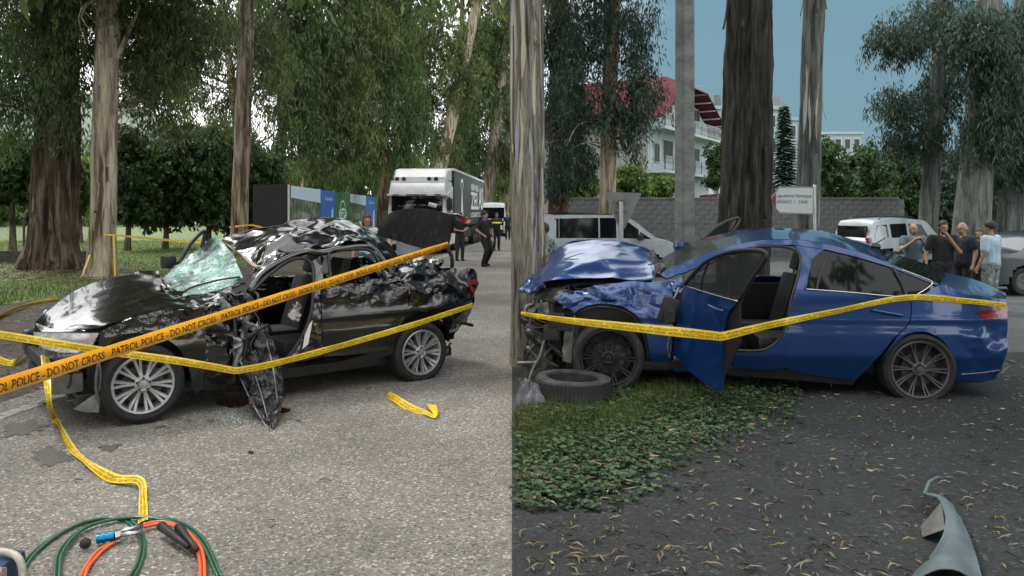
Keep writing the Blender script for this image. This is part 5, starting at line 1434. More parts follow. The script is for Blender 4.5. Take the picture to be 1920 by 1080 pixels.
Bc.quad3('wheel_liner', [tuple(Bc.L(a, b_, y)) for a, b_, y in [(1054, 678, -.84), (1070, 680, -.84)]], [tuple(Bc.L(a, b_, y)) for a, b_, y in [(1060, 610, -.84), (1078, 590, -.86)]], [tuple(Bc.L(1054, 678, -.84)), tuple(Bc.L(1060, 610, -.84))], [tuple(Bc.L(1070, 680, -.84)), tuple(Bc.L(1078, 590, -.86))], M_PLASG, 8, 12, thick=.01, crump=(.02, 7), face='y', smooth=False)
for k in range(16):
    a = (rr_.uniform(985, 1060), rr_.uniform(560, 660)); y = rr_.uniform(-.85, -.4)
    pts = [a, (a[0] + rr_.uniform(-22, 22), a[1] + rr_.uniform(8, 36)), (a[0] + rr_.uniform(-22, 22), a[1] + rr_.uniform(25, 60))]
    Bc.tube('broken_hose', [tuple(Bc.L(u, min(v, 690), y + rr_.uniform(-.06, .06))) for u, v in pts], rr_.uniform(.006, .018), [M_PLAS, M_DARKM, M_PLASG, M_METAL][k % 4], 6, m=12)
Bc.tube('broken_hose', [tuple(Bc.L(a, b_, y)) for a, b_, y in [(1040, 600, -.8), (1020, 640, -.85), (1012, 668, -.9), (1000, 690, -.92), (992, 712, -.95)]], .012, M_PLASG, 6)
for k in range(10):
    x, y, z = rr_.uniform(-.55, -.30), rr_.uniform(-.80, -.2), rr_.uniform(.34, .72)
    Bc.box('engine_bay_part', (x - .08, x + .08, y - .08, y + .08, z - .07, z + .07), [M_PLAS, M_DARKM, M_PLASG][k % 3], .02, M=Matrix.Translation((0, 0, 0)))

# ------------------------------------------------------------------ vehicles in the background
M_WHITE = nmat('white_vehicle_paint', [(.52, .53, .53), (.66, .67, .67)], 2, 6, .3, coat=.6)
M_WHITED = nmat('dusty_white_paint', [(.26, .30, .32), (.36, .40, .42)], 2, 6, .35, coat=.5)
M_TARP = nmat('grey_trailer_tarp', [(.045, .050, .050), (.065, .072, .072)], .8, 4, .38, spec=.6)
M_PRINT = mat('white_print', (.80, .82, .82), .5)
M_DKGLASS = mat('dark_vehicle_glass', (.004, .005, .006), .05, spec=.4)
M_NAVY = nmat('dark_car_paint', [(.012, .022, .026), (.02, .034, .04)], 3, 5, .3, coat=.8)

def frame(o, hd):
    """matrix: local x along heading hd (radians from +X), origin o"""
    return Matrix.Translation(o) @ Matrix.Rotation(hd, 4, 'Z')

def loft_body(sections):
    """sections: list of closed rings (same count) -> MB"""
    b = MB(); n = len(sections[0]); V = []; Fc = []
    for r in sections: V += r
    for i in range(len(sections) - 1):
        for j in range(n):
            Fc.append((i * n + j, i * n + (j + 1) % n, (i + 1) * n + (j + 1) % n, (i + 1) * n + j))
    Fc.append(tuple(range(n - 1, -1, -1))); Fc.append(tuple((len(sections) - 1) * n + j for j in range(n)))
    return b.add(V, Fc)

def side_vehicle(name, o, hd, prof, belt, w, mats, wheels, r, label, cat='car', windows=(), tumble=.22, glass=None, group=None, roof_mat=None, extras=None):
    """prof: upper outline [(x,z)...] from rear to front; built as a skin across the width, tucked in above the belt"""
    root = empty(name, o, hd, label, cat, group)
    hw = w / 2
    def wid(x, z):
        q = hw - tumble * max(0, z - belt)
        L0, L1 = prof[0][0], prof[-1][0]
        e = min(x - L0, L1 - x)
        return q - .16 * max(0, 1 - e / .55) ** 2
    top = resample(prof, 60, True)
    # flanks: grid between sill and outline
    sill = .28
    A = []
    for t in np.linspace(0, 1, 14):
        A.append([(x, wid(x, sill + (z - sill) * t), sill + (z - sill) * t) for x, z in top])
    A = np.array(A)
    roof = []
    for k in np.linspace(-1, 1, 13):
        roof.append([(x, wid(x, z) * k, z + .05 * (1 - k * k)) for x, z in top])
    b = MB(); b.grid(A); B2 = A.copy(); B2[..., 1] *= -1; b.grid(B2); b.grid(np.array(roof))
    me = b.mesh('body', mats, True)
    bm = bmesh.new(); bm.from_mesh(me)
    bmesh.ops.remove_doubles(bm, verts=bm.verts, dist=.002)
    # cut wheel arches away
    kill = [f for f in bm.faces if any(((f.calc_center_median().x - wx) ** 2 + (f.calc_center_median().z - r) ** 2) < (r + .05) ** 2 and abs(f.calc_center_median().y) > hw * .55 for wx in wheels)]
    bmesh.ops.delete(bm, geom=kill, context='FACES')
    bmesh.ops.recalc_face_normals(bm, faces=bm.faces)
    bm.to_mesh(me); bm.free(); sharp(me, 40)
    link('body', me, root)
    MB().box(prof[0][0] + .25, prof[-1][0] - .25, -hw + .25, hw - .25, .2, .75).build('underbody', M_PLAS, root)
    for (nm, poly, m) in windows:           # poly of (x,z): plates 4 mm proud of the flank, both sides
        for s in (-1, 1):
            V = [(x, s * (wid(x, z) + .006), z) for x, z in poly]
            bb = MB(); n = len(V)
            V2 = [(x, s * (wid(x, z) - .02), z) for x, z in poly]
            bb.add(V + V2, [tuple(range(n)), tuple(range(2 * n - 1, n - 1, -1))] + [(i, (i + 1) % n, n + (i + 1) % n, n + i) for i in range(n)])
            bb.build(nm, m, root)
    for wx in wheels:
        for s in (-1, 1):
            t = MB().lathe([(r * .62, -.1), (r * .9, -.11), (r, -.08), (r, .08), (r * .9, .11), (r * .62, .1)], 24, 'Y', closed=True)
            wh = t.build('wheel', M_RUB, root, auto=40, loc=(wx, s * (hw - .13), r))
            MB().lathe([(r * .63, s * .09), (r * .5, s * .10), (r * .2, s * .06), (.001, s * .08)], 24, 'Y').build('rim', M_RIMG, wh, auto=40)
    return root, wid

# --- lorry with grey curtain trailer
tr_h = math.atan2(1, .0625)
T = frame(Vector((-2.80, 33.2, 0)), tr_h)      # local x: back along the trailer, y: towards the left of the picture
lorry = empty('lorry', (-2.80, 33.2, 0), tr_h, 'white lorry with grey curtain-sided trailer parked on the roadside', 'truck')
W2 = 2.52
def ring(x0, z0, z1, y0, y1, b=.10):
    return [(x0, y0 + b, z0), (x0, y1 - b, z0), (x0, y1, z0 + b), (x0, y1, z1 - b), (x0, y1 - b, z1), (x0, y0 + b, z1), (x0, y0, z1 - b), (x0, y0, z0 + b)]
loft_body([ring(.05, .55, 1.78, .04, W2 - .04), ring(0, .62, 1.70, .04, W2 - .04), ring(.02, .6, 1.80, 0, W2), ring(.30, .5, 2.62, 0, W2), ring(2.1, .5, 3.0, 0, W2)]).build('cab_body', M_WHITE, lorry, auto=35)
def xyz_grid(pts0, pts1, m=10): return np.array([[tuple(np.array(a) * (1 - t) + np.array(b) * t) for t in np.linspace(0, 1, m)] for a, b in zip(pts0, pts1)])
cabr = MB().grid(xyz_grid([(.02, .03, 2.50), (.0, .05, 2.58), (.10, .08, 2.86), (.35, .12, 3.08), (.75, .15, 3.16), (.95, .16, 3.2)], [(.02, W2 - .03, 2.50), (.0, W2 - .05, 2.58), (.10, W2 - .08, 2.86), (.35, W2 - .12, 3.08), (.75, W2 - .15, 3.16), (.95, W2 - .16, 3.2)]))
cabr.build('cab_roof', M_WHITE, lorry, True)
MB().rbox(.30, 2.1, .03, W2 - .03, 2.40, 3.14, .10).build('sleeper_cab', M_WHITE, lorry, auto=35)
loft_body([ring(.62, 3.12, 3.30, .14, W2 - .14, .06), ring(1.05, 3.12, 3.66, .08, W2 - .08, .08), ring(1.75, 3.12, 3.72, .02, W2 - .02, .08)]).build('wind_deflector', M_WHITE, lorry, auto=35)
MB().rbox(-.03, .06, .16, W2 - .16, 1.80, 2.50, .03).build('windscreen', M_DKGLASS, lorry, auto=35)
MB().rbox(-.10, .30, -.02, W2 + .02, 2.46, 2.56, .04).build('sun_visor', M_WHITE, lorry, auto=35)
for y in (.35, .95, 1.25, 1.55, 2.15):
    MB().rbox(-.125, -.09, y - .14, y + .14, 2.485, 2.53, .01).build('marker_lamp', M_PLAS, lorry)
for y in (.5, .8, 1.9, 2.2):
    MB().lathe([(.001, -.08), (.09, -.07), (.10, .0), (.06, .08), (.001, .09)], 14, 'X', Matrix.Translation((.40, y, 3.20))).build('roof_spotlight', M_PLAS if y > 1.5 else M_DARKM, lorry, auto=40)
for s, y in ((-1, -.13), (1, W2 + .13)):
    MB().rbox(.05, .22, y - .12, y + .12, 1.85, 2.35, .04).build('mirror', M_PLAS, lorry, auto=35)
    MB().tube([(.25, y - s * .14, 2.40), (.13, y, 2.42), (.13, y, 2.32)], .02, 6).build('mirror_arm', M_PLAS, lorry)
MB().rbox(.45, 1.25, -.012, .03, 1.75, 2.42, .01).build('side_window', M_DKGLASS, lorry)
MB().rbox(-.06, .04, .30, W2 - .30, .85, 1.62, .04).build('grille', M_PLAS, lorry, auto=35)
MB().rbox(-.10, .12, .02, W2 - .02, .40, .80, .06).build('bumper', M_WHITE, lorry, auto=35)
for y in (.30, W2 - .30):
    MB().rbox(-.115, -.02, y - .2, y + .2, .55, .74, .03).build('headlamp', M_LAMP, lorry, auto=35)
p1 = MB().tube([(-.02, .4, 2.02), (-.03, .75, 2.12)], .10, 10); p1.build('windscreen_dent', mat('white_cloth', (.6, .62, .62), .8), lorry, True)
# trailer
TZ0, TZ1, TX0, TX1 = 1.15, 3.78, 2.45, 16.2
MB().rbox(TX0, TX1, .02, W2 - .02, TZ0, TZ1 - .06, .02).build('trailer_curtain', M_TARP, lorry, auto=35)
MB().rbox(TX0 - .06, TX1 + .04, -.02, W2 + .02, TZ1 - .12, TZ1, .03).build('trailer_roof', M_WHITE, lorry, auto=35)
MB().box(TX0 - .05, TX0 + .12, -.008, W2 + .008, TZ0, TZ1 - .12).build('trailer_front_frame', M_PLAS, lorry)
MB().box(TX0, TX1, .3, W2 - .3, .95, 1.14).build('chassis', M_DARKM, lorry)
MB().rbox(5.6, 9.5, .02, .10, .5, .95, .02).build('side_guard', M_PLAS, lorry)
for x in (.9, 3.1, 11.0, 12.3, 13.6):
    for y in (.16, W2 - .16):
        t = MB().lathe([(.30, -.15), (.48, -.16), (.51, -.1), (.51, .1), (.48, .16), (.30, .15)], 24, 'Y', closed=True)
        wh = t.build('wheel', M_RUB, lorry, auto=40, loc=(x, y, .51))
        sg = -1 if y < 1 else 1
        MB().lathe([(.31, sg * .13), (.26, sg * .05), (.12, sg * .04), (.10, sg * .12), (.001, sg * .13)], 20, 'Y').build('rim', M_RIMG, wh, auto=40)
# print on the curtain: local side plane y = .02 facing -y ; lettering runs to +x
SM = Matrix(((1, 0, 0, 0), (0, 0, -1, .010), (0, 1, 0, 0), (0, 0, 0, 1)))
def on_side(x, z): return Matrix.Translation((x, 0, z)) @ SM
text_obj('trailer_lettering', 'ZEL', M_PRINT, lorry, on_side(11.2, 2.42), 3.9, .95, .02)
text_obj('trailer_lettering', 'AS', M_PRINT, lorry, on_side(14.55, 2.62), 2.5, 1.35, .02)
text_obj('trailer_lettering', 'NEW NED', M_PRINT, lorry, on_side(11.2, 3.16), 3.7, .34, .03)
text_obj('trailer_lettering', 'LOGISTIC', M_PRINT, lorry, on_side(11.7, 1.64), 5.0, .26, .02)
lg = MB()
def flat(poly, m='p'): return [Vector((x, .008, z)) for x, z in poly]
arch = [(5.4 + .55 * math.cos(a), 3.02 + .42 * math.sin(a)) for a in np.linspace(math.pi * 1.05, -.05 * math.pi, 14)]
arch2 = [(5.4 + .38 * math.cos(a), 2.98 + .30 * math.sin(a)) for a in np.linspace(-.05 * math.pi, math.pi * 1.05, 14)]
lg.add(flat(arch + arch2), [(i, i + 1, 26 - i, 27 - i) for i in range(13)])
n0 = MB()
lg.add(flat([(5.32, 2.95), (5.48, 2.95), (5.72, 2.1), (5.9, 1.5), (5.65, 1.5), (5.42, 1.95), (5.15, 1.5), (4.9, 1.5), (5.1, 2.1)]), [(0, 1, 2, 8), (8, 2, 5), (2, 3, 4, 5), (8, 5, 6, 7)])
lg.build('trailer_emblem', M_PRINT, lorry)
text_obj('trailer_lettering', 'ioio', M_PRINT, lorry, on_side(5.4, 1.36), 1.1, .12)

# --- far white minibus behind the lorry
side_vehicle('minibus', (-1.55, 60, 0), math.radians(94), [(-2.6, .5), (-2.62, 1.2), (-2.5, 2.2), (-2.2, 2.45), (0, 2.52), (1.6, 2.45), (2.1, 1.5), (2.7, 1.25), (2.85, .6)], 1.2, 2.0, M_WHITE, (-1.7, 1.9), .36,
             'white minibus parked beyond the grey trailer', 'van', [('window', [(-2.2, 1.35), (1.2, 1.35), (1.4, 2.15), (-2.2, 2.2)], M_DKGLASS)], tumble=.1)
mb = [o for o in bpy.data.objects if o.name.startswith('minibus')][0]
MB().rbox(-2.66, -2.60, -.8, .8, 1.35, 2.15, .01).build('rear_window', M_DKGLASS, mb)

# --- white people carrier behind the blue car (faces right)
vo = G(1120, 515)
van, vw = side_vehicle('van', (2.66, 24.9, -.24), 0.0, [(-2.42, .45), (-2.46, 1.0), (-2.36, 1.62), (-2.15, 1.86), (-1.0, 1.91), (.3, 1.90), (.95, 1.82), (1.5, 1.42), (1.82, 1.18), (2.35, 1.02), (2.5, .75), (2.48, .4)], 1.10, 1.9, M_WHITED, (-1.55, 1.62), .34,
             'white people carrier with blacked-out windows behind the triangular sign', 'van',
             [('window', [(-2.26, 1.20), (-1.22, 1.20), (-1.22, 1.80), (-2.12, 1.80)], M_DKGLASS), ('window', [(-1.20, 1.20), (.0, 1.20), (.0, 1.82), (-1.20, 1.80)], M_DKGLASS),
              ('window', [(.05, 1.20), (.55, 1.20), (.55, 1.82), (.05, 1.82)], M_DKGLASS),
              ('front_window', [(.62, 1.20), (1.24, 1.19), (1.24, 1.45), (.86, 1.74), (.62, 1.76)], M_DKGLASS), ('quarter_window', [(1.28, 1.19), (1.62, 1.17), (1.28, 1.40)], M_DKGLASS)], tumble=.16)
ws_ = [(1.0, 1.80), (1.5, 1.43), (1.80, 1.20)]
MB().grid(np.array([[(x + .02, vw(x, z) * k * .88, z + .06 * (1 - (k * .88) ** 2) + .012) for x, z in ws_] for k in np.linspace(-1, 1, 7)])).build('windscreen', mat('grey_windscreen', (.20, .24, .25), .12, coat=1), van, True)
MB().rbox(1.18, 1.36, -1.12, -.92, 1.14, 1.32, .04).build('mirror', M_PLAS, van, auto=35)
MB().grid(np.array([[(x, vw(x, z) * k * .97, z + .06 * (1 - k * k) + .012) for x, z in [(-2.2, 1.85), (-1.0, 1.92), (.3, 1.91), (.9, 1.84)]] for k in np.linspace(-1, 1, 7)])).build('roof_panel', M_DKGLASS, van, True)
for px in (-.62, .02): MB().box(px - .004, px + .004, -.955, -.945, .45, 1.18).build('door_seam', M_PLAS, van)

# --- white estate car on the right (rear to the left)
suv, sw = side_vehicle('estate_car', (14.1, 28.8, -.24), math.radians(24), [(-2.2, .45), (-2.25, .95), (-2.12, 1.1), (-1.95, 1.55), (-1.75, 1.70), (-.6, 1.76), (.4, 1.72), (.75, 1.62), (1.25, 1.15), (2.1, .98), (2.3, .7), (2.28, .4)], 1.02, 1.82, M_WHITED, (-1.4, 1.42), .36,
             'white estate car with roof rails behind the man holding a phone', 'car',
             [('rear_window', [(-1.95, 1.10), (-1.30, 1.10), (-1.30, 1.56), (-1.78, 1.54)], M_DKGLASS), ('rear_door_window', [(-1.16, 1.10), (-.36, 1.10), (-.36, 1.60), (-1.16, 1.58)], M_DKGLASS),
              ('front_door_window', [(-.22, 1.10), (.72, 1.10), (.42, 1.56), (-.22, 1.60)], M_DKGLASS)], tumble=.2)
MB().rbox(-2.16, -2.02, -.62, .62, 1.10, 1.52, .03, Matrix.Rotation(.0, 4, 'Y')).build('tailgate_window', M_DKGLASS, suv)
for s in (-1, 1):
    MB().tube([(-1.5, s * .62, 1.74), (-1.4, s * .64, 1.83), (.1, s * .64, 1.84), (.25, s * .62, 1.75)], .025, 6).build('roof_rail', M_PLAS, suv)
    MB().rbox(-2.22, -2.08, s * .76 - .08, s * .76 + .08, .92, 1.12, .03).build('tail_lamp', M_REDL, suv)
MB().rbox(-.16, -.02, -1.06, -.92, 1.04, 1.18, .03).build('mirror', M_PLAS, suv)
MB().box(-2.0, 2.0, -.93, -.90, .50, .62).build('rubbing_strip', M_PLAS, suv)

# --- dark car at the right edge
dk, dw = side_vehicle('parked_car', (13.4, 19.6, -.24), math.radians(8), [(-2.2, .45), (-2.25, .85), (-2.0, .98), (-1.5, 1.05), (-.9, 1.42), (.2, 1.46), (.9, 1.05), (1.9, .92), (2.2, .65), (2.2, .4)], .98, 1.8, M_NAVY, (-1.35, 1.4), .33,
             'dark car parked at the right edge behind the man in pale tee', 'car', [('window', [(-1.2, 1.02), (.7, 1.0), (.15, 1.36), (-.8, 1.36)], M_DKGLASS)])
MB().rbox(-2.28, -2.20, -.7, -.2, .78, .9, .02).build('tail_lamp', M_REDL, dk)
MB().rbox(-2.29, -2.24, -.18, .32, .70, .82, .01).build('number_plate', M_WHITED, dk)

# ------------------------------------------------------------------ hoarding with printed panels
M_HBLACK = nmat('black_hoarding_sheet', [(.008, .009, .010), (.016, .017, .018)], 1, 5, .7, bump=.2)
M_PSKY = mat('print_sky', (.55, .68, .75), .6); M_PFOL = nmat('print_foliage', [(.02, .04, .02), (.09, .13, .06), (.35, .38, .33)], 1.6, 8, .6)
M_PBLUE = nmat('print_blue', [(.03, .12, .42), (.05, .18, .52)], .5, 3, .55); M_PGRN = nmat('print_green', [(.035, .16, .045), (.05, .21, .06)], .5, 3, .55)
M_PGREY = nmat('print_buildings', [(.10, .12, .12), (.42, .44, .44)], 2.2, 6, .6); M_PNAVY = mat('print_navy', (.01, .04, .12), .55)
hA = Vector((-10.2, 36, 0)); hB = Vector((-11.0, 66, 0)); hL = (hB - hA).length
hoard = empty('site_hoarding', hA, math.atan2(hB.y - hA.y, hB.x - hA.x), 'site hoarding of printed green and blue panels beside the lorry', 'hoarding')
def hs_of(px):
    k = (px - CX) / F
    d = hB - hA
    t = (k * hA.y - hA.x) / (d.x - k * d.y)
    return t * hL
HM = Matrix(((1, 0, 0, 0), (0, 0, -1, 0), (0, 1, 0, 0), (0, 0, 0, 1)))
edges = [hs_of(q) for q in (545, 601, 628, 656, 686, 704, 722)]
HZ = 3.0
kinds = ['scene', 'blue', 'green', 'scene', 'blue', 'green']
for i, kd in enumerate(kinds):
    a, b_ = edges[i] + .03, edges[i + 1] - .03
    w = b_ - a; c = (a + b_) / 2
    pn = MB().box(a, b_, 0, .05, .25, HZ).build('panel', {'scene': M_PFOL, 'blue': M_PBLUE, 'green': M_PGRN}[kd], hoard)
    def pl(nm, poly, m, lay=1):
        V = [Vector((a + u * w, -.004 * lay, .25 + v * (HZ - .25))) for u, v in poly]
        bb = MB().add(V, [tuple(range(len(V)))]); bb.build(nm, m, pn)
    if kd == 'scene':
        pl('printed_sky', [(0, .80), (1, .74), (1, 1), (0, 1)], M_PSKY)
        pl('printed_house', [(.30, .40), (.62, .40), (.62, .52), (.34, .56)], M_PGREY)
        pl('printed_house', [(.66, .30), (.86, .34), (.80, .62), (.70, .60)], M_PGREY, 2)
        pl('printed_car', [(.52, .18), (.72, .18), (.70, .32), (.54, .34)], M_PRINT, 2)
        pl('printed_border', [(0, 0), (1, 0), (1, .12), (0, .12)], M_PNAVY, 2)
        pl('printed_code_box', [(.03, .17), (.14, .17), (.14, .36), (.03, .36)], M_PRINT, 2)
        text_obj('hoarding_lettering', 'Garden', M_PRINT, pn, Matrix.Translation((a + .27 * w, -.014, .25 + .24 * (HZ - .25))) @ HM, .22 * w, .20)
    elif kd == 'blue':
        text_obj('hoarding_lettering', 'Garden', M_PRINT, pn, Matrix.Translation((a + .55 * w, -.008, .25 + .84 * (HZ - .25))) @ HM, .5 * w, .22)
        pl('printed_tower', [(.72, .05), (.88, .05), (.86, .66), (.76, .60)], M_PRINT)
        pl('printed_tower', [(.40, .05), (.66, .05), (.62, .50), (.46, .42)], M_PGREY)
        pl('printed_house', [(.10, .05), (.36, .05), (.22, .50), (.10, .40)], M_PGREY)
    else:
        def stroke(R, r_, a0, a1, ex=1.0):
            o = []
            for q in np.linspace(a0, a1, 24): o.append((.5 + R * math.cos(q) / w, .52 + R * ex * math.sin(q) / (HZ - .25)))
            for q in np.linspace(a1, a0, 24): o.append((.5 + r_ * math.cos(q) / w, .52 + r_ * ex * math.sin(q) / (HZ - .25)))
            return o
        V = [Vector((a + u * w, -.004, .25 + v * (HZ - .25))) for u, v in stroke(1.05, .94, 0, 2 * math.pi, .82)]
        MB().add(V, [(k, k + 1, 46 - k, 47 - k) for k in range(23)]).build('logo_ring', M_PRINT, pn)
        V = [Vector((c + 1.25 * math.cos(q), -.008, .25 + .52 * (HZ - .25) + .36 * math.sin(q))) for q in np.linspace(0, 2 * math.pi, 25)[:-1]]
        MB().add(V, [tuple(range(24))]).build('logo_badge', M_PRINT, pn)
        text_obj('logo_letters', 'GP', M_PGRN, pn, Matrix.Translation((c, -.012, .25 + .52 * (HZ - .25))) @ HM, 1.7, .46, .03)
        pl('printed_line', [(.06, .10), (.94, .10), (.94, .13), (.06, .13)], M_PRINT)
        pl('printed_line', [(.06, .02), (.94, .02), (.94, .06), (.06, .06)], M_PRINT)
for e in edges:
    MB().box(e - .04, e + .04, .05, .13, 0, HZ + .04).build('post', M_WHITE, hoard)
blk = empty('site_hoarding', (-10.25, 36, 0), 0, 'plain black sheet at the near end of the printed hoarding', 'hoarding')
MB().box(-1.72, 0, 0, .05, .02, 3.05).build('sheet', M_HBLACK, blk)
for x in (-1.7, -.86, -.02): MB().box(x - .03, x + .03, .05, .12, 0, 3.0).build('post', M_PLAS, blk)

# ------------------------------------------------------------------ fence and bits at far left
M_POST = nmat('weathered_post', [(.05, .045, .04), (.12, .11, .10)], 6, 6, .8)
fen = empty('chain_link_fence', (-19.2, 27, 0), 0, 'low chain-link fence on a dark base at far left', 'fence')
MB().box(-2.0, 5.0, -.08, .08, -.02, .42).build('base', M_POST, fen)
for x in (-1.6, .9, 2.3, 4.9): MB().tube([(x, 0, .4), (x, 0, 2.1 if x < 2 else 1.6)], .04, 8).build('post', M_POST, fen)
net = MB()
for k in range(-6, 64):
    x = -2 + k * .11
    for s in (1, -1):
        a = (x, .0, .43); e = (x + s * .9, 0, 1.33)
        if -2 <= e[0] <= 5 and -2 <= x <= 5: net.tube([a, e], .006, 3, False)
o = net.build('wire_net', M_METAL, fen, kind='stuff')
hut = empty('guard_hut', (-21.6, 30, 0), .15, 'dark equipment cabinet behind the fence at far left', 'cabinet')
MB().rbox(-.5, 1.05, -.4, .4, 1.05, 1.95, .04).build('body', M_PLAS, hut); MB().rbox(-.4, .95, -.3, .3, 0, 1.05, .03).build('plinth', nmat('ochre_plinth', [(.14, .10, .04), (.22, .16, .07)], 4, 5, .8), hut)
MB().rbox(-.6, 1.15, -.5, .5, 1.95, 2.05, .02).build('roof', M_POST, hut)

# ------------------------------------------------------------------ block wall
M_BLOCK = nmat('grey_concrete_block', [(.07, .08, .078), (.12, .13, .125), (.18, .19, .18)], 5, 8, .9, bump=.4)
M_MORT = nmat('mortar', [(.13, .14, .135), (.20, .21, .20)], 8, 6, .95)
WY = 32.6; wx0, wx1 = 2.2, 16.4; wz0 = -.24; wtop = 2.32
wall = empty('block_wall', (0, WY, wz0), 0, 'grey concrete block wall in front of the house and trees', 'wall')
MB().box(wx0, wx1, .012, .20, -.05, wtop - wz0 - .02).build('wall_core', M_MORT, wall)
blocks = [MB().rbox(-.192, .192, 0, .10, -.092, .092, .006).mesh('block', M_BLOCK) for _ in range(4)]
for bi, bmq in enumerate(blocks):
    for v in bmq.vertices: v.co += Vector((0, -.004 * bi, 0))
rowsn = 7; k = 0
for r_ in range(rowsn):
    z = wtop - wz0 - .12 - r_ * .20
    for c in range(int((wx1 - wx0) / .40)):
        x = wx0 + .22 + c * .40 + (.2 if r_ % 2 else 0)
        if x > wx1 - .15: continue
        link('block', blocks[(c * 7 + r_ * 3) % 4], wall, loc=(x, 0, z))
low = MB()
for r_ in range(rowsn, 12):
    z = wtop - wz0 - .12 - r_ * .20
    for c in range(int((wx1 - wx0) / .40)):
        x = wx0 + .22 + c * .40 + (.2 if r_ % 2 else 0)
        if x < wx1 - .15 and z > .1: low.box(x - .19, x + .19, 0, .1, z - .092, z + .092)
low.build('lower_blocks', M_BLOCK, wall, kind='stuff')
for c in range(int((wx1 - wx0) / 1.0)):
    MB().rbox(wx0 + c * 1.0 + .01, wx0 + c * 1.0 + .99, -.03, .23, wtop - wz0 - .02, wtop - wz0 + .06, .01).build('coping', M_BLOCK, wall)

# ------------------------------------------------------------------ house with red roof
M_HW = nmat('white_render_wall', [(.30, .36, .38), (.40, .46, .48)], 1, 6, .85)
M_HRED = nmat('red_sheet_roof', [(.075, .012, .019), (.11, .020, .029)], 1, 5, .8, spec=.15)
M_HDARK = nmat('brown_window_shutter', [(.03, .024, .018), (.07, .055, .04)], 3, 5, .5)
M_HSTONE = nmat('bare_block_wall', [(.18, .19, .18), (.32, .33, .32)], 3, 8, .9, bump=.3)
M_RAILM = nmat('white_railing', [(.26, .30, .31), (.36, .40, .41)], 3, 4, .6)
A0 = Vector((10.1, 58.0, -.24)); u_ = Vector((.52, .854, 0)).normalized(); n_ = Vector((u_.y, -u_.x, 0))
house = empty('house', A0, math.atan2(u_.y, u_.x), 'white three-storey house with red roof and two balconies', 'house')
# local x along the facade, local y = inwards (-n), facade plane y = 0
def HL(px, py):
    d = Vector(((px - CX) / F, 1, -(py - CY) / F)); o = Vector((0, 0, H))
    t = (A0 - o).dot(n_) / d.dot(n_)
    q = o + d * t - A0
    return q.dot(u_), q.z
def hbox(nm, x0, x1, y0, y1, z0, z1, m, bev=0, parent=None):
    return MB().box(x0, x1, y0, y1, z0, z1, bev=bev).build(nm, m, parent or house)
sR = HL(1329, 300)[0]; zE = HL(1329, 240)[1] - .2
ridge_s = sR * .47; zR = 13.3
HD = 9.0
w_ = MB(); w_.prism([(0, 0), (sR, 0), (sR, zE), (ridge_s, zR - .6), (0, zE)], 0, HD, Matrix(((1, 0, 0, 0), (0, 0, 1, 0), (0, 1, 0, 0), (0, 0, 0, 1))))
w_.build('wall', M_HW, house)
hbox('side_wall', -.04, -.004, .02, HD, 0, zE - .4, M_HSTONE)
for sg, (xa, xb) in enumerate(((-1.0, ridge_s), (sR + 1.6, ridge_s))):
    za = zR - (zR - .6 - zE) * abs(xa - ridge_s) / ((sR if sg else 0) - ridge_s) * (1 if sg else -1) if False else zE - .45
    hipz = zR - 1.6
    V = [(xa, -1.5, za), (xa, HD + .6, za), (xb, HD + .6, zR), (xb, 1.2, zR), (xb + (xa - xb) * .30, -1.5, zR - (zR - za) * .30)]
    V2 = [(x, y, z - .14) for x, y, z in V]
    MB().add(V + V2, [(0, 1, 2, 3, 4), (9, 8, 7, 6, 5)] + [(i, (i + 1) % 5, 5 + (i + 1) % 5, 5 + i) for i in range(5)]).build('roof', M_HRED, house)
    for k in range(7):
        t = .08 + .13 * k
        x = xa + (xb - xa) * t; z = za + (zR - za) * t - .22
        hbox('rafter', x - .05, x + .05, -1.45, .0, z - .06, z + .06, M_RAILM)
xl = ridge_s + (-1.0 - ridge_s) * .30; xr = ridge_s + (sR + 1.6 - ridge_s) * .30
zl = zR - (zR - (zE - .45)) * .30
V = [(xl, -1.52, zl), (xr, -1.52, zl), (ridge_s, 1.2, zR + .02)]
MB().add(V + [(x, y, z - .10) for x, y, z in V], [(0, 1, 2), (5, 4, 3), (0, 3, 4, 1), (1, 4, 5, 2), (2, 5, 3, 0)]).build('roof_hip', M_HRED, house)
def hwin(x0, y0, x1, y1):
    s0, zb = HL(x0, y1); s1, zt = HL(x1, y0)
    zb = HL((x0 + x1) / 2, y1)[1]; zt = HL((x0 + x1) / 2, y0)[1]
    w = hbox('window', s0, s1, -.06, .02, zb, zt, M_RAILM)
    hbox('pane', s0 + .12, s0 + (s1 - s0) / 2 - .04, -.075, -.05, zb + .1, zt - .1, M_HDARK, parent=w)
    hbox('pane', s0 + (s1 - s0) / 2 + .04, s1 - .12, -.075, -.05, zb + .1, zt - .1, M_HDARK, parent=w)
for q in ((1242, 262, 1261, 302), (1297, 277, 1311, 310), (1250, 197, 1260, 222), (1299, 205, 1311, 238), (1242, 350, 1259, 374), (1225, 268, 1236, 305)):
    hwin(*q)
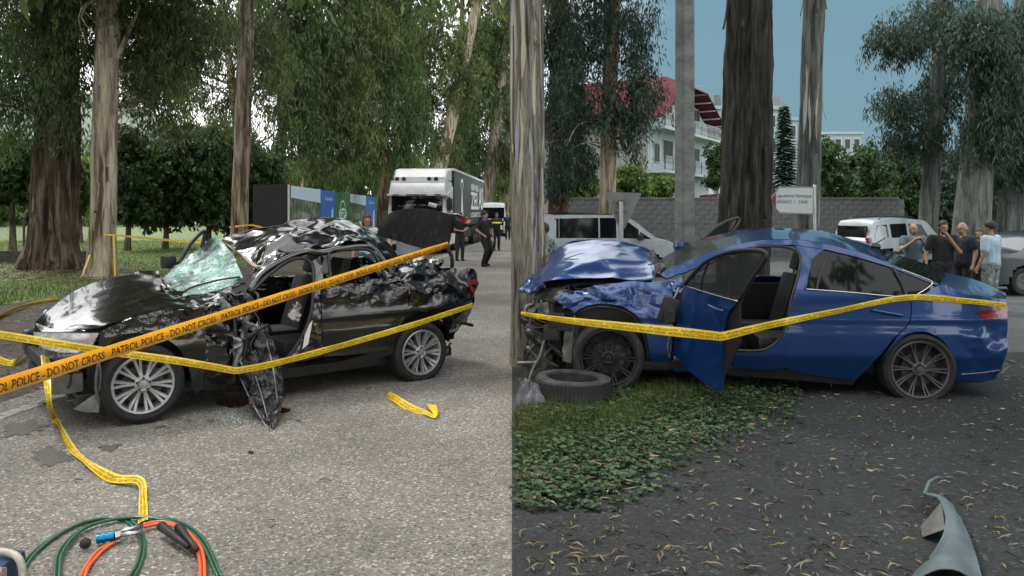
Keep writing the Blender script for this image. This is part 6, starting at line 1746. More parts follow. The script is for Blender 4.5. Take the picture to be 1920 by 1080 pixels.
def balcony(zl_, s0, s1):
    sl = hbox('balcony', s0, s1, -1.3, -.005, zl_ - .22, zl_, M_HW)
    for z in (zl_ + .12, zl_ + 1.0):
        hbox('rail', s0 + .02, s1 - .02, -1.28, -1.22, z - .03, z + .03, M_RAILM, parent=sl)
    npst = int((s1 - s0) / 1.6)
    for k in range(npst + 1):
        x = s0 + .05 + (s1 - s0 - .1) * k / npst
        hbox('rail_post', x - .035, x + .035, -1.285, -1.215, zl_, zl_ + 1.05, M_HDARK, parent=sl)
    bal = MB()
    nb = int((s1 - s0) / .22)
    for k in range(nb):
        x = s0 + .1 + (s1 - s0 - .2) * k / nb
        bal.tube([(x, -1.25, zl_ + .14), (x + .10, -1.25, zl_ + .42), (x - .02, -1.25, zl_ + .7), (x + .1, -1.25, zl_ + .98)], .022, 4)
    bal.build('scroll_bars', M_RAILM, sl, kind='stuff')
    for k in range(3):
        hbox('side_rail', s1 - .05, s1 - .01, -1.25 + .4 * k, -1.22 + .4 * k, zl_, zl_ + 1.0, M_RAILM, parent=sl)
zb1 = HL(1245, 322)[1]; zb2 = HL(1245, 244)[1]
balcony(zb1, .2, sR + .9); balcony(zb2, .2, sR + 1.0)
sh, zc = HL(1303, 318)
MB().rbox(sh - .4, sh + .5, -1.34, -1.28, zc - .6, zc + .2, .02).build('red_laundry', nmat('red_cloth', [(.16, .015, .02), (.5, .4, .4)], 4, 3, .9), house)
shed = empty('shed_roof', tuple(P(1340, 400, 66) * 1.0 - Vector((0, 0, P(1340, 400, 66).z + .24))), 0, 'small red shed roof between the house and the dark trunk', 'shed')
MB().box(-1.0, 1.0, -.8, .8, 0, 2.6).build('wall', M_HW, shed)
MB().add([(-1.3, -1, 2.6), (1.3, -1, 2.9), (1.0, 1.2, 3.7), (-1.0, 1.2, 3.5), (-1.3, -1, 2.5), (1.3, -1, 2.8), (1.0, 1.2, 3.6), (-1.0, 1.2, 3.4)], [(0, 1, 2, 3), (7, 6, 5, 4), (0, 4, 5, 1), (1, 5, 6, 2), (2, 6, 7, 3), (3, 7, 4, 0)]).build('roof', M_HRED, shed)

# ------------------------------------------------------------------ far apartment blocks
M_APT = nmat('pale_apartment_wall', [(.20, .26, .29), (.27, .33, .36)], .4, 5, .85); M_APTR = nmat('grey_slate_roof', [(.06, .08, .09), (.10, .12, .13)], 1, 5, .7)
def block(x0, x1, top, Y, label, rows, cols, tower=False, depth=12):
    a = P(x0, 400, Y).x; b_ = P(x1, 400, Y).x; z1 = P(0, top, Y).z
    r_ = empty('apartment_building', ((a + b_) / 2, Y, -.24), 0, label, 'building', 'apartment buildings far behind the wall')
    hw = (b_ - a) / 2; h = z1 + .24
    MB().box(-hw, hw, 0, depth, 0, h).build('wall', M_APT, r_)
    if tower:
        MB().box(-hw * 1.12, hw * 1.12, -.4, depth + .4, h, h + .5).build('cornice', M_APT, r_)
        V = [(-hw, 0, h + .5), (hw, 0, h + .5), (hw, hw * 2, h + .5), (-hw, hw * 2, h + .5), (-.5, hw - .5, h + 2.2), (.5, hw - .5, h + 2.2), (.5, hw + .5, h + 2.2), (-.5, hw + .5, h + 2.2)]
        MB().add(V, [(0, 1, 5, 4), (1, 2, 6, 5), (2, 3, 7, 6), (3, 0, 4, 7), (4, 5, 6, 7)]).build('roof', M_APTR, r_)
    else:
        MB().box(-hw - .3, hw + .3, -.3, depth, h, h + .45).build('parapet', M_APT, r_)
    for i in range(rows):
        for j in range(cols):
            x = -hw + (j + .5) * 2 * hw / cols; z = h - 1.6 - i * 3.2
            ww = min(.8, hw / cols * .55)
            f = MB().box(x - ww - .12, x + ww + .12, -.10, .02, z - .95, z + .95).build('window', M_RAILM, r_)
            MB().box(x - ww, x + ww, -.125, -.09, z - .8, z + .8).build('pane', M_DKGLASS, f)
    return r_
block(1338, 1352, 205, 120, 'narrow pale tower just right of the house roof', 4, 1, True)
block(1352, 1440, 252, 118, 'pale apartment block hidden behind the massive dark trunk', 3, 5)
block(1438, 1478, 206, 110, 'pale apartment tower with grey cap above the fir tree', 4, 2, True)
block(1478, 1512, 226, 116, 'pale apartment block right of the fir tree', 4, 2)
block(1545, 1615, 252, 130, 'low pale apartment block right of the slender trunk', 3, 4)

# ------------------------------------------------------------------ pole and signs
M_CONC = nmat('concrete_pole', [(.08, .09, .088), (.14, .15, .145), (.20, .21, .20)], 4, 9, .9, bump=.5, bscale=30, stretch=(1, 1, 2))
pc = G(1283, 640)
pp = Vector((P(1284, 400, 10.6).x, 10.6, float(gz(P(1284, 400, 10.6).x, 10.6))))
pole = MB()
V = []; zt = 8.5
for z, w in ((-.1, .118), (zt, .096)):
    for a in (0, 1, 2, 3):
        for e in (-.12, .12):
            t = a * math.pi / 2 + math.pi / 4 + e + .42
            V.append((w * 1.18 * math.cos(t), w * 1.18 * math.sin(t), z))
pole.add(V, [tuple(range(7, -1, -1)), tuple(range(8, 16))] + [(i, (i + 1) % 8, 8 + (i + 1) % 8, 8 + i) for i in range(8)])
pl_ = empty('utility_pole', pp, 0, 'square concrete utility pole rising behind the blue car windscreen', 'pole')
pole.build('shaft', M_CONC, pl_)
MB().box(-.12, .12, -.14, -.10, 7.6, 7.9).build('bracket', M_METAL, pl_)

M_SIGNB = nmat('bare_sign_back', [(.17, .18, .175), (.25, .26, .25)], 3, 6, .55, metal=.2)
M_GALV = nmat('galvanised_post', [(.24, .25, .25), (.34, .35, .35)], 6, 5, .5, metal=.3)
YS = 15.6
def sgp(px, py): return P(px, py, YS)
yb = base_at(1164, YS)
ys = empty('road_sign', yb, 0, 'back of a triangular give-way sign on a grey post', 'sign')
def rel(px, py): q = sgp(px, py) - Vector(yb); return q
tri = [rel(1137, 360), rel(1203, 362), rel(1200, 370), rel(1172, 428), rel(1166, 430), rel(1160, 426), rel(1135, 366)]
Vt = [(q.x, .0, q.z) for q in tri]; Vb = [(q.x, .012, q.z) for q in tri]; n = len(tri)
MB().add(Vt + Vb, [tuple(range(n)), tuple(range(2 * n - 1, n - 1, -1))] + [(i, (i + 1) % n, n + (i + 1) % n, n + i) for i in range(n)]).build('plate', M_SIGNB, ys)
pz = rel(1164, 378)
MB().tube([(0, -.05, -.1), (0, -.05, pz.z)], .048, 12).build('post', M_GALV, ys, True)
for py in (377, 395):
    q = rel(1163, py); MB().box(-.12, .10, -.06, -.004, q.z - .02, q.z + .02).build('clamp', M_METAL, ys)
# lane name sign
YN = 17.0
nb = base_at(1529, YN)
nsg = empty('lane_sign', nb, 0, 'white arrow-shaped lane name sign with red tip on a post', 'sign')
def rn_(px, py): q = P(px, py, YN) - Vector(nb); return q
M_SWH = nmat('sign_white', [(.42, .46, .47), (.50, .54, .55)], 2, 4, .4); M_SRED = mat('sign_red', (.22, .012, .02), .4); M_SLET = mat('sign_dark_lettering', (.04, .05, .055), .5)
def plate(nm, pts, y0, y1, m):
    Vt = [(q.x, y0, q.z) for q in pts]; Vb = [(q.x, y1, q.z) for q in pts]; n = len(pts)
    return MB().add(Vt + Vb, [tuple(range(n)), tuple(range(2 * n - 1, n - 1, -1))] + [(i, (i + 1) % n, n + (i + 1) % n, n + i) for i in range(n)]).build(nm, m, nsg)
plate('backing', [rn_(1444, 375), rn_(1461, 349), rn_(1526, 350), rn_(1526, 402), rn_(1461, 401)], .0, .02, M_SIGNB)
wp = plate('face', [rn_(1455, 361), rn_(1462, 352), rn_(1524, 353), rn_(1523, 400), rn_(1462, 398), rn_(1455, 391)], -.006, .0, M_SWH)
plate('red_tip', [rn_(1446, 375), rn_(1454.6, 362), rn_(1454.6, 388)], -.006, .0, M_SRED)
FM = Matrix(((1, 0, 0, 0), (0, 0, -1, -.009), (0, 1, 0, 0), (0, 0, 0, 1)))
q = rn_(1489, 368); text_obj('lettering', 'აფსაროსის I შესახვევი', M_SLET, nsg, Matrix.Translation((q.x, 0, q.z)) @ FM, .76, .085, .012)
q = rn_(1485, 378.5); text_obj('lettering', 'APSAROS  1   LANE', M_SLET, nsg, Matrix.Translation((q.x, 0, q.z)) @ FM, .68, .070, .004)
q = rn_(1499.5, 376.5); text_obj('lettering', 'st', M_SLET, nsg, Matrix.Translation((q.x, 0, q.z)) @ FM, .035, .03, .004)
MB().tube([(0, .05, -.1), (0, .05, rn_(1529, 346).z)], .034, 12).build('post', M_GALV, nsg, True)

# ------------------------------------------------------------------ people
M_SKIN = nmat('skin', [(.30, .17, .12), (.38, .23, .165)], 8, 4, .55)
M_SKIN2 = nmat('tanned_skin', [(.24, .145, .10), (.32, .20, .145)], 8, 4, .55)
M_EYE = mat('eye_dark', (.012, .010, .010), .3); M_LIP = mat('lips', (.26, .10, .085), .5)
def cloth(nm, c, k=1.5): return nmat(nm, [c, tuple(min(1, q * k) for q in c)], 9, 5, .9, bump=.25, bscale=14)
C_BLACK = cloth('black_cloth', (.008, .008, .010)); C_NAVY = cloth('navy_cloth', (.012, .016, .028)); C_CHAR = cloth('charcoal_cloth', (.022, .023, .026))
C_GREY = cloth('grey_cloth', (.22, .23, .27), 1.25); C_WHITE = cloth('white_cloth', (.52, .53, .53), 1.2); C_TEAL = cloth('grey_blue_cloth', (.07, .10, .12), 1.3)
C_PALE = cloth('pale_tee', (.26, .36, .42), 1.2); C_JEAN = cloth('denim', (.05, .08, .11), 1.4); C_KHAKI = cloth('light_trousers', (.20, .22, .22), 1.3)
C_SHOE = cloth('black_shoe', (.008, .008, .008))
C_PATT = nmat('patterned_shirt', [(.03, .035, .05), (.30, .32, .34), (.04, .045, .06)], 22, 3, .9, pos=[.4, .5, .62])
C_CAMO = nmat('camouflage_shorts', [(.05, .07, .06), (.22, .26, .24), (.09, .12, .11), (.30, .33, .31)], 9, 2, .9, pos=[.38, .48, .55, .64])
HAIRS = {'black': mat('black_hair', (.010, .008, .007), .6), 'brown': mat('brown_hair', (.045, .025, .016), .6), 'red': mat('auburn_hair', (.075, .022, .012), .6), 'grey': mat('grey_hair', (.20, .20, .20), .6)}

def remesh(b, vox, name, m, parent, smooth_it=2):
    me0 = b.mesh('tmp', None)
    ob = bpy.data.objects.new('tmp', me0); COL.objects.link(ob)
    md = ob.modifiers.new('r', 'REMESH'); md.mode = 'VOXEL'; md.voxel_size = vox
    sm = ob.modifiers.new('s', 'SMOOTH'); sm.iterations = smooth_it; sm.factor = .5
    dg = bpy.context.evaluated_depsgraph_get(); dg.update()
    me = bpy.data.meshes.new_from_object(ob.evaluated_get(dg))
    bpy.data.objects.remove(ob); bpy.data.meshes.remove(me0)
    me.name = name; me.materials.clear(); me.materials.append(m)
    me.polygons.foreach_set('use_smooth', [True] * len(me.polygons))
    return link(name, me, parent)

def ball(b, c, r, n=8, sc=(1, 1, 1), R=None):
    V = []; c = Vector(c)
    for i in range(n + 1):
        t = math.pi * i / n
        for j in range(n * 2):
            a = math.pi * j / n
            q = Vector((math.sin(t) * math.cos(a) * sc[0], math.sin(t) * math.sin(a) * sc[1], math.cos(t) * sc[2])) * r
            if R is not None: q = R @ q
            V.append(c + q)
    Fc = []
    k = n * 2
    for i in range(n):
        for j in range(k): Fc.append((i * k + j, (i + 1) * k + j, (i + 1) * k + (j + 1) % k, i * k + (j + 1) % k))
    b.add(V, Fc)

def limb(b, pts, rs, n=10):
    pts = [Vector(p) for p in pts]
    for p, r in zip(pts, rs): ball(b, p, r * .99, 6)
    for i in range(len(pts) - 1): b.tube([pts[i], pts[i + 1]], [rs[i], rs[i + 1]], n)

def person(label, pos, facing, h=1.76, shirt=C_BLACK, trousers=C_BLACK, hair='black', skin=M_SKIN, arms=None, legs=None, lean=0.0, head_turn=0.0, head_tilt=0.0,
           shorts=False, bald=False, build=1.0, sleeve=.55, vox=.016, band=None, bow=0.0, long_hair=False, group=None, beard=False):
    """local frame: +y is where the person faces, +x their right hand side"""
    s = h / 1.76
    root = empty('person', pos, facing, label, 'person', group)
    LN = Matrix.Rotation(-bow, 4, 'X') @ Matrix.Rotation(lean, 4, 'Y')
    hipz = .93
    def up(p): return Vector((0, 0, hipz)) + LN.to_3x3() @ (Vector(p) - Vector((0, 0, hipz)))
    arms = arms or {}
    legs = legs or {}
    sh = {q: up((q * .185 * build, 0, 1.43)) for q in (-1, 1)}
    ar = {}
    for q in (-1, 1):
        e, w = arms.get(q, ((q * .27, -.02, 1.16), (q * .29, .08, .92)))
        ar[q] = (Vector(e), Vector(w))
    lg = {}
    for q in (-1, 1):
        k, a = legs.get(q, ((q * .105, .03, .50), (q * .11, -.02, .09)))
        lg[q] = (Vector(k), Vector(a))
    S = lambda p: Vector(p) * s
    neck = up((0, .0, 1.47)); hc = up((0, .025, 1.64))
    HR = Matrix.Rotation(head_turn, 3, 'Z') @ Matrix.Rotation(-head_tilt, 3, 'X')
    b = MB()
    # torso, neck and legs of the body under the clothes
    limb(b, [S(up((0, 0, 1.0))), S(up((0, .0, 1.2))), S(up((0, 0, 1.36)))], [.125 * build * s, .115 * build * s, .12 * build * s])
    limb(b, [S(up((0, -.01, 1.42))), S(neck), S(hc - HR @ Vector((0, .02, .06)))], [.075 * s, .055 * s, .055 * s])
    for q in (-1, 1):
        limb(b, [S(up((0, 0, 1.40))), S(sh[q])], [.08 * s, .058 * s])
        e, w = ar[q]
        limb(b, [S(sh[q]), S(e), S(w)], [.052 * s * build, .042 * s, .029 * s])
        k, a = lg[q]
        hp = Vector((q * .09, 0, .92))
        limb(b, [S(hp), S(k), S(k.lerp(a, .35)), S(a)], [.085 * s, .055 * s, .056 * s, .038 * s])
        ball(b, S(a + Vector((0, .06, -.05))), .04 * s, 6, (1, 2.4, .8))
        # hand: palm, four fingers and a thumb
        d = (w - e).normalized()
        side = d.cross(Vector((0, 0, 1)) if abs(d.z) < .9 else Vector((0, 1, 0))).normalized()
        nrm = side.cross(d).normalized()
        pc_ = w + d * .055
        limb(b, [S(w), S(pc_), S(w + d * .09)], [.028 * s, .034 * s, .032 * s])
        for f in range(4):
            o = (f - 1.5) * .022
            L_ = (.068, .08, .076, .058)[f]
            p0 = w + d * .085 + side * o
            p1 = p0 + d * L_ * .5 - nrm * .012; p2 = p1 + d * L_ * .42 - nrm * .03
            limb(b, [S(p0), S(p1), S(p2)], [.0105 * s, .0095 * s, .0085 * s], 6)
        t0 = w + d * .03 + side * .028; t1 = t0 + d * .035 + side * .028; t2 = t1 + d * .03 + side * .008 - nrm * .012
        limb(b, [S(t0), S(t1), S(t2)], [.014 * s, .012 * s, .010 * s], 6)
    # head with jaw, nose, ears, brow
    def hp_(v): return S(hc + HR @ Vector(v))
    R3 = HR
    ball(b, hp_((0, -.005, .02)), .1 * s, 10, (.80, .98, 1.08), R3)
    ball(b, hp_((0, .03, -.055)), .068 * s, 8, (.88, .95, .95), R3)
    ball(b, hp_((0, .098, -.012)), .02 * s, 6, (.75, 1.1, 1.5), R3)
    ball(b, hp_((0, .088, .022)), .03 * s, 6, (1.8, .6, .45), R3)
    for q in (-1, 1): ball(b, hp_((q * .082, -.005, -.005)), .03 * s, 6, (.35, .65, 1.1), R3)
    remesh(b, vox * s, 'body', skin, root, 1)
    for q in (-1, 1):
        e_ = MB(); ball(e_, hp_((q * .032, .086, .008)), .011 * s, 6, (1.3, .6, .8), R3); e_.build('eye', M_EYE, root, True)
    m_ = MB(); ball(m_, hp_((0, .092, -.058)), .022 * s, 6, (1.1, .4, .3), R3); m_.build('mouth', M_LIP, root, True)
    # clothes
    c = MB()
    limb(c, [S(up((0, 0, .97))), S(up((0, .01, 1.15))), S(up((0, 0, 1.33)))], [.142 * build * s, .138 * build * s, .142 * build * s], 14)
    for q in (-1, 1):
        limb(c, [S(up((q * .06 * build, 0, .98))), S(up((q * .06 * build, .0, 1.15))), S(up((q * .075 * build, 0, 1.36)))], [.118 * build * s, .112 * build * s, .105 * build * s], 12)
        limb(c, [S(up((q * .05, 0, 1.40))), S(sh[q])], [.10 * s, .075 * s])
        e, w = ar[q]
        if sleeve <= 1:
            limb(c, [S(sh[q]), S(sh[q].lerp(e, sleeve))], [.072 * s * build, .066 * s * build])
        else:
            limb(c, [S(sh[q]), S(e), S(e.lerp(w, sleeve - 1))], [.070 * s * build, .058 * s, .046 * s])
    remesh(c, vox * s, 'shirt', shirt, root, 3)
    t = MB()
    limb(t, [S((-.05, 0, .95)), S((.05, 0, .95))], [.135 * build * s, .135 * build * s], 12)
    for q in (-1, 1):
        k, a = lg[q]
        hp = Vector((q * .092, 0, .90))
        if shorts: limb(t, [S(hp), S(hp.lerp(k, .95))], [.115 * s, .098 * s], 12)
        else: limb(t, [S(hp), S(k), S(a + Vector((0, 0, .02)))], [.108 * s, .076 * s, .062 * s], 12)
    remesh(t, vox * s, 'shorts' if shorts else 'trousers', trousers, root, 3)
    for q in (-1, 1):
        k, a = lg[q]
        f = MB()
        limb(f, [S(a + Vector((0, -.03, -.045))), S(a + Vector((0, .07, -.052))), S(a + Vector((0, .15, -.06)))], [.045 * s, .043 * s, .033 * s])
        remesh(f, .012, 'shoe', C_SHOE, root, 2)
    hh = MB()
    if not bald:
        ball(hh, hp_((0, -.012, .045)), .107 * s, 10, (.88, 1.02, 1.0), R3)
        if long_hair:
            ball(hh, hp_((0, -.05, -.03)), .09 * s, 8, (1.05, .7, 1.3), R3)
            for q in (-1, 1): ball(hh, hp_((q * .07, -.01, -.04)), .05 * s, 8, (.6, .8, 1.8), R3)
        cut = MB()
        # trim the cap to the hairline: keep what lies behind and above the face
        o = remesh(hh, .012, 'hair', HAIRS[hair], root, 1)
        bm = bmesh.new(); bm.from_mesh(o.data)
        inv = HR.inverted()
        kill = []
        for v in bm.verts:
            q = inv @ (v.co / s - hc)
            if q.y > .03 and q.z < .056 - (.0 if abs(q.x) < .06 else .03): kill.append(v)
            elif not long_hair and q.z < -.055: kill.append(v)
        bmesh.ops.delete(bm, geom=kill, context='VERTS')
        bm.to_mesh(o.data); bm.free()
    else:
        for q in (-1, 1): ball(hh, hp_((q * .062, -.035, -.005)), .045 * s, 8, (.55, 1.1, .9), R3)
        ball(hh, hp_((0, -.08, -.01)), .05 * s, 8, (1.4, .55, .9), R3)
        remesh(hh, .012, 'hair', HAIRS[hair], root, 1)
    if beard:
        bb = MB(); ball(bb, hp_((0, .034, -.07)), .070 * s, 8, (.92, .98, .80), R3)
        ob = remesh(bb, .012, 'beard', HAIRS[hair], root, 1)
        bm = bmesh.new(); bm.from_mesh(ob.data); inv = HR.inverted()
        bmesh.ops.delete(bm, geom=[v for v in bm.verts if (inv @ (v.co / s - hc)).z > -.05], context='VERTS'); bm.to_mesh(ob.data); bm.free()
    if band is not None:
        r_ = MB()
        ctr = up((0, 0, 1.28))
        pts = [S(up((math.cos(a) * .225 * build, math.sin(a) * .162 * build, 1.29))) for a in np.linspace(0, 2 * math.pi, 25)]
        A = np.array([[tuple(p + Vector((0, 0, dz))) for p in pts] for dz in (-.045 * s, .045 * s)])
        MB().grid(A, .004).build('reflective_band', band, root, True)
    return root

def stand(px, Y): return Vector(base_at(px, Y))
PI = math.pi
M_HIVIS = mat('yellow_band', (.62, .68, .05), .6)
gP = 'people on the road by the lorry'; gQ = 'onlookers behind the blue car'
# walking officer, weight on his right, body leaning back to the right
person('man in black tee and trousers stepping across the road nearest the camera', stand(910, 25.2), PI + .75, 1.78, arms={1: ((.30, -.08, 1.16), (.20, .12, 1.02)), -1: ((-.27, .02, 1.15), (-.26, .08, .90))},
       legs={1: ((.10, .18, .52), (.12, .02, .09)), -1: ((-.12, .16, .52), (-.26, -.26, .10))}, lean=.07, head_turn=.45, group=gP, sleeve=.6)
person('officer in black with a yellow chest band behind the walking man', stand(931, 36.2), PI + .25, 1.74, C_BLACK, C_BLACK, band=M_HIVIS, arms={-1: ((-.30, 0, 1.16), (-.34, .05, .92))}, group=gP, build=1.1, sleeve=.7)
person('man in black tee and charcoal trousers standing beside the lorry cab', stand(862, 28.3), PI + .45, 1.74, C_BLACK, C_CHAR, arms={1: ((.26, .04, 1.14), (.06, .26, 1.10)), -1: ((-.26, .06, 1.14), (-.10, .30, 1.14))}, head_turn=.1, group=gP)
person('man in navy shirt standing by the trailer wheels', stand(906, 46.5), PI - .4, 1.76, C_NAVY, C_CHAR, group=gP)
person('bending man in grey tee behind the raised boot lid', stand(766, 13.2), PI + .1, 1.84, C_GREY, C_JEAN, 'brown', arms={1: ((.30, .06, 1.20), (.26, .30, 1.00)), -1: ((-.32, .06, 1.20), (-.24, .30, .98))}, group=gP, build=1.15, sleeve=.6)
person('woman with auburn hair in white top behind the black car roof', stand(688, 15.5), PI + .3, 1.69, C_WHITE, C_JEAN, 'red', long_hair=True, group=gP, build=.9)
person('person in dark top at the far side of the trailer', stand(952, 50), PI, 1.74, C_NAVY, C_BLACK, 'grey', group=gP)
person('boy in patterned shirt leaning at the struck tree', stand(1046, 11.8), PI / 2 + .25, 1.62, C_PATT, C_CHAR, 'brown', bow=.35, arms={1: ((.20, .30, 1.02), (.12, .48, .92)), -1: ((-.20, .28, 1.02), (-.14, .46, .94))}, group=gQ, build=.9)
person('man in grey tee holding a phone up with both hands', stand(1712, 16.8), PI - .1, 1.74, C_TEAL, C_KHAKI, 'grey', skin=M_SKIN2, bald=True, arms={1: ((.30, .14, 1.20), (.08, .28, 1.40)), -1: ((-.30, .14, 1.20), (-.08, .28, 1.40))}, head_tilt=-.2, group=gQ, build=1.1)
person('bearded man in black tee with one hand at his chin', stand(1768, 15.6), PI - .15, 1.80, C_BLACK, C_CHAR, 'black', skin=M_SKIN2, arms={1: ((.30, -.02, 1.16), (.32, .04, .92)), -1: ((-.24, .20, 1.16), (-.03, .20, 1.46))}, group=gQ, build=1.12, sleeve=.7, beard=True)
person('balding man in dark shirt looking left beside the bearded man', stand(1806, 15.9), PI / 2 + .35, 1.77, C_NAVY, C_BLACK, 'grey', skin=M_SKIN2, bald=True, group=gQ, build=1.12, sleeve=.6)
person('man in pale tee and camouflage shorts with his back half turned', stand(1858, 15.2), .55, 1.80, C_PALE, C_CAMO, 'black', skin=M_SKIN2, shorts=True, arms={1: ((.28, .03, 1.16), (.24, .24, .98))}, group=gQ, build=1.15, sleeve=.75)
person('person in black half hidden behind the man in pale tee', stand(1836, 17.2), PI / 2 + .8, 1.62, C_BLACK, C_BLACK, 'brown', long_hair=True, group=gQ, build=.9)
person('person standing behind the lane sign post', stand(1529, 23), PI, 1.72, C_TEAL, C_CHAR, 'grey', bald=True, group=gQ)

# ------------------------------------------------------------------ barrier tapes
M_TAPE = nmat('yellow_tape', [(.80, .50, .010), (.90, .64, .03)], 12, 4, .38, coat=.2)
M_TAPEO = nmat('orange_yellow_tape', [(.95, .36, .004), (.97, .46, .010)], 3, 3, .35, coat=.25)
M_TLET = mat('tape_lettering', (.035, .022, .004), .5)
_EN = text_geo('PATROL POLICE - DO NOT CROSS   ', 1.0, .006)
_GE = text_geo('საპატრულო პოლიცია - არ გადაკვეთოთ   ', 1.0, .006)

def fine(geo, mx=.12):
    V, Fc = geo
    bm = bmesh.new(); vs = [bm.verts.new(v) for v in V]
    for f in Fc:
        try: bm.faces.new([vs[i] for i in f])
        except ValueError: pass
    for _ in range(3):
        e = [q for q in bm.edges if q.calc_length() > mx]
        if not e: break
        bmesh.ops.subdivide_edges(bm, edges=e, cuts=1)
        bmesh.ops.triangulate(bm, faces=[f for f in bm.faces if len(f.verts) > 4])
    bm.verts.index_update()
    out = ([v.co.copy() for v in bm.verts], [tuple(v.index for v in f.verts) for f in bm.faces]); bm.free()
    return out
_EN = fine(_EN); _GE = fine(_GE, .3)

def ribbon(label, pts, width, wdir, m=M_TAPE, n=90, lines=2, curl=0.0, twist=None, text=True, start=0.0, wscale=None):
    """tape through world points pts; wdir: list of 'across' vectors (same count)"""
    C = resample([tuple(p) for p in pts], n)
    Wd = resample([tuple(Vector(w).normalized()) for w in wdir], n, False)
    if len(wdir) != len(pts): raise ValueError
    # keep the across vectors in step with the points
    Pp = np.array([tuple(p) for p in pts]); d = np.r_[0, np.cumsum(np.linalg.norm(np.diff(Pp, axis=0), axis=1))]
    cd = np.r_[0, np.cumsum(np.linalg.norm(np.diff(C, axis=0), axis=1))]
    WV = np.array([tuple(Vector(w).normalized()) for w in wdir])
    Wd = np.stack([np.interp(cd / cd[-1] * d[-1], d, WV[:, k]) for k in range(3)], 1)
    T = np.gradient(C, axis=0); T /= np.linalg.norm(T, axis=1)[:, None]
    Wd -= T * (Wd * T).sum(1)[:, None]; Wd /= np.linalg.norm(Wd, axis=1)[:, None]
    Nn = np.cross(T, Wd)
    # face the lettering to the camera side
    tocam = np.array([0, 0, H]) - C
    flip = np.sign((Nn * tocam).sum(1).mean()) or 1
    Nn = Nn * flip
    ws = np.interp(np.linspace(0, 1, n), np.linspace(0, 1, len(wscale)), wscale) if wscale is not None else np.ones(n)
    k = 7
    A = np.zeros((k, n, 3))
    rr = np.random.default_rng(int(abs(C[0, 0] * 1000)) % 9999)
    wob = np.interp(np.arange(n), np.arange(0, n, 6), rr.normal(size=len(np.arange(0, n, 6))) * .004)
    def surf(v, i):   # v in -1..1 across
        return C[i] + Wd[i] * v * width / 2 * ws[i] + Nn[i] * (curl * (1 - v * v) + wob[i] * v)
    for a, v in enumerate(np.linspace(-1, 1, k)):
        for i in range(n): A[a, i] = surf(v, i)
    me = MB().grid(A).mesh('barrier_tape', m, True)
    o = link('barrier_tape', me, None, label=label, cat='tape')
    if text:
        Ltot = cd[-1]; V = []; Fc = []
        rows = [(_GE, .40), (_EN, -.42)] if lines == 2 else [(_EN, 0.0)]
        for (geo, vc) in rows:
            th = width * (.27 if lines == 2 else .56)
            V0, F0 = geo
            Lw = (max(q.x for q in V0) + .9) * th / .72
            rep = int(Ltot / Lw) + 1
            for r_ in range(rep):
                base = len(V); ok = []
                for q in V0:
                    u = q.x * th / .72 + r_ * Lw + start + (.12 if vc > 0 else 0)
                    v = vc + (q.y - .36) * th / .72 / (width / 2)
                    if not (0 <= u <= Ltot): ok.append(False); V.append((0, 0, 0)); continue
                    f = np.interp(u, cd, np.arange(n)); i = min(int(f), n - 2); t = f - i
                    p = surf(v, i) * (1 - t) + surf(v, i + 1) * t + Nn[i] * .0015
                    V.append(tuple(p)); ok.append(True)
                for fc in F0:
                    if all(ok[i] for i in fc): Fc.append(tuple(base + i for i in fc))
        used = sorted({i for f in Fc for i in f}); mp = {a: b for b, a in enumerate(used)}
        if Fc:
            link('tape_lettering', kind='stuff', parent=o, me=new_mesh('tape_lettering', [V[i] for i in used], [tuple(mp[i] for i in f) for f in Fc], M_TLET))
    return o
Zv = Vector((0, 0, 1))
def KW(px, py, y): return K.root.matrix_basis @ K.L(px, py, y)
def BW(px, py, y): return Bc.root.matrix_basis @ Bc.L(px, py, y)
lidp = KW(838, 459, -.62)
ribbon('orange-yellow police tape stretched in front of the black car up to its boot lid', [P(-60, 744, 3.1), P(200, 662, 4.0), P(500, 566, 5.4), P(700, 503, 7.0), lidp],
       .072, [Zv] * 5, M_TAPEO, 120, 1, .018)
ribbon('yellow police tape sagging across the black car from nose to tail', [P(-40, 621, 5.2), P(190, 657, 5.35), P(330, 676, 5.45), P(424, 692, 5.54), P(440, 695, 5.55), P(456, 693, 5.58), P(520, 680, 5.85), P(640, 648, 6.6), P(780, 607, 7.4), KW(886, 572, -.86)],
       .052, [Zv] * 10, M_TAPE, 140, 2, .004, wscale=[1, 1, 1, .9, 1, 1, 1, 1])
c1 = KW(84, 664, -.60)
ribbon('yellow police tape hanging from the black car headlamp and trailing over the road', [c1, P(89, 720, 5.75), P(94, 765, 5.75), G(104, 792) + Zv * .02, G(130, 838) + Zv * .01, G(165, 876) + Zv * .03, G(212, 905) + Zv * .03, G(262, 916) + Zv * .05, G(268, 948) + Zv * .02, G(268, 985) + Zv * .02],
       .06, [(1, 0, 0), (1, -.1, 0), (.9, -.2, .2), (.8, .3, .3), (.6, .5, .3), (.5, .6, .4), (.3, .6, .6), (.9, .2, .6), (1, .2, .1), (1, .2, .2)], M_TAPE, 120, 2, .004, wscale=[1, .8, .5, .7, 1, .9, .5, 1.1, .7, .9])
ribbon('loose yellow tape lying on the dirt shoulder at the left edge', [G(-30, 612) + Zv * .02, G(20, 588) + Zv * .05, G(60, 572) + Zv * .03, G(108, 563) + Zv * .02], .09, [(.2, .6, .8)] * 4, M_TAPE, 50, 2, .01, wscale=[1, 1.2, .6, .9])
ribbon('short yellow tape loop on the ground left of the black car nose', [G(-20, 672) + Zv * .04, G(10, 684) + Zv * .03, G(30, 684) + Zv * .04, G(48, 668) + Zv * .10], .075, [(.2, .5, .8)] * 4, M_TAPE, 40, 2, .006)
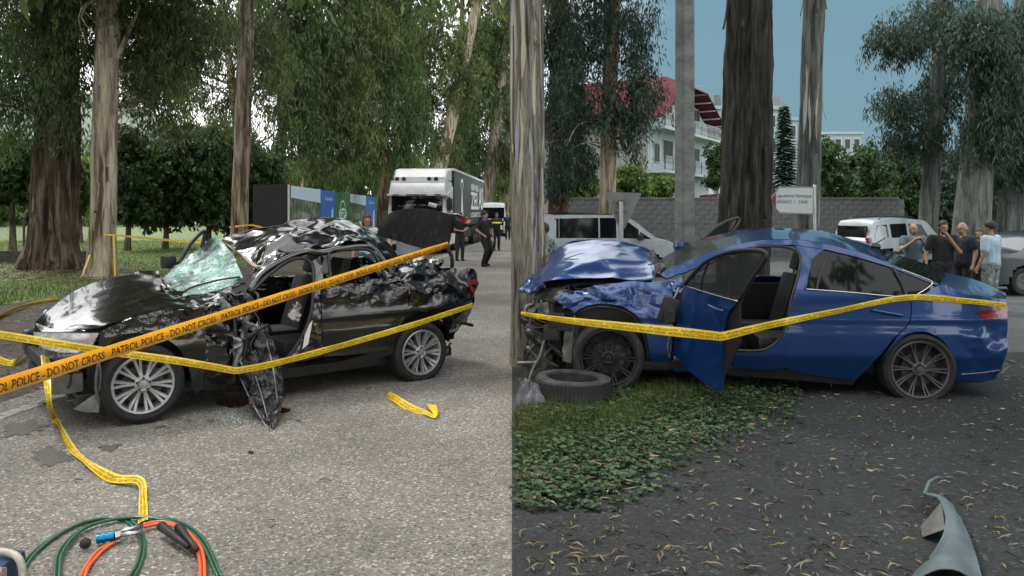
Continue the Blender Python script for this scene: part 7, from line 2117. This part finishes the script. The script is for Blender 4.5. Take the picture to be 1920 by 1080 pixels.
ribbon('yellow tape strand running from the cream tree down to the grass', [P(168, 478, 20.6), P(160, 500, 20.3), P(150, 522, 19.8), P(118, 544, 18.5)], .065, [(.8, 0, .4), (.8, 0, .4), (.6, .3, .6), (.2, .6, .8)], M_TAPE, 40, 2)
ribbon('yellow tape hanging down the right side of the cream tree', [P(213, 440, 20.6), P(214, 470, 20.55), P(215, 500, 20.55), P(216, 520, 20.5)], .05, [(1, 0, 0)] * 4, M_TAPE, 24, 2, text=False)
ribbon('yellow tape stretched from the cream tree behind the black car', [P(196, 441, 20.55), P(215, 441, 20.6), P(300, 449, 18), P(390, 455, 15.5), P(450, 456, 14)], .05, [Zv] * 5, M_TAPE, 60, 2, text=False)
ribbon('thin orange cord tied round the tan tree behind the black car', [P(430, 426, 31), P(447, 424, 30.55), P(470, 422, 30.6), P(492, 427, 28)], .07, [Zv] * 4, M_TAPEO, 40, 1, text=False)
fr = ribbon('torn scrap of yellow tape lying alone on the open road', [G(727, 741) + Zv * .012, G(745, 756) + Zv * .03, G(772, 769) + Zv * .015, G(800, 779) + Zv * .02, G(818, 786) + Zv * .012, G(813, 776) + Zv * .05, G(803, 760) + Zv * .012],
       .07, [(.3, .8, .3), (.3, .8, .5), (.2, .8, .6), (.2, .8, .5), (.3, .6, .4), (.9, .1, .5), (.9, -.1, .2)], M_TAPE, 60, 2, .004, wscale=[.9, 1, 1, .9, .4, 1, .5])
ribbon('yellow police tape tied to the blue car nose and drawn along its side', [BW(977, 588, -.55), P(1060, 600, 6.9), P(1200, 615, 6.55), P(1335, 629, 6.27), P(1350, 631, 6.25), P(1366, 628, 6.27), P(1440, 610, 6.42), P(1560, 585, 6.75), BW(1698, 558, -.97), BW(1800, 563, -.95), BW(1886, 572, -.90)],
       .080, [Zv] * 11, M_TAPE, 150, 2, .003, wscale=[.5, .55, .8, 1, .8, .65, .6, .7, .55])

# ------------------------------------------------------------------ rescue hoses and tool
M_GH = nmat('green_hose', [(.010, .075, .035), (.018, .11, .055)], 10, 4, .35, coat=.3); M_OH = nmat('orange_hose', [(.62, .085, .015), (.75, .13, .03)], 10, 4, .4, coat=.2)
M_BLUEC = mat('blue_anodised', (.01, .17, .36), .25, .7); M_STEEL = mat('bright_steel', (.55, .55, .55), .25, .9); M_BOOT = mat('black_rubber_boot', (.012, .012, .012), .55)
def twin(name, px, label, m, r=.0085, lift=.009, gap=.0095):
    root = empty(name, G(*px[len(px) // 2]), 0, label, 'hose')
    o = Vector(root.location)
    C = resample([tuple(G(a, b_) - o) for a, b_ in px], 70)
    T = np.gradient(C, axis=0); T /= np.linalg.norm(T, axis=1)[:, None]
    Nn = np.stack([-T[:, 1], T[:, 0], np.zeros(len(T))], 1)
    for s in (-1, 1):
        Q = C + Nn * gap * s; Q[:, 2] += lift + .004 * np.sin(np.linspace(0, 9, 70) + s)
        MB().tube(Q.tolist(), r, 10).build('hose_line', m, root, True)
    return root
twin('green_hose', [(30, 1092), (60, 1045), (110, 1005), (165, 980), (215, 973), (250, 986), (267, 1018), (262, 1058), (240, 1098)], 'twin green hydraulic hose looping highest on the left', M_GH)
twin('green_hose', [(106, 1095), (114, 1045), (150, 1004), (200, 984), (262, 977), (330, 986), (378, 1022), (412, 1092)], 'twin green hydraulic hose arching wide round the orange one', M_GH, lift=.024)
twin('orange_hose', [(268, 996), (302, 991), (340, 1002), (368, 1030), (378, 1060), (380, 1098)], 'twin orange hydraulic hose curling out of the coupling', M_OH, lift=.030)
twin('orange_hose', [(150, 1098), (165, 1064), (185, 1040), (212, 1022)], 'orange hydraulic hose end leading under the coupling', M_OH, lift=.012)
cp = empty('hose_coupling', G(225, 1018), 0, 'blue and steel hydraulic coupling lying among the hoses', 'coupling')
o = Vector(cp.location)
def cl(px, py, z): return G(px, py) + Vector((0, 0, z)) - o
a, b_ = cl(181, 1024, .035), cl(214, 1019, .04)
ax = (b_ - a)
prof = []
for k in range(6):
    t = k / 5; prof.append((a + ax * t))
MB().tube([a, a + ax * .15, a + ax * .16, a + ax * .3, a + ax * .31, a + ax * .5, a + ax * .51, a + ax * .7, a + ax * .71, b_], [.024, .026, .021, .021, .027, .027, .021, .021, .026, .026], 20).build('blue_collar', M_BLUEC, cp, auto=40)
MB().tube([b_, cl(226, 1016, .042)], [.028, .026], 6).build('steel_nut', M_STEEL, cp)
for dy, q in ((-6, (266, 1000)), (4, (266, 1012))):
    MB().tube([cl(224, 1016 + dy * .6, .042), cl(*q, .04)], [.011, .013], 10).build('steel_ferrule', M_STEEL, cp, True)
for q0, q1 in (((303, 1006), (352, 1044)), ((336, 1008), (368, 1050))):
    bt = empty('hose_boot', G(*q0), 0, 'black rubber boot sleeve %s on the orange hose' % ('nearer the coupling' if q0[0] < 320 else 'farther from the coupling'), 'sleeve')
    oo = Vector(bt.location)
    pA = G(*q0) - oo + Zv * .055; pB = G(*q1) - oo + Zv * .05
    MB().tube([pA, pA.lerp(pB, .1), pA.lerp(pB, .6), pB], [.020, .024, .016, .012], 14).build('sleeve', M_BOOT, bt, True)
    MB().tube([pA.lerp(pB, -.02), pA.lerp(pB, .05)], .025, 14).build('rim', M_BOOT, bt, True)
capo = empty('dust_cap', G(160, 1030), 0, 'black round dust cap left of the blue coupling', 'cap')
MB().lathe([(.001, 0), (.026, 0), (.028, .006), (.012, .012), (.010, .04), (.001, .042)], 18, 'Z', Matrix.Translation((0, 0, .03)) @ Matrix.Rotation(1.1, 4, 'X') @ Matrix.Rotation(.5, 4, 'Y')).build('cap', M_BOOT, capo, auto=40)
MB().tube([(0, 0, .03), (-.02, .03, .05), (-.03, .06, .03)], .003, 6).build('tether', M_BOOT, capo)
# spreader tool in the corner
M_FRAME = nmat('scuffed_beige_frame', [(.16, .13, .10), (.42, .38, .32), (.50, .46, .40)], 14, 6, .5, pos=[.3, .45, .7]); M_TBLUE = nmat('tool_blue', [(.012, .035, .09), (.03, .06, .13)], 5, 5, .4)
g0 = G(10, 1100)
tool = empty('rescue_tool', g0, 0, 'blue rescue tool with a scuffed beige guard frame in the bottom left corner', 'tool')
def tl(px, py, Y): return P(px, py, Y) - g0
fr_ = [tl(-60, 1034, 3.62), tl(-10, 1034, 3.62), tl(15, 1036, 3.62), tl(34, 1046, 3.60), tl(42, 1070, 3.58), tl(42, 1110, 3.55)]
MB().tube(resample([tuple(q) for q in fr_], 30).tolist(), .017, 12).build('guard_frame', M_FRAME, tool, True)
MB().rbox(tl(-60, 0, 3.62).x, tl(26, 0, 3.62).x, -.10, .10, -.02, tl(0, 1046, 3.62).z, .03, Matrix.Translation((0, tl(0, 0, 3.62).y, 0))).build('body', M_TBLUE, tool, auto=40)
MB().rbox(tl(0, 0, 3.5).x, tl(14, 0, 3.5).x, -.04, .0, .05, tl(0, 1062, 3.5).z, .01, Matrix.Translation((0, tl(0, 0, 3.5).y, 0))).build('lever', M_STEEL, tool, auto=40)

# ------------------------------------------------------------------ right verge: tyres, bag, ivy, grass, leaves
ty = G(1074, 752)
tyo = empty('old_tyre', ty, 0, 'old dusty tyre lying flat against the blue car front wheel', 'tyre')
prof = [(q, h_) for q, h_ in tyre_profile(.345, .235, .215)]
tt = MB().lathe(prof, 64, 'Z', Matrix.Translation((0, 0, .125)) @ Matrix.Rotation(.04, 4, 'Y'), closed=True)
tt.build('casing', M_RUBD, tyo, auto=30)
blk_ = MB().rbox(-.016, .016, -.006, .006, -.085, .085, .003).mesh('tread_block', M_RUBD)
for k in range(60):
    a = 2 * math.pi * k / 60
    link('tread_block', blk_, tyo, loc=(.342 * math.cos(a), .342 * math.sin(a), .125), rot=(0, 0, a + math.pi / 2))
# crumpled grey sack beside the trunk
M_SACK = nmat('grey_plastic_sack', [(.035, .035, .04), (.07, .07, .08), (.11, .11, .125)], 6, 6, .5, bump=.4)
sk = G(974, 768); n = 26
A = np.zeros((n, n, 3))
for i in range(n):
    for j in range(n):
        u = i / (n - 1) * 2 - 1; v = j / (n - 1) * 2 - 1
        rad = max(abs(u), abs(v))
        z = .22 * max(0, 1 - rad ** 2.2) * (.75 + .5 * ridged((u * 1.3, v * 1.3, 4), 1.6, 4)) + .004
        A[i, j] = (v * .15 + .03 * mnoise.noise(Vector((u * 2, v * 2, 1))), u * .20 + .03 * mnoise.noise(Vector((u * 2, v * 2, 7))), z)
sko = MB().grid(A).build('grey_sack', M_SACK, None, True, loc=(max(sk.x, .155), sk.y + .1, .004))
tag(sko, 'crumpled grey plastic sack between the struck tree and the old tyre', 'sack')
# twigs and loosened soil at the tree foot
tw = MB(); r9 = random.Random(9)
for k in range(70):
    p = Vector((r9.uniform(.12, .75), r9.uniform(7.7, 8.75), .01)); d = Vector((r9.uniform(-1, 1), r9.uniform(-.6, .6), r9.uniform(.1, .8))).normalized()
    L_ = r9.uniform(.12, .45)
    tw.tube([p, p + d * L_ * .5 + Vector((0, 0, r9.uniform(-.03, .05))), p + d * L_], [.006, .005, .002], 4)
tag(tw.build('twigs', B_BROWN, kind='stuff'), 'dry twigs and roots heaped at the foot of the struck tree', 'twigs')
n = 30; A = np.zeros((n, n, 3))
for i in range(n):
    for j in range(n):
        u = i / (n - 1) * 2 - 1; v = j / (n - 1) * 2 - 1
        rad = min(1, math.hypot(u, v))
        A[i, j] = (max(.005, .42 + v * .42), 8.35 + u * .62, .26 * (1 - rad ** 2) ** 1.5 * (.6 + .8 * fbm((u * 3, v * 3, 2), 1, 4) + .3) - .01)
mo_ = MB().grid(A).build('soil_mound', nmat('dark_loose_soil', [(.010, .009, .007), (.03, .026, .02)], 14, 8, .95, bump=.8, bscale=40), None, True)
tag(mo_, kind='structure')

def in_poly(px, py, poly):
    c = False; j = len(poly) - 1
    for i in range(len(poly)):
        xi, yi = poly[i]; xj, yj = poly[j]
        if (yi > py) != (yj > py) and px < (xj - xi) * (py - yi) / (yj - yi) + xi: c = not c
        j = i
    return c
IVY = [(962, 800), (1000, 782), (1150, 758), (1180, 722), (1330, 716), (1500, 722), (1490, 745), (1400, 782), (1300, 812), (1230, 848), (1200, 892), (1130, 925), (1060, 950), (1010, 962), (962, 948)]
def ivy_pts(n, poly, edge=26):
    out = []
    r = np.random.default_rng(21)
    xs = [p[0] for p in poly]; ys = [p[1] for p in poly]
    while len(out) < n:
        px = r.uniform(min(xs), max(xs)); py = r.uniform(min(ys), max(ys))
        # uniform on the ground, not in the picture
        if r.random() > ((min(ys) - CY) / (py - CY)) ** 2.2: continue
        jx, jy = px + r.normal() * edge, py + r.normal() * edge * .5
        if in_poly(jx, jy, poly):
            g = G(px, py)
            if g.x > .02: out.append((g.x, g.y))
    return np.array(out)
L_IVY = leaf_mat('ivy_leaves', (.012, .028, .012), (.085, .15, .060), .3, 3.0)
def leaf_patch(name, pts, size, hmax, m, label, cat, seed):
    r = np.random.default_rng(seed); k = len(pts)
    prof = np.array([(0, 0), (.55, .18), (.42, .55), (.0, 1.0), (-.42, .55), (-.55, .18)])      # lobed leaf
    z = np.array([vz(x, y) for x, y in pts]) + r.random(k) ** 1.6 * hmax + .006
    a = r.uniform(0, 2 * np.pi, k); s = size * r.uniform(.55, 1.35, k); ti = r.uniform(-.2, .75, k)
    V = np.zeros((k, 6, 3))
    for q in range(6):
        lx = prof[q, 0] * s; ly = prof[q, 1] * s
        fold = np.abs(prof[q, 0]) * s * .35
        wy = ly * np.cos(ti); wz = ly * np.sin(ti) * .6 + fold
        V[:, q, 0] = pts[:, 0] + lx * np.cos(a) - wy * np.sin(a)
        V[:, q, 1] = pts[:, 1] + lx * np.sin(a) + wy * np.cos(a)
        V[:, q, 2] = z + wz
    Fc = []
    base = np.arange(k) * 6
    F1 = np.stack([base, base + 1, base + 2, base + 3], 1); F2 = np.stack([base, base + 3, base + 4, base + 5], 1)
    return link(name, big_mesh(name, V.reshape(-1, 3), np.vstack([F1, F2]), m), label=label, cat=cat, kind='stuff')
leaf_patch('ivy_patch', ivy_pts(9500, IVY, 52), .038, .07, L_IVY, 'low green ivy spreading over the verge in front of the blue car', 'ground cover', 3)
GR = [(962, 792), (1000, 776), (1160, 772), (1230, 735), (1400, 728), (1300, 760), (1180, 800), (1080, 830), (962, 872)]
L_VG = leaf_mat('verge_grass', (.022, .042, .010), (.13, .17, .045), .3, 2.0)
gp = np.vstack([ivy_pts(8000, GR, 34), ivy_pts(2500, IVY, 50)])
tag(blades(0, lambda n: gp, .04, .15, .0045, L_VG, 'verge_grass', .7, zf=vz), 'tufts of grass round the old tyre on the verge', 'grass')
# fallen eucalyptus leaves: curved slips, each its own piece
LEAFM = [mat('fallen_leaf_tan', (.17, .135, .095), .7), mat('fallen_leaf_olive', (.115, .125, .065), .7), mat('fallen_leaf_rust', (.15, .075, .055), .7), mat('fallen_leaf_pale', (.20, .19, .145), .7), mat('fallen_leaf_yellow', (.20, .175, .06), .7)]
lm_ = []
for k in range(15):
    r = random.Random(k); L_ = r.uniform(.06, .13); wd = r.uniform(.003, .0058); bend = r.uniform(-.05, .05); V = []
    for i in range(7):
        t = i / 6; hw = wd * math.sin(math.pi * min(1, t * 1.02 + .04)) ** .8
        cx = bend * math.sin(math.pi * t); cz = .006 + .016 * math.sin(math.pi * t + r.random())
        V += [(cx - hw, (t - .5) * L_, cz), (cx, (t - .5) * L_, cz - .004), (cx + hw, (t - .5) * L_, cz + .003)]
    Fc = []
    for i in range(6):
        for q in range(2): Fc.append((i * 3 + q, i * 3 + q + 1, i * 3 + q + 4, i * 3 + q + 3))
    lm_.append(new_mesh('fallen_leaf', V, Fc, LEAFM[k % 5], True))
r = random.Random(33); cnt = 0
while cnt < 190:
    px = r.uniform(966, 1915); py = 745 + 335 * r.random() ** .8
    if r.random() < .25: px = 966 + abs(r.gauss(0, 130)); py = r.uniform(890, 1075)
    g = G(px, py)
    if g.x < .05 or (in_poly(px, py, IVY) and r.random() < .8): continue
    link('fallen_leaf', lm_[r.randrange(15)], verge, loc=(g.x, g.y, vz(g.x, g.y) + .004), rot=(r.uniform(-.1, .1), r.uniform(-.12, .12), r.uniform(0, 6.28)))
    cnt += 1
for (px, py) in [(330, 788), (352, 792), (55, 748), (60, 735), (610, 905), (880, 860), (150, 905), (505, 985), (740, 660), (905, 640), (20, 700), (80, 760)]:
    g = G(px, py)
    par = shoulder if g.x < XL(g.y) - .35 else road
    link('fallen_leaf', lm_[r.randrange(15)], par, loc=(g.x, g.y, .004), rot=(0, 0, r.uniform(0, 6.28)))
# small litter that nobody could count
def litter(name, n, samp, ln, wd, m, label, cat, zf, seed):
    r = np.random.default_rng(seed); pts = samp(n, r); k = len(pts)
    a = r.uniform(0, 2 * np.pi, k); l = ln * r.uniform(.5, 1.4, k); w = wd * r.uniform(.6, 1.4, k)
    z = np.array([zf(x, y) for x, y in pts]) + .006
    d = np.stack([np.cos(a), np.sin(a)], 1); s = np.stack([-np.sin(a), np.cos(a)], 1)
    V = np.zeros((k, 4, 3))
    V[:, 0, :2] = pts - d * l[:, None]; V[:, 1, :2] = pts + s * w[:, None]; V[:, 2, :2] = pts + d * l[:, None]; V[:, 3, :2] = pts - s * w[:, None]
    V[..., 2] = z[:, None] + r.uniform(0, .012, (k, 4))
    return link(name, big_mesh(name, V.reshape(-1, 3), np.arange(4 * k).reshape(-1, 4), m), label=label, cat=cat, kind='stuff')
M_LIT = leaf_mat('leaf_litter', (.07, .045, .025), (.34, .27, .17), .1, 4)
litter('leaf_litter', 2600, lambda n, r: np.column_stack([r.uniform(.1, 10, n), r.uniform(3.4, 9.2, n)]), .028, .0045, M_LIT, 'fine leaf and twig litter over the dark verge', 'litter', vz, 1)
def shl(n, r):
    Y = r.uniform(4, 34, n); f = r.random(n); return np.column_stack([(-10.6 + .065 * Y) + f * 5.6, Y])
litter('leaf_litter', 900, lambda n, r: ivy_pts(n, IVY, 60), .045, .006, M_LIT, 'dry leaves caught in the ivy on the verge', 'litter', lambda x, y: vz(x, y) + .04, 8)
litter('leaf_litter', 5000, shl, .05, .008, M_LIT, 'fine leaf litter over the dirt shoulder', 'litter', lambda x, y: -.004, 2)
def trl(n, r):
    c = np.array([(-14.3, 23), (-11.4, 20.6)])[r.integers(0, 2, n)]
    return c + r.normal(size=(n, 2)) * np.array([2.2, 1.6])
litter('leaf_litter', 3500, trl, .09, .014, M_LIT, 'fallen leaves round the feet of the two left trees', 'litter', lambda x, y: .05, 3)
M_STONE = nmat('small_stones', [(.05, .05, .048), (.16, .16, .15)], 9, 4, .9)
st_ = MB(); r = random.Random(5)
for k in range(420):
    x, y = r.uniform(.1, 8), r.uniform(3.5, 8.5); s = r.uniform(.004, .014)
    st_.add([(x - s, y, vz(x, y)), (x, y - s, vz(x, y)), (x + s, y, vz(x, y)), (x, y + s, vz(x, y)), (x + s * .2, y, vz(x, y) + s)], [(0, 1, 4), (1, 2, 4), (2, 3, 4), (3, 0, 4)])
tag(st_.build('small_stones', M_STONE, kind='stuff'), 'small stones scattered over the dark verge', 'stones')
# torn plastic wheel liner lying bottom right
M_LINER = nmat('pale_dirty_plastic', [(.05, .075, .08), (.085, .115, .12), (.12, .15, .16)], 5, 7, .55)
def gp3(px, py, h): return tuple(G(px, py + 0) + Vector((0, 0, h)))
le = [gp3(1690, 1110, .02), gp3(1745, 1062, .05), gp3(1772, 1028, .10), gp3(1764, 990, .14), gp3(1738, 972, .13), gp3(1730, 958, .10)]
re_ = [gp3(1845, 1110, .03), gp3(1828, 1060, .06), gp3(1806, 1012, .08), gp3(1784, 978, .09), gp3(1762, 958, .08), gp3(1748, 946, .06)]
A = coons(le, re_, [le[0], gp3(1770, 1110, .10), re_[0]], [le[-1], re_[-1]], 30, 14)
lin = empty('wheel_liner', gp3(1790, 1060, 0), 0, 'torn pale plastic wheel liner on the ground at bottom right', 'car part')
lo = np.array(tuple(lin.location))
B_ = A - lo
for i in range(B_.shape[0]):
    for j in range(B_.shape[1]): B_[i, j, 2] += .012 * fbm(tuple(B_[i, j] * 6), 1, 3)
MB().grid(B_, .004).build('shell', M_LINER, lin, auto=50)
fl = [np.array(gp3(*q)) - lo for q in [(1733, 960, .10), (1742, 945, .13), (1758, 932, .12), (1766, 928, .10)]]
MB().tube([tuple(q) for q in fl], .010, 6).build('bent_flange', M_LINER, lin, True)
fl2 = [np.array(gp3(*q)) - lo for q in [(1750, 958, .06), (1766, 945, .06), (1772, 938, .04)]]
MB().tube([tuple(q) for q in fl2], .006, 6).build('bent_flange', M_LINER, lin, True)
sk2 = coons([np.array(le[2]) - lo, np.array(le[3]) - lo], [np.array(gp3(1730, 1010, .01)) - lo, np.array(gp3(1726, 990, .01)) - lo], [np.array(le[2]) - lo, np.array(gp3(1730, 1010, .01)) - lo], [np.array(le[3]) - lo, np.array(gp3(1726, 990, .01)) - lo], 8, 8, False)
MB().grid(sk2, .004).build('torn_flap', M_PLASG, lin, auto=50)
for q in ((1737, 1072, .062), (1756, 972, .125)):
    p = np.array(gp3(*q)) - lo
    MB().lathe([(.001, .006), (.010, .006), (.012, 0)], 10, 'Z', Matrix.Translation(tuple(p))).build('clip_hole', M_PLAS, lin)

# ------------------------------------------------------------------ marks on the road by the black car
def decal(name, px_poly, m, label, dz=.0045, seed=1, amp=.06):
    c = [G(*q) for q in px_poly]
    C = resample([tuple(q) for q in c + [c[0]]], 60)[:-1]
    ctr = C.mean(0); V = [tuple(ctr + (0, 0, dz))]
    for q in C:
        d = q - ctr; k = 1 + amp * 2 * mnoise.noise(Vector(tuple(q * 9)) + Vector((seed, 0, 0))) + amp * 2 * mnoise.noise(Vector(tuple(q * 26)))
        V.append(tuple(ctr + d * k + np.array((0, 0, dz))))
    n = len(C)
    o = link(name, new_mesh(name, V, [(0, 1 + i, 1 + (i + 1) % n) for i in range(n)], m), label=label, cat='stain')
    return o
M_STAIN = mat('dark_red_fluid', (.045, .004, .004), .22, spec=.5); M_OIL = nmat('dark_oil_film', [(.045, .040, .034), (.11, .10, .09)], 60, 4, .6)
decal('fluid_stain', [(404, 758), (415, 742), (440, 736), (466, 742), (470, 756), (440, 766)], M_STAIN, 'dark red fluid stain under the torn door of the black car')
decal('fluid_stain', [(520, 768), (530, 765), (545, 768), (540, 774), (526, 776)], M_STAIN, 'small dark red drip right of the torn door', amp=.2)
for k, (q, lab) in enumerate([([(66, 850), (90, 842), (130, 850), (140, 866), (100, 872), (70, 866)], 'small dark damp patch on the road near the left edge'),
               ([(10, 800), (60, 790), (92, 800), (60, 815), (20, 818)], 'larger dark damp patch beside the white edge line'),
               ([(186, 836), (210, 832), (226, 838), (205, 846)], 'tiny dark damp spot below the black car wheel')]):
    decal('damp_patch', q, M_OIL, lab, seed=k * 5, amp=.35)
M_SHARD = mat('glass_crumbs', (.45, .58, .56), .15, spec=.7)
gl = MB(); r = random.Random(12)
for k in range(420):
    if k < 300: px, py = r.gauss(438, 20), r.gauss(780, 11)
    else: px, py = r.gauss(470, 110), r.gauss(775, 30)
    if py < 735: continue
    g = G(px, py); s = r.uniform(.003, .008); a = r.uniform(0, 3)
    c_, q = math.cos(a) * s, math.sin(a) * s
    gl.add([g + Vector((c_, q, .002)), g + Vector((-q, c_, .002)), g + Vector((-c_, -q, .002)), g + Vector((0, 0, .002 + s))], [(0, 1, 3), (1, 2, 3), (2, 0, 3)])
tag(gl.build('glass_crumbs', M_SHARD, kind='stuff'), 'crumbs of broken glass on the road below the torn door', 'glass')
M_BITS = M_PLAS
for k, (px, py, s) in enumerate([(545, 735, .03), (300, 802, .025), (600, 720, .02), (395, 790, .03), (640, 700, .02), (560, 790, .018), (470, 850, .02), (690, 730, .018)]):
    g = G(px, py); rr2 = random.Random(k)
    V = [(rr2.uniform(-1, 1) * s * 1.6, rr2.uniform(-1, 1) * s * 1.2, 0) for _ in range(4)]
    hull = [(-s * 1.5, -s * .4), (s * .2, -s * .9), (s * 1.6, s * .1), (s * .3, s * .8), (-s, s * .5)]
    b = MB().prism(hull, .003, .014, Matrix.Rotation(rr2.uniform(0, 6), 4, 'Z') @ Matrix.Rotation(.12, 4, 'X'))
    tag(b.build('plastic_shard', M_PLASG if k % 2 else M_BITS, None, loc=g), ['flat black plastic shard in front of the sill', 'grey plastic shard ahead of the front wheel', 'tiny black shard below the rear door', 'grey shard beside the dark red stain', 'tiny black shard below the rear wheel arch', 'grey shard right of the hanging door tip', 'black shard out on the open road below the car', 'grey shard near the tape scrap'][k], 'shard', 'plastic shards round the black car')
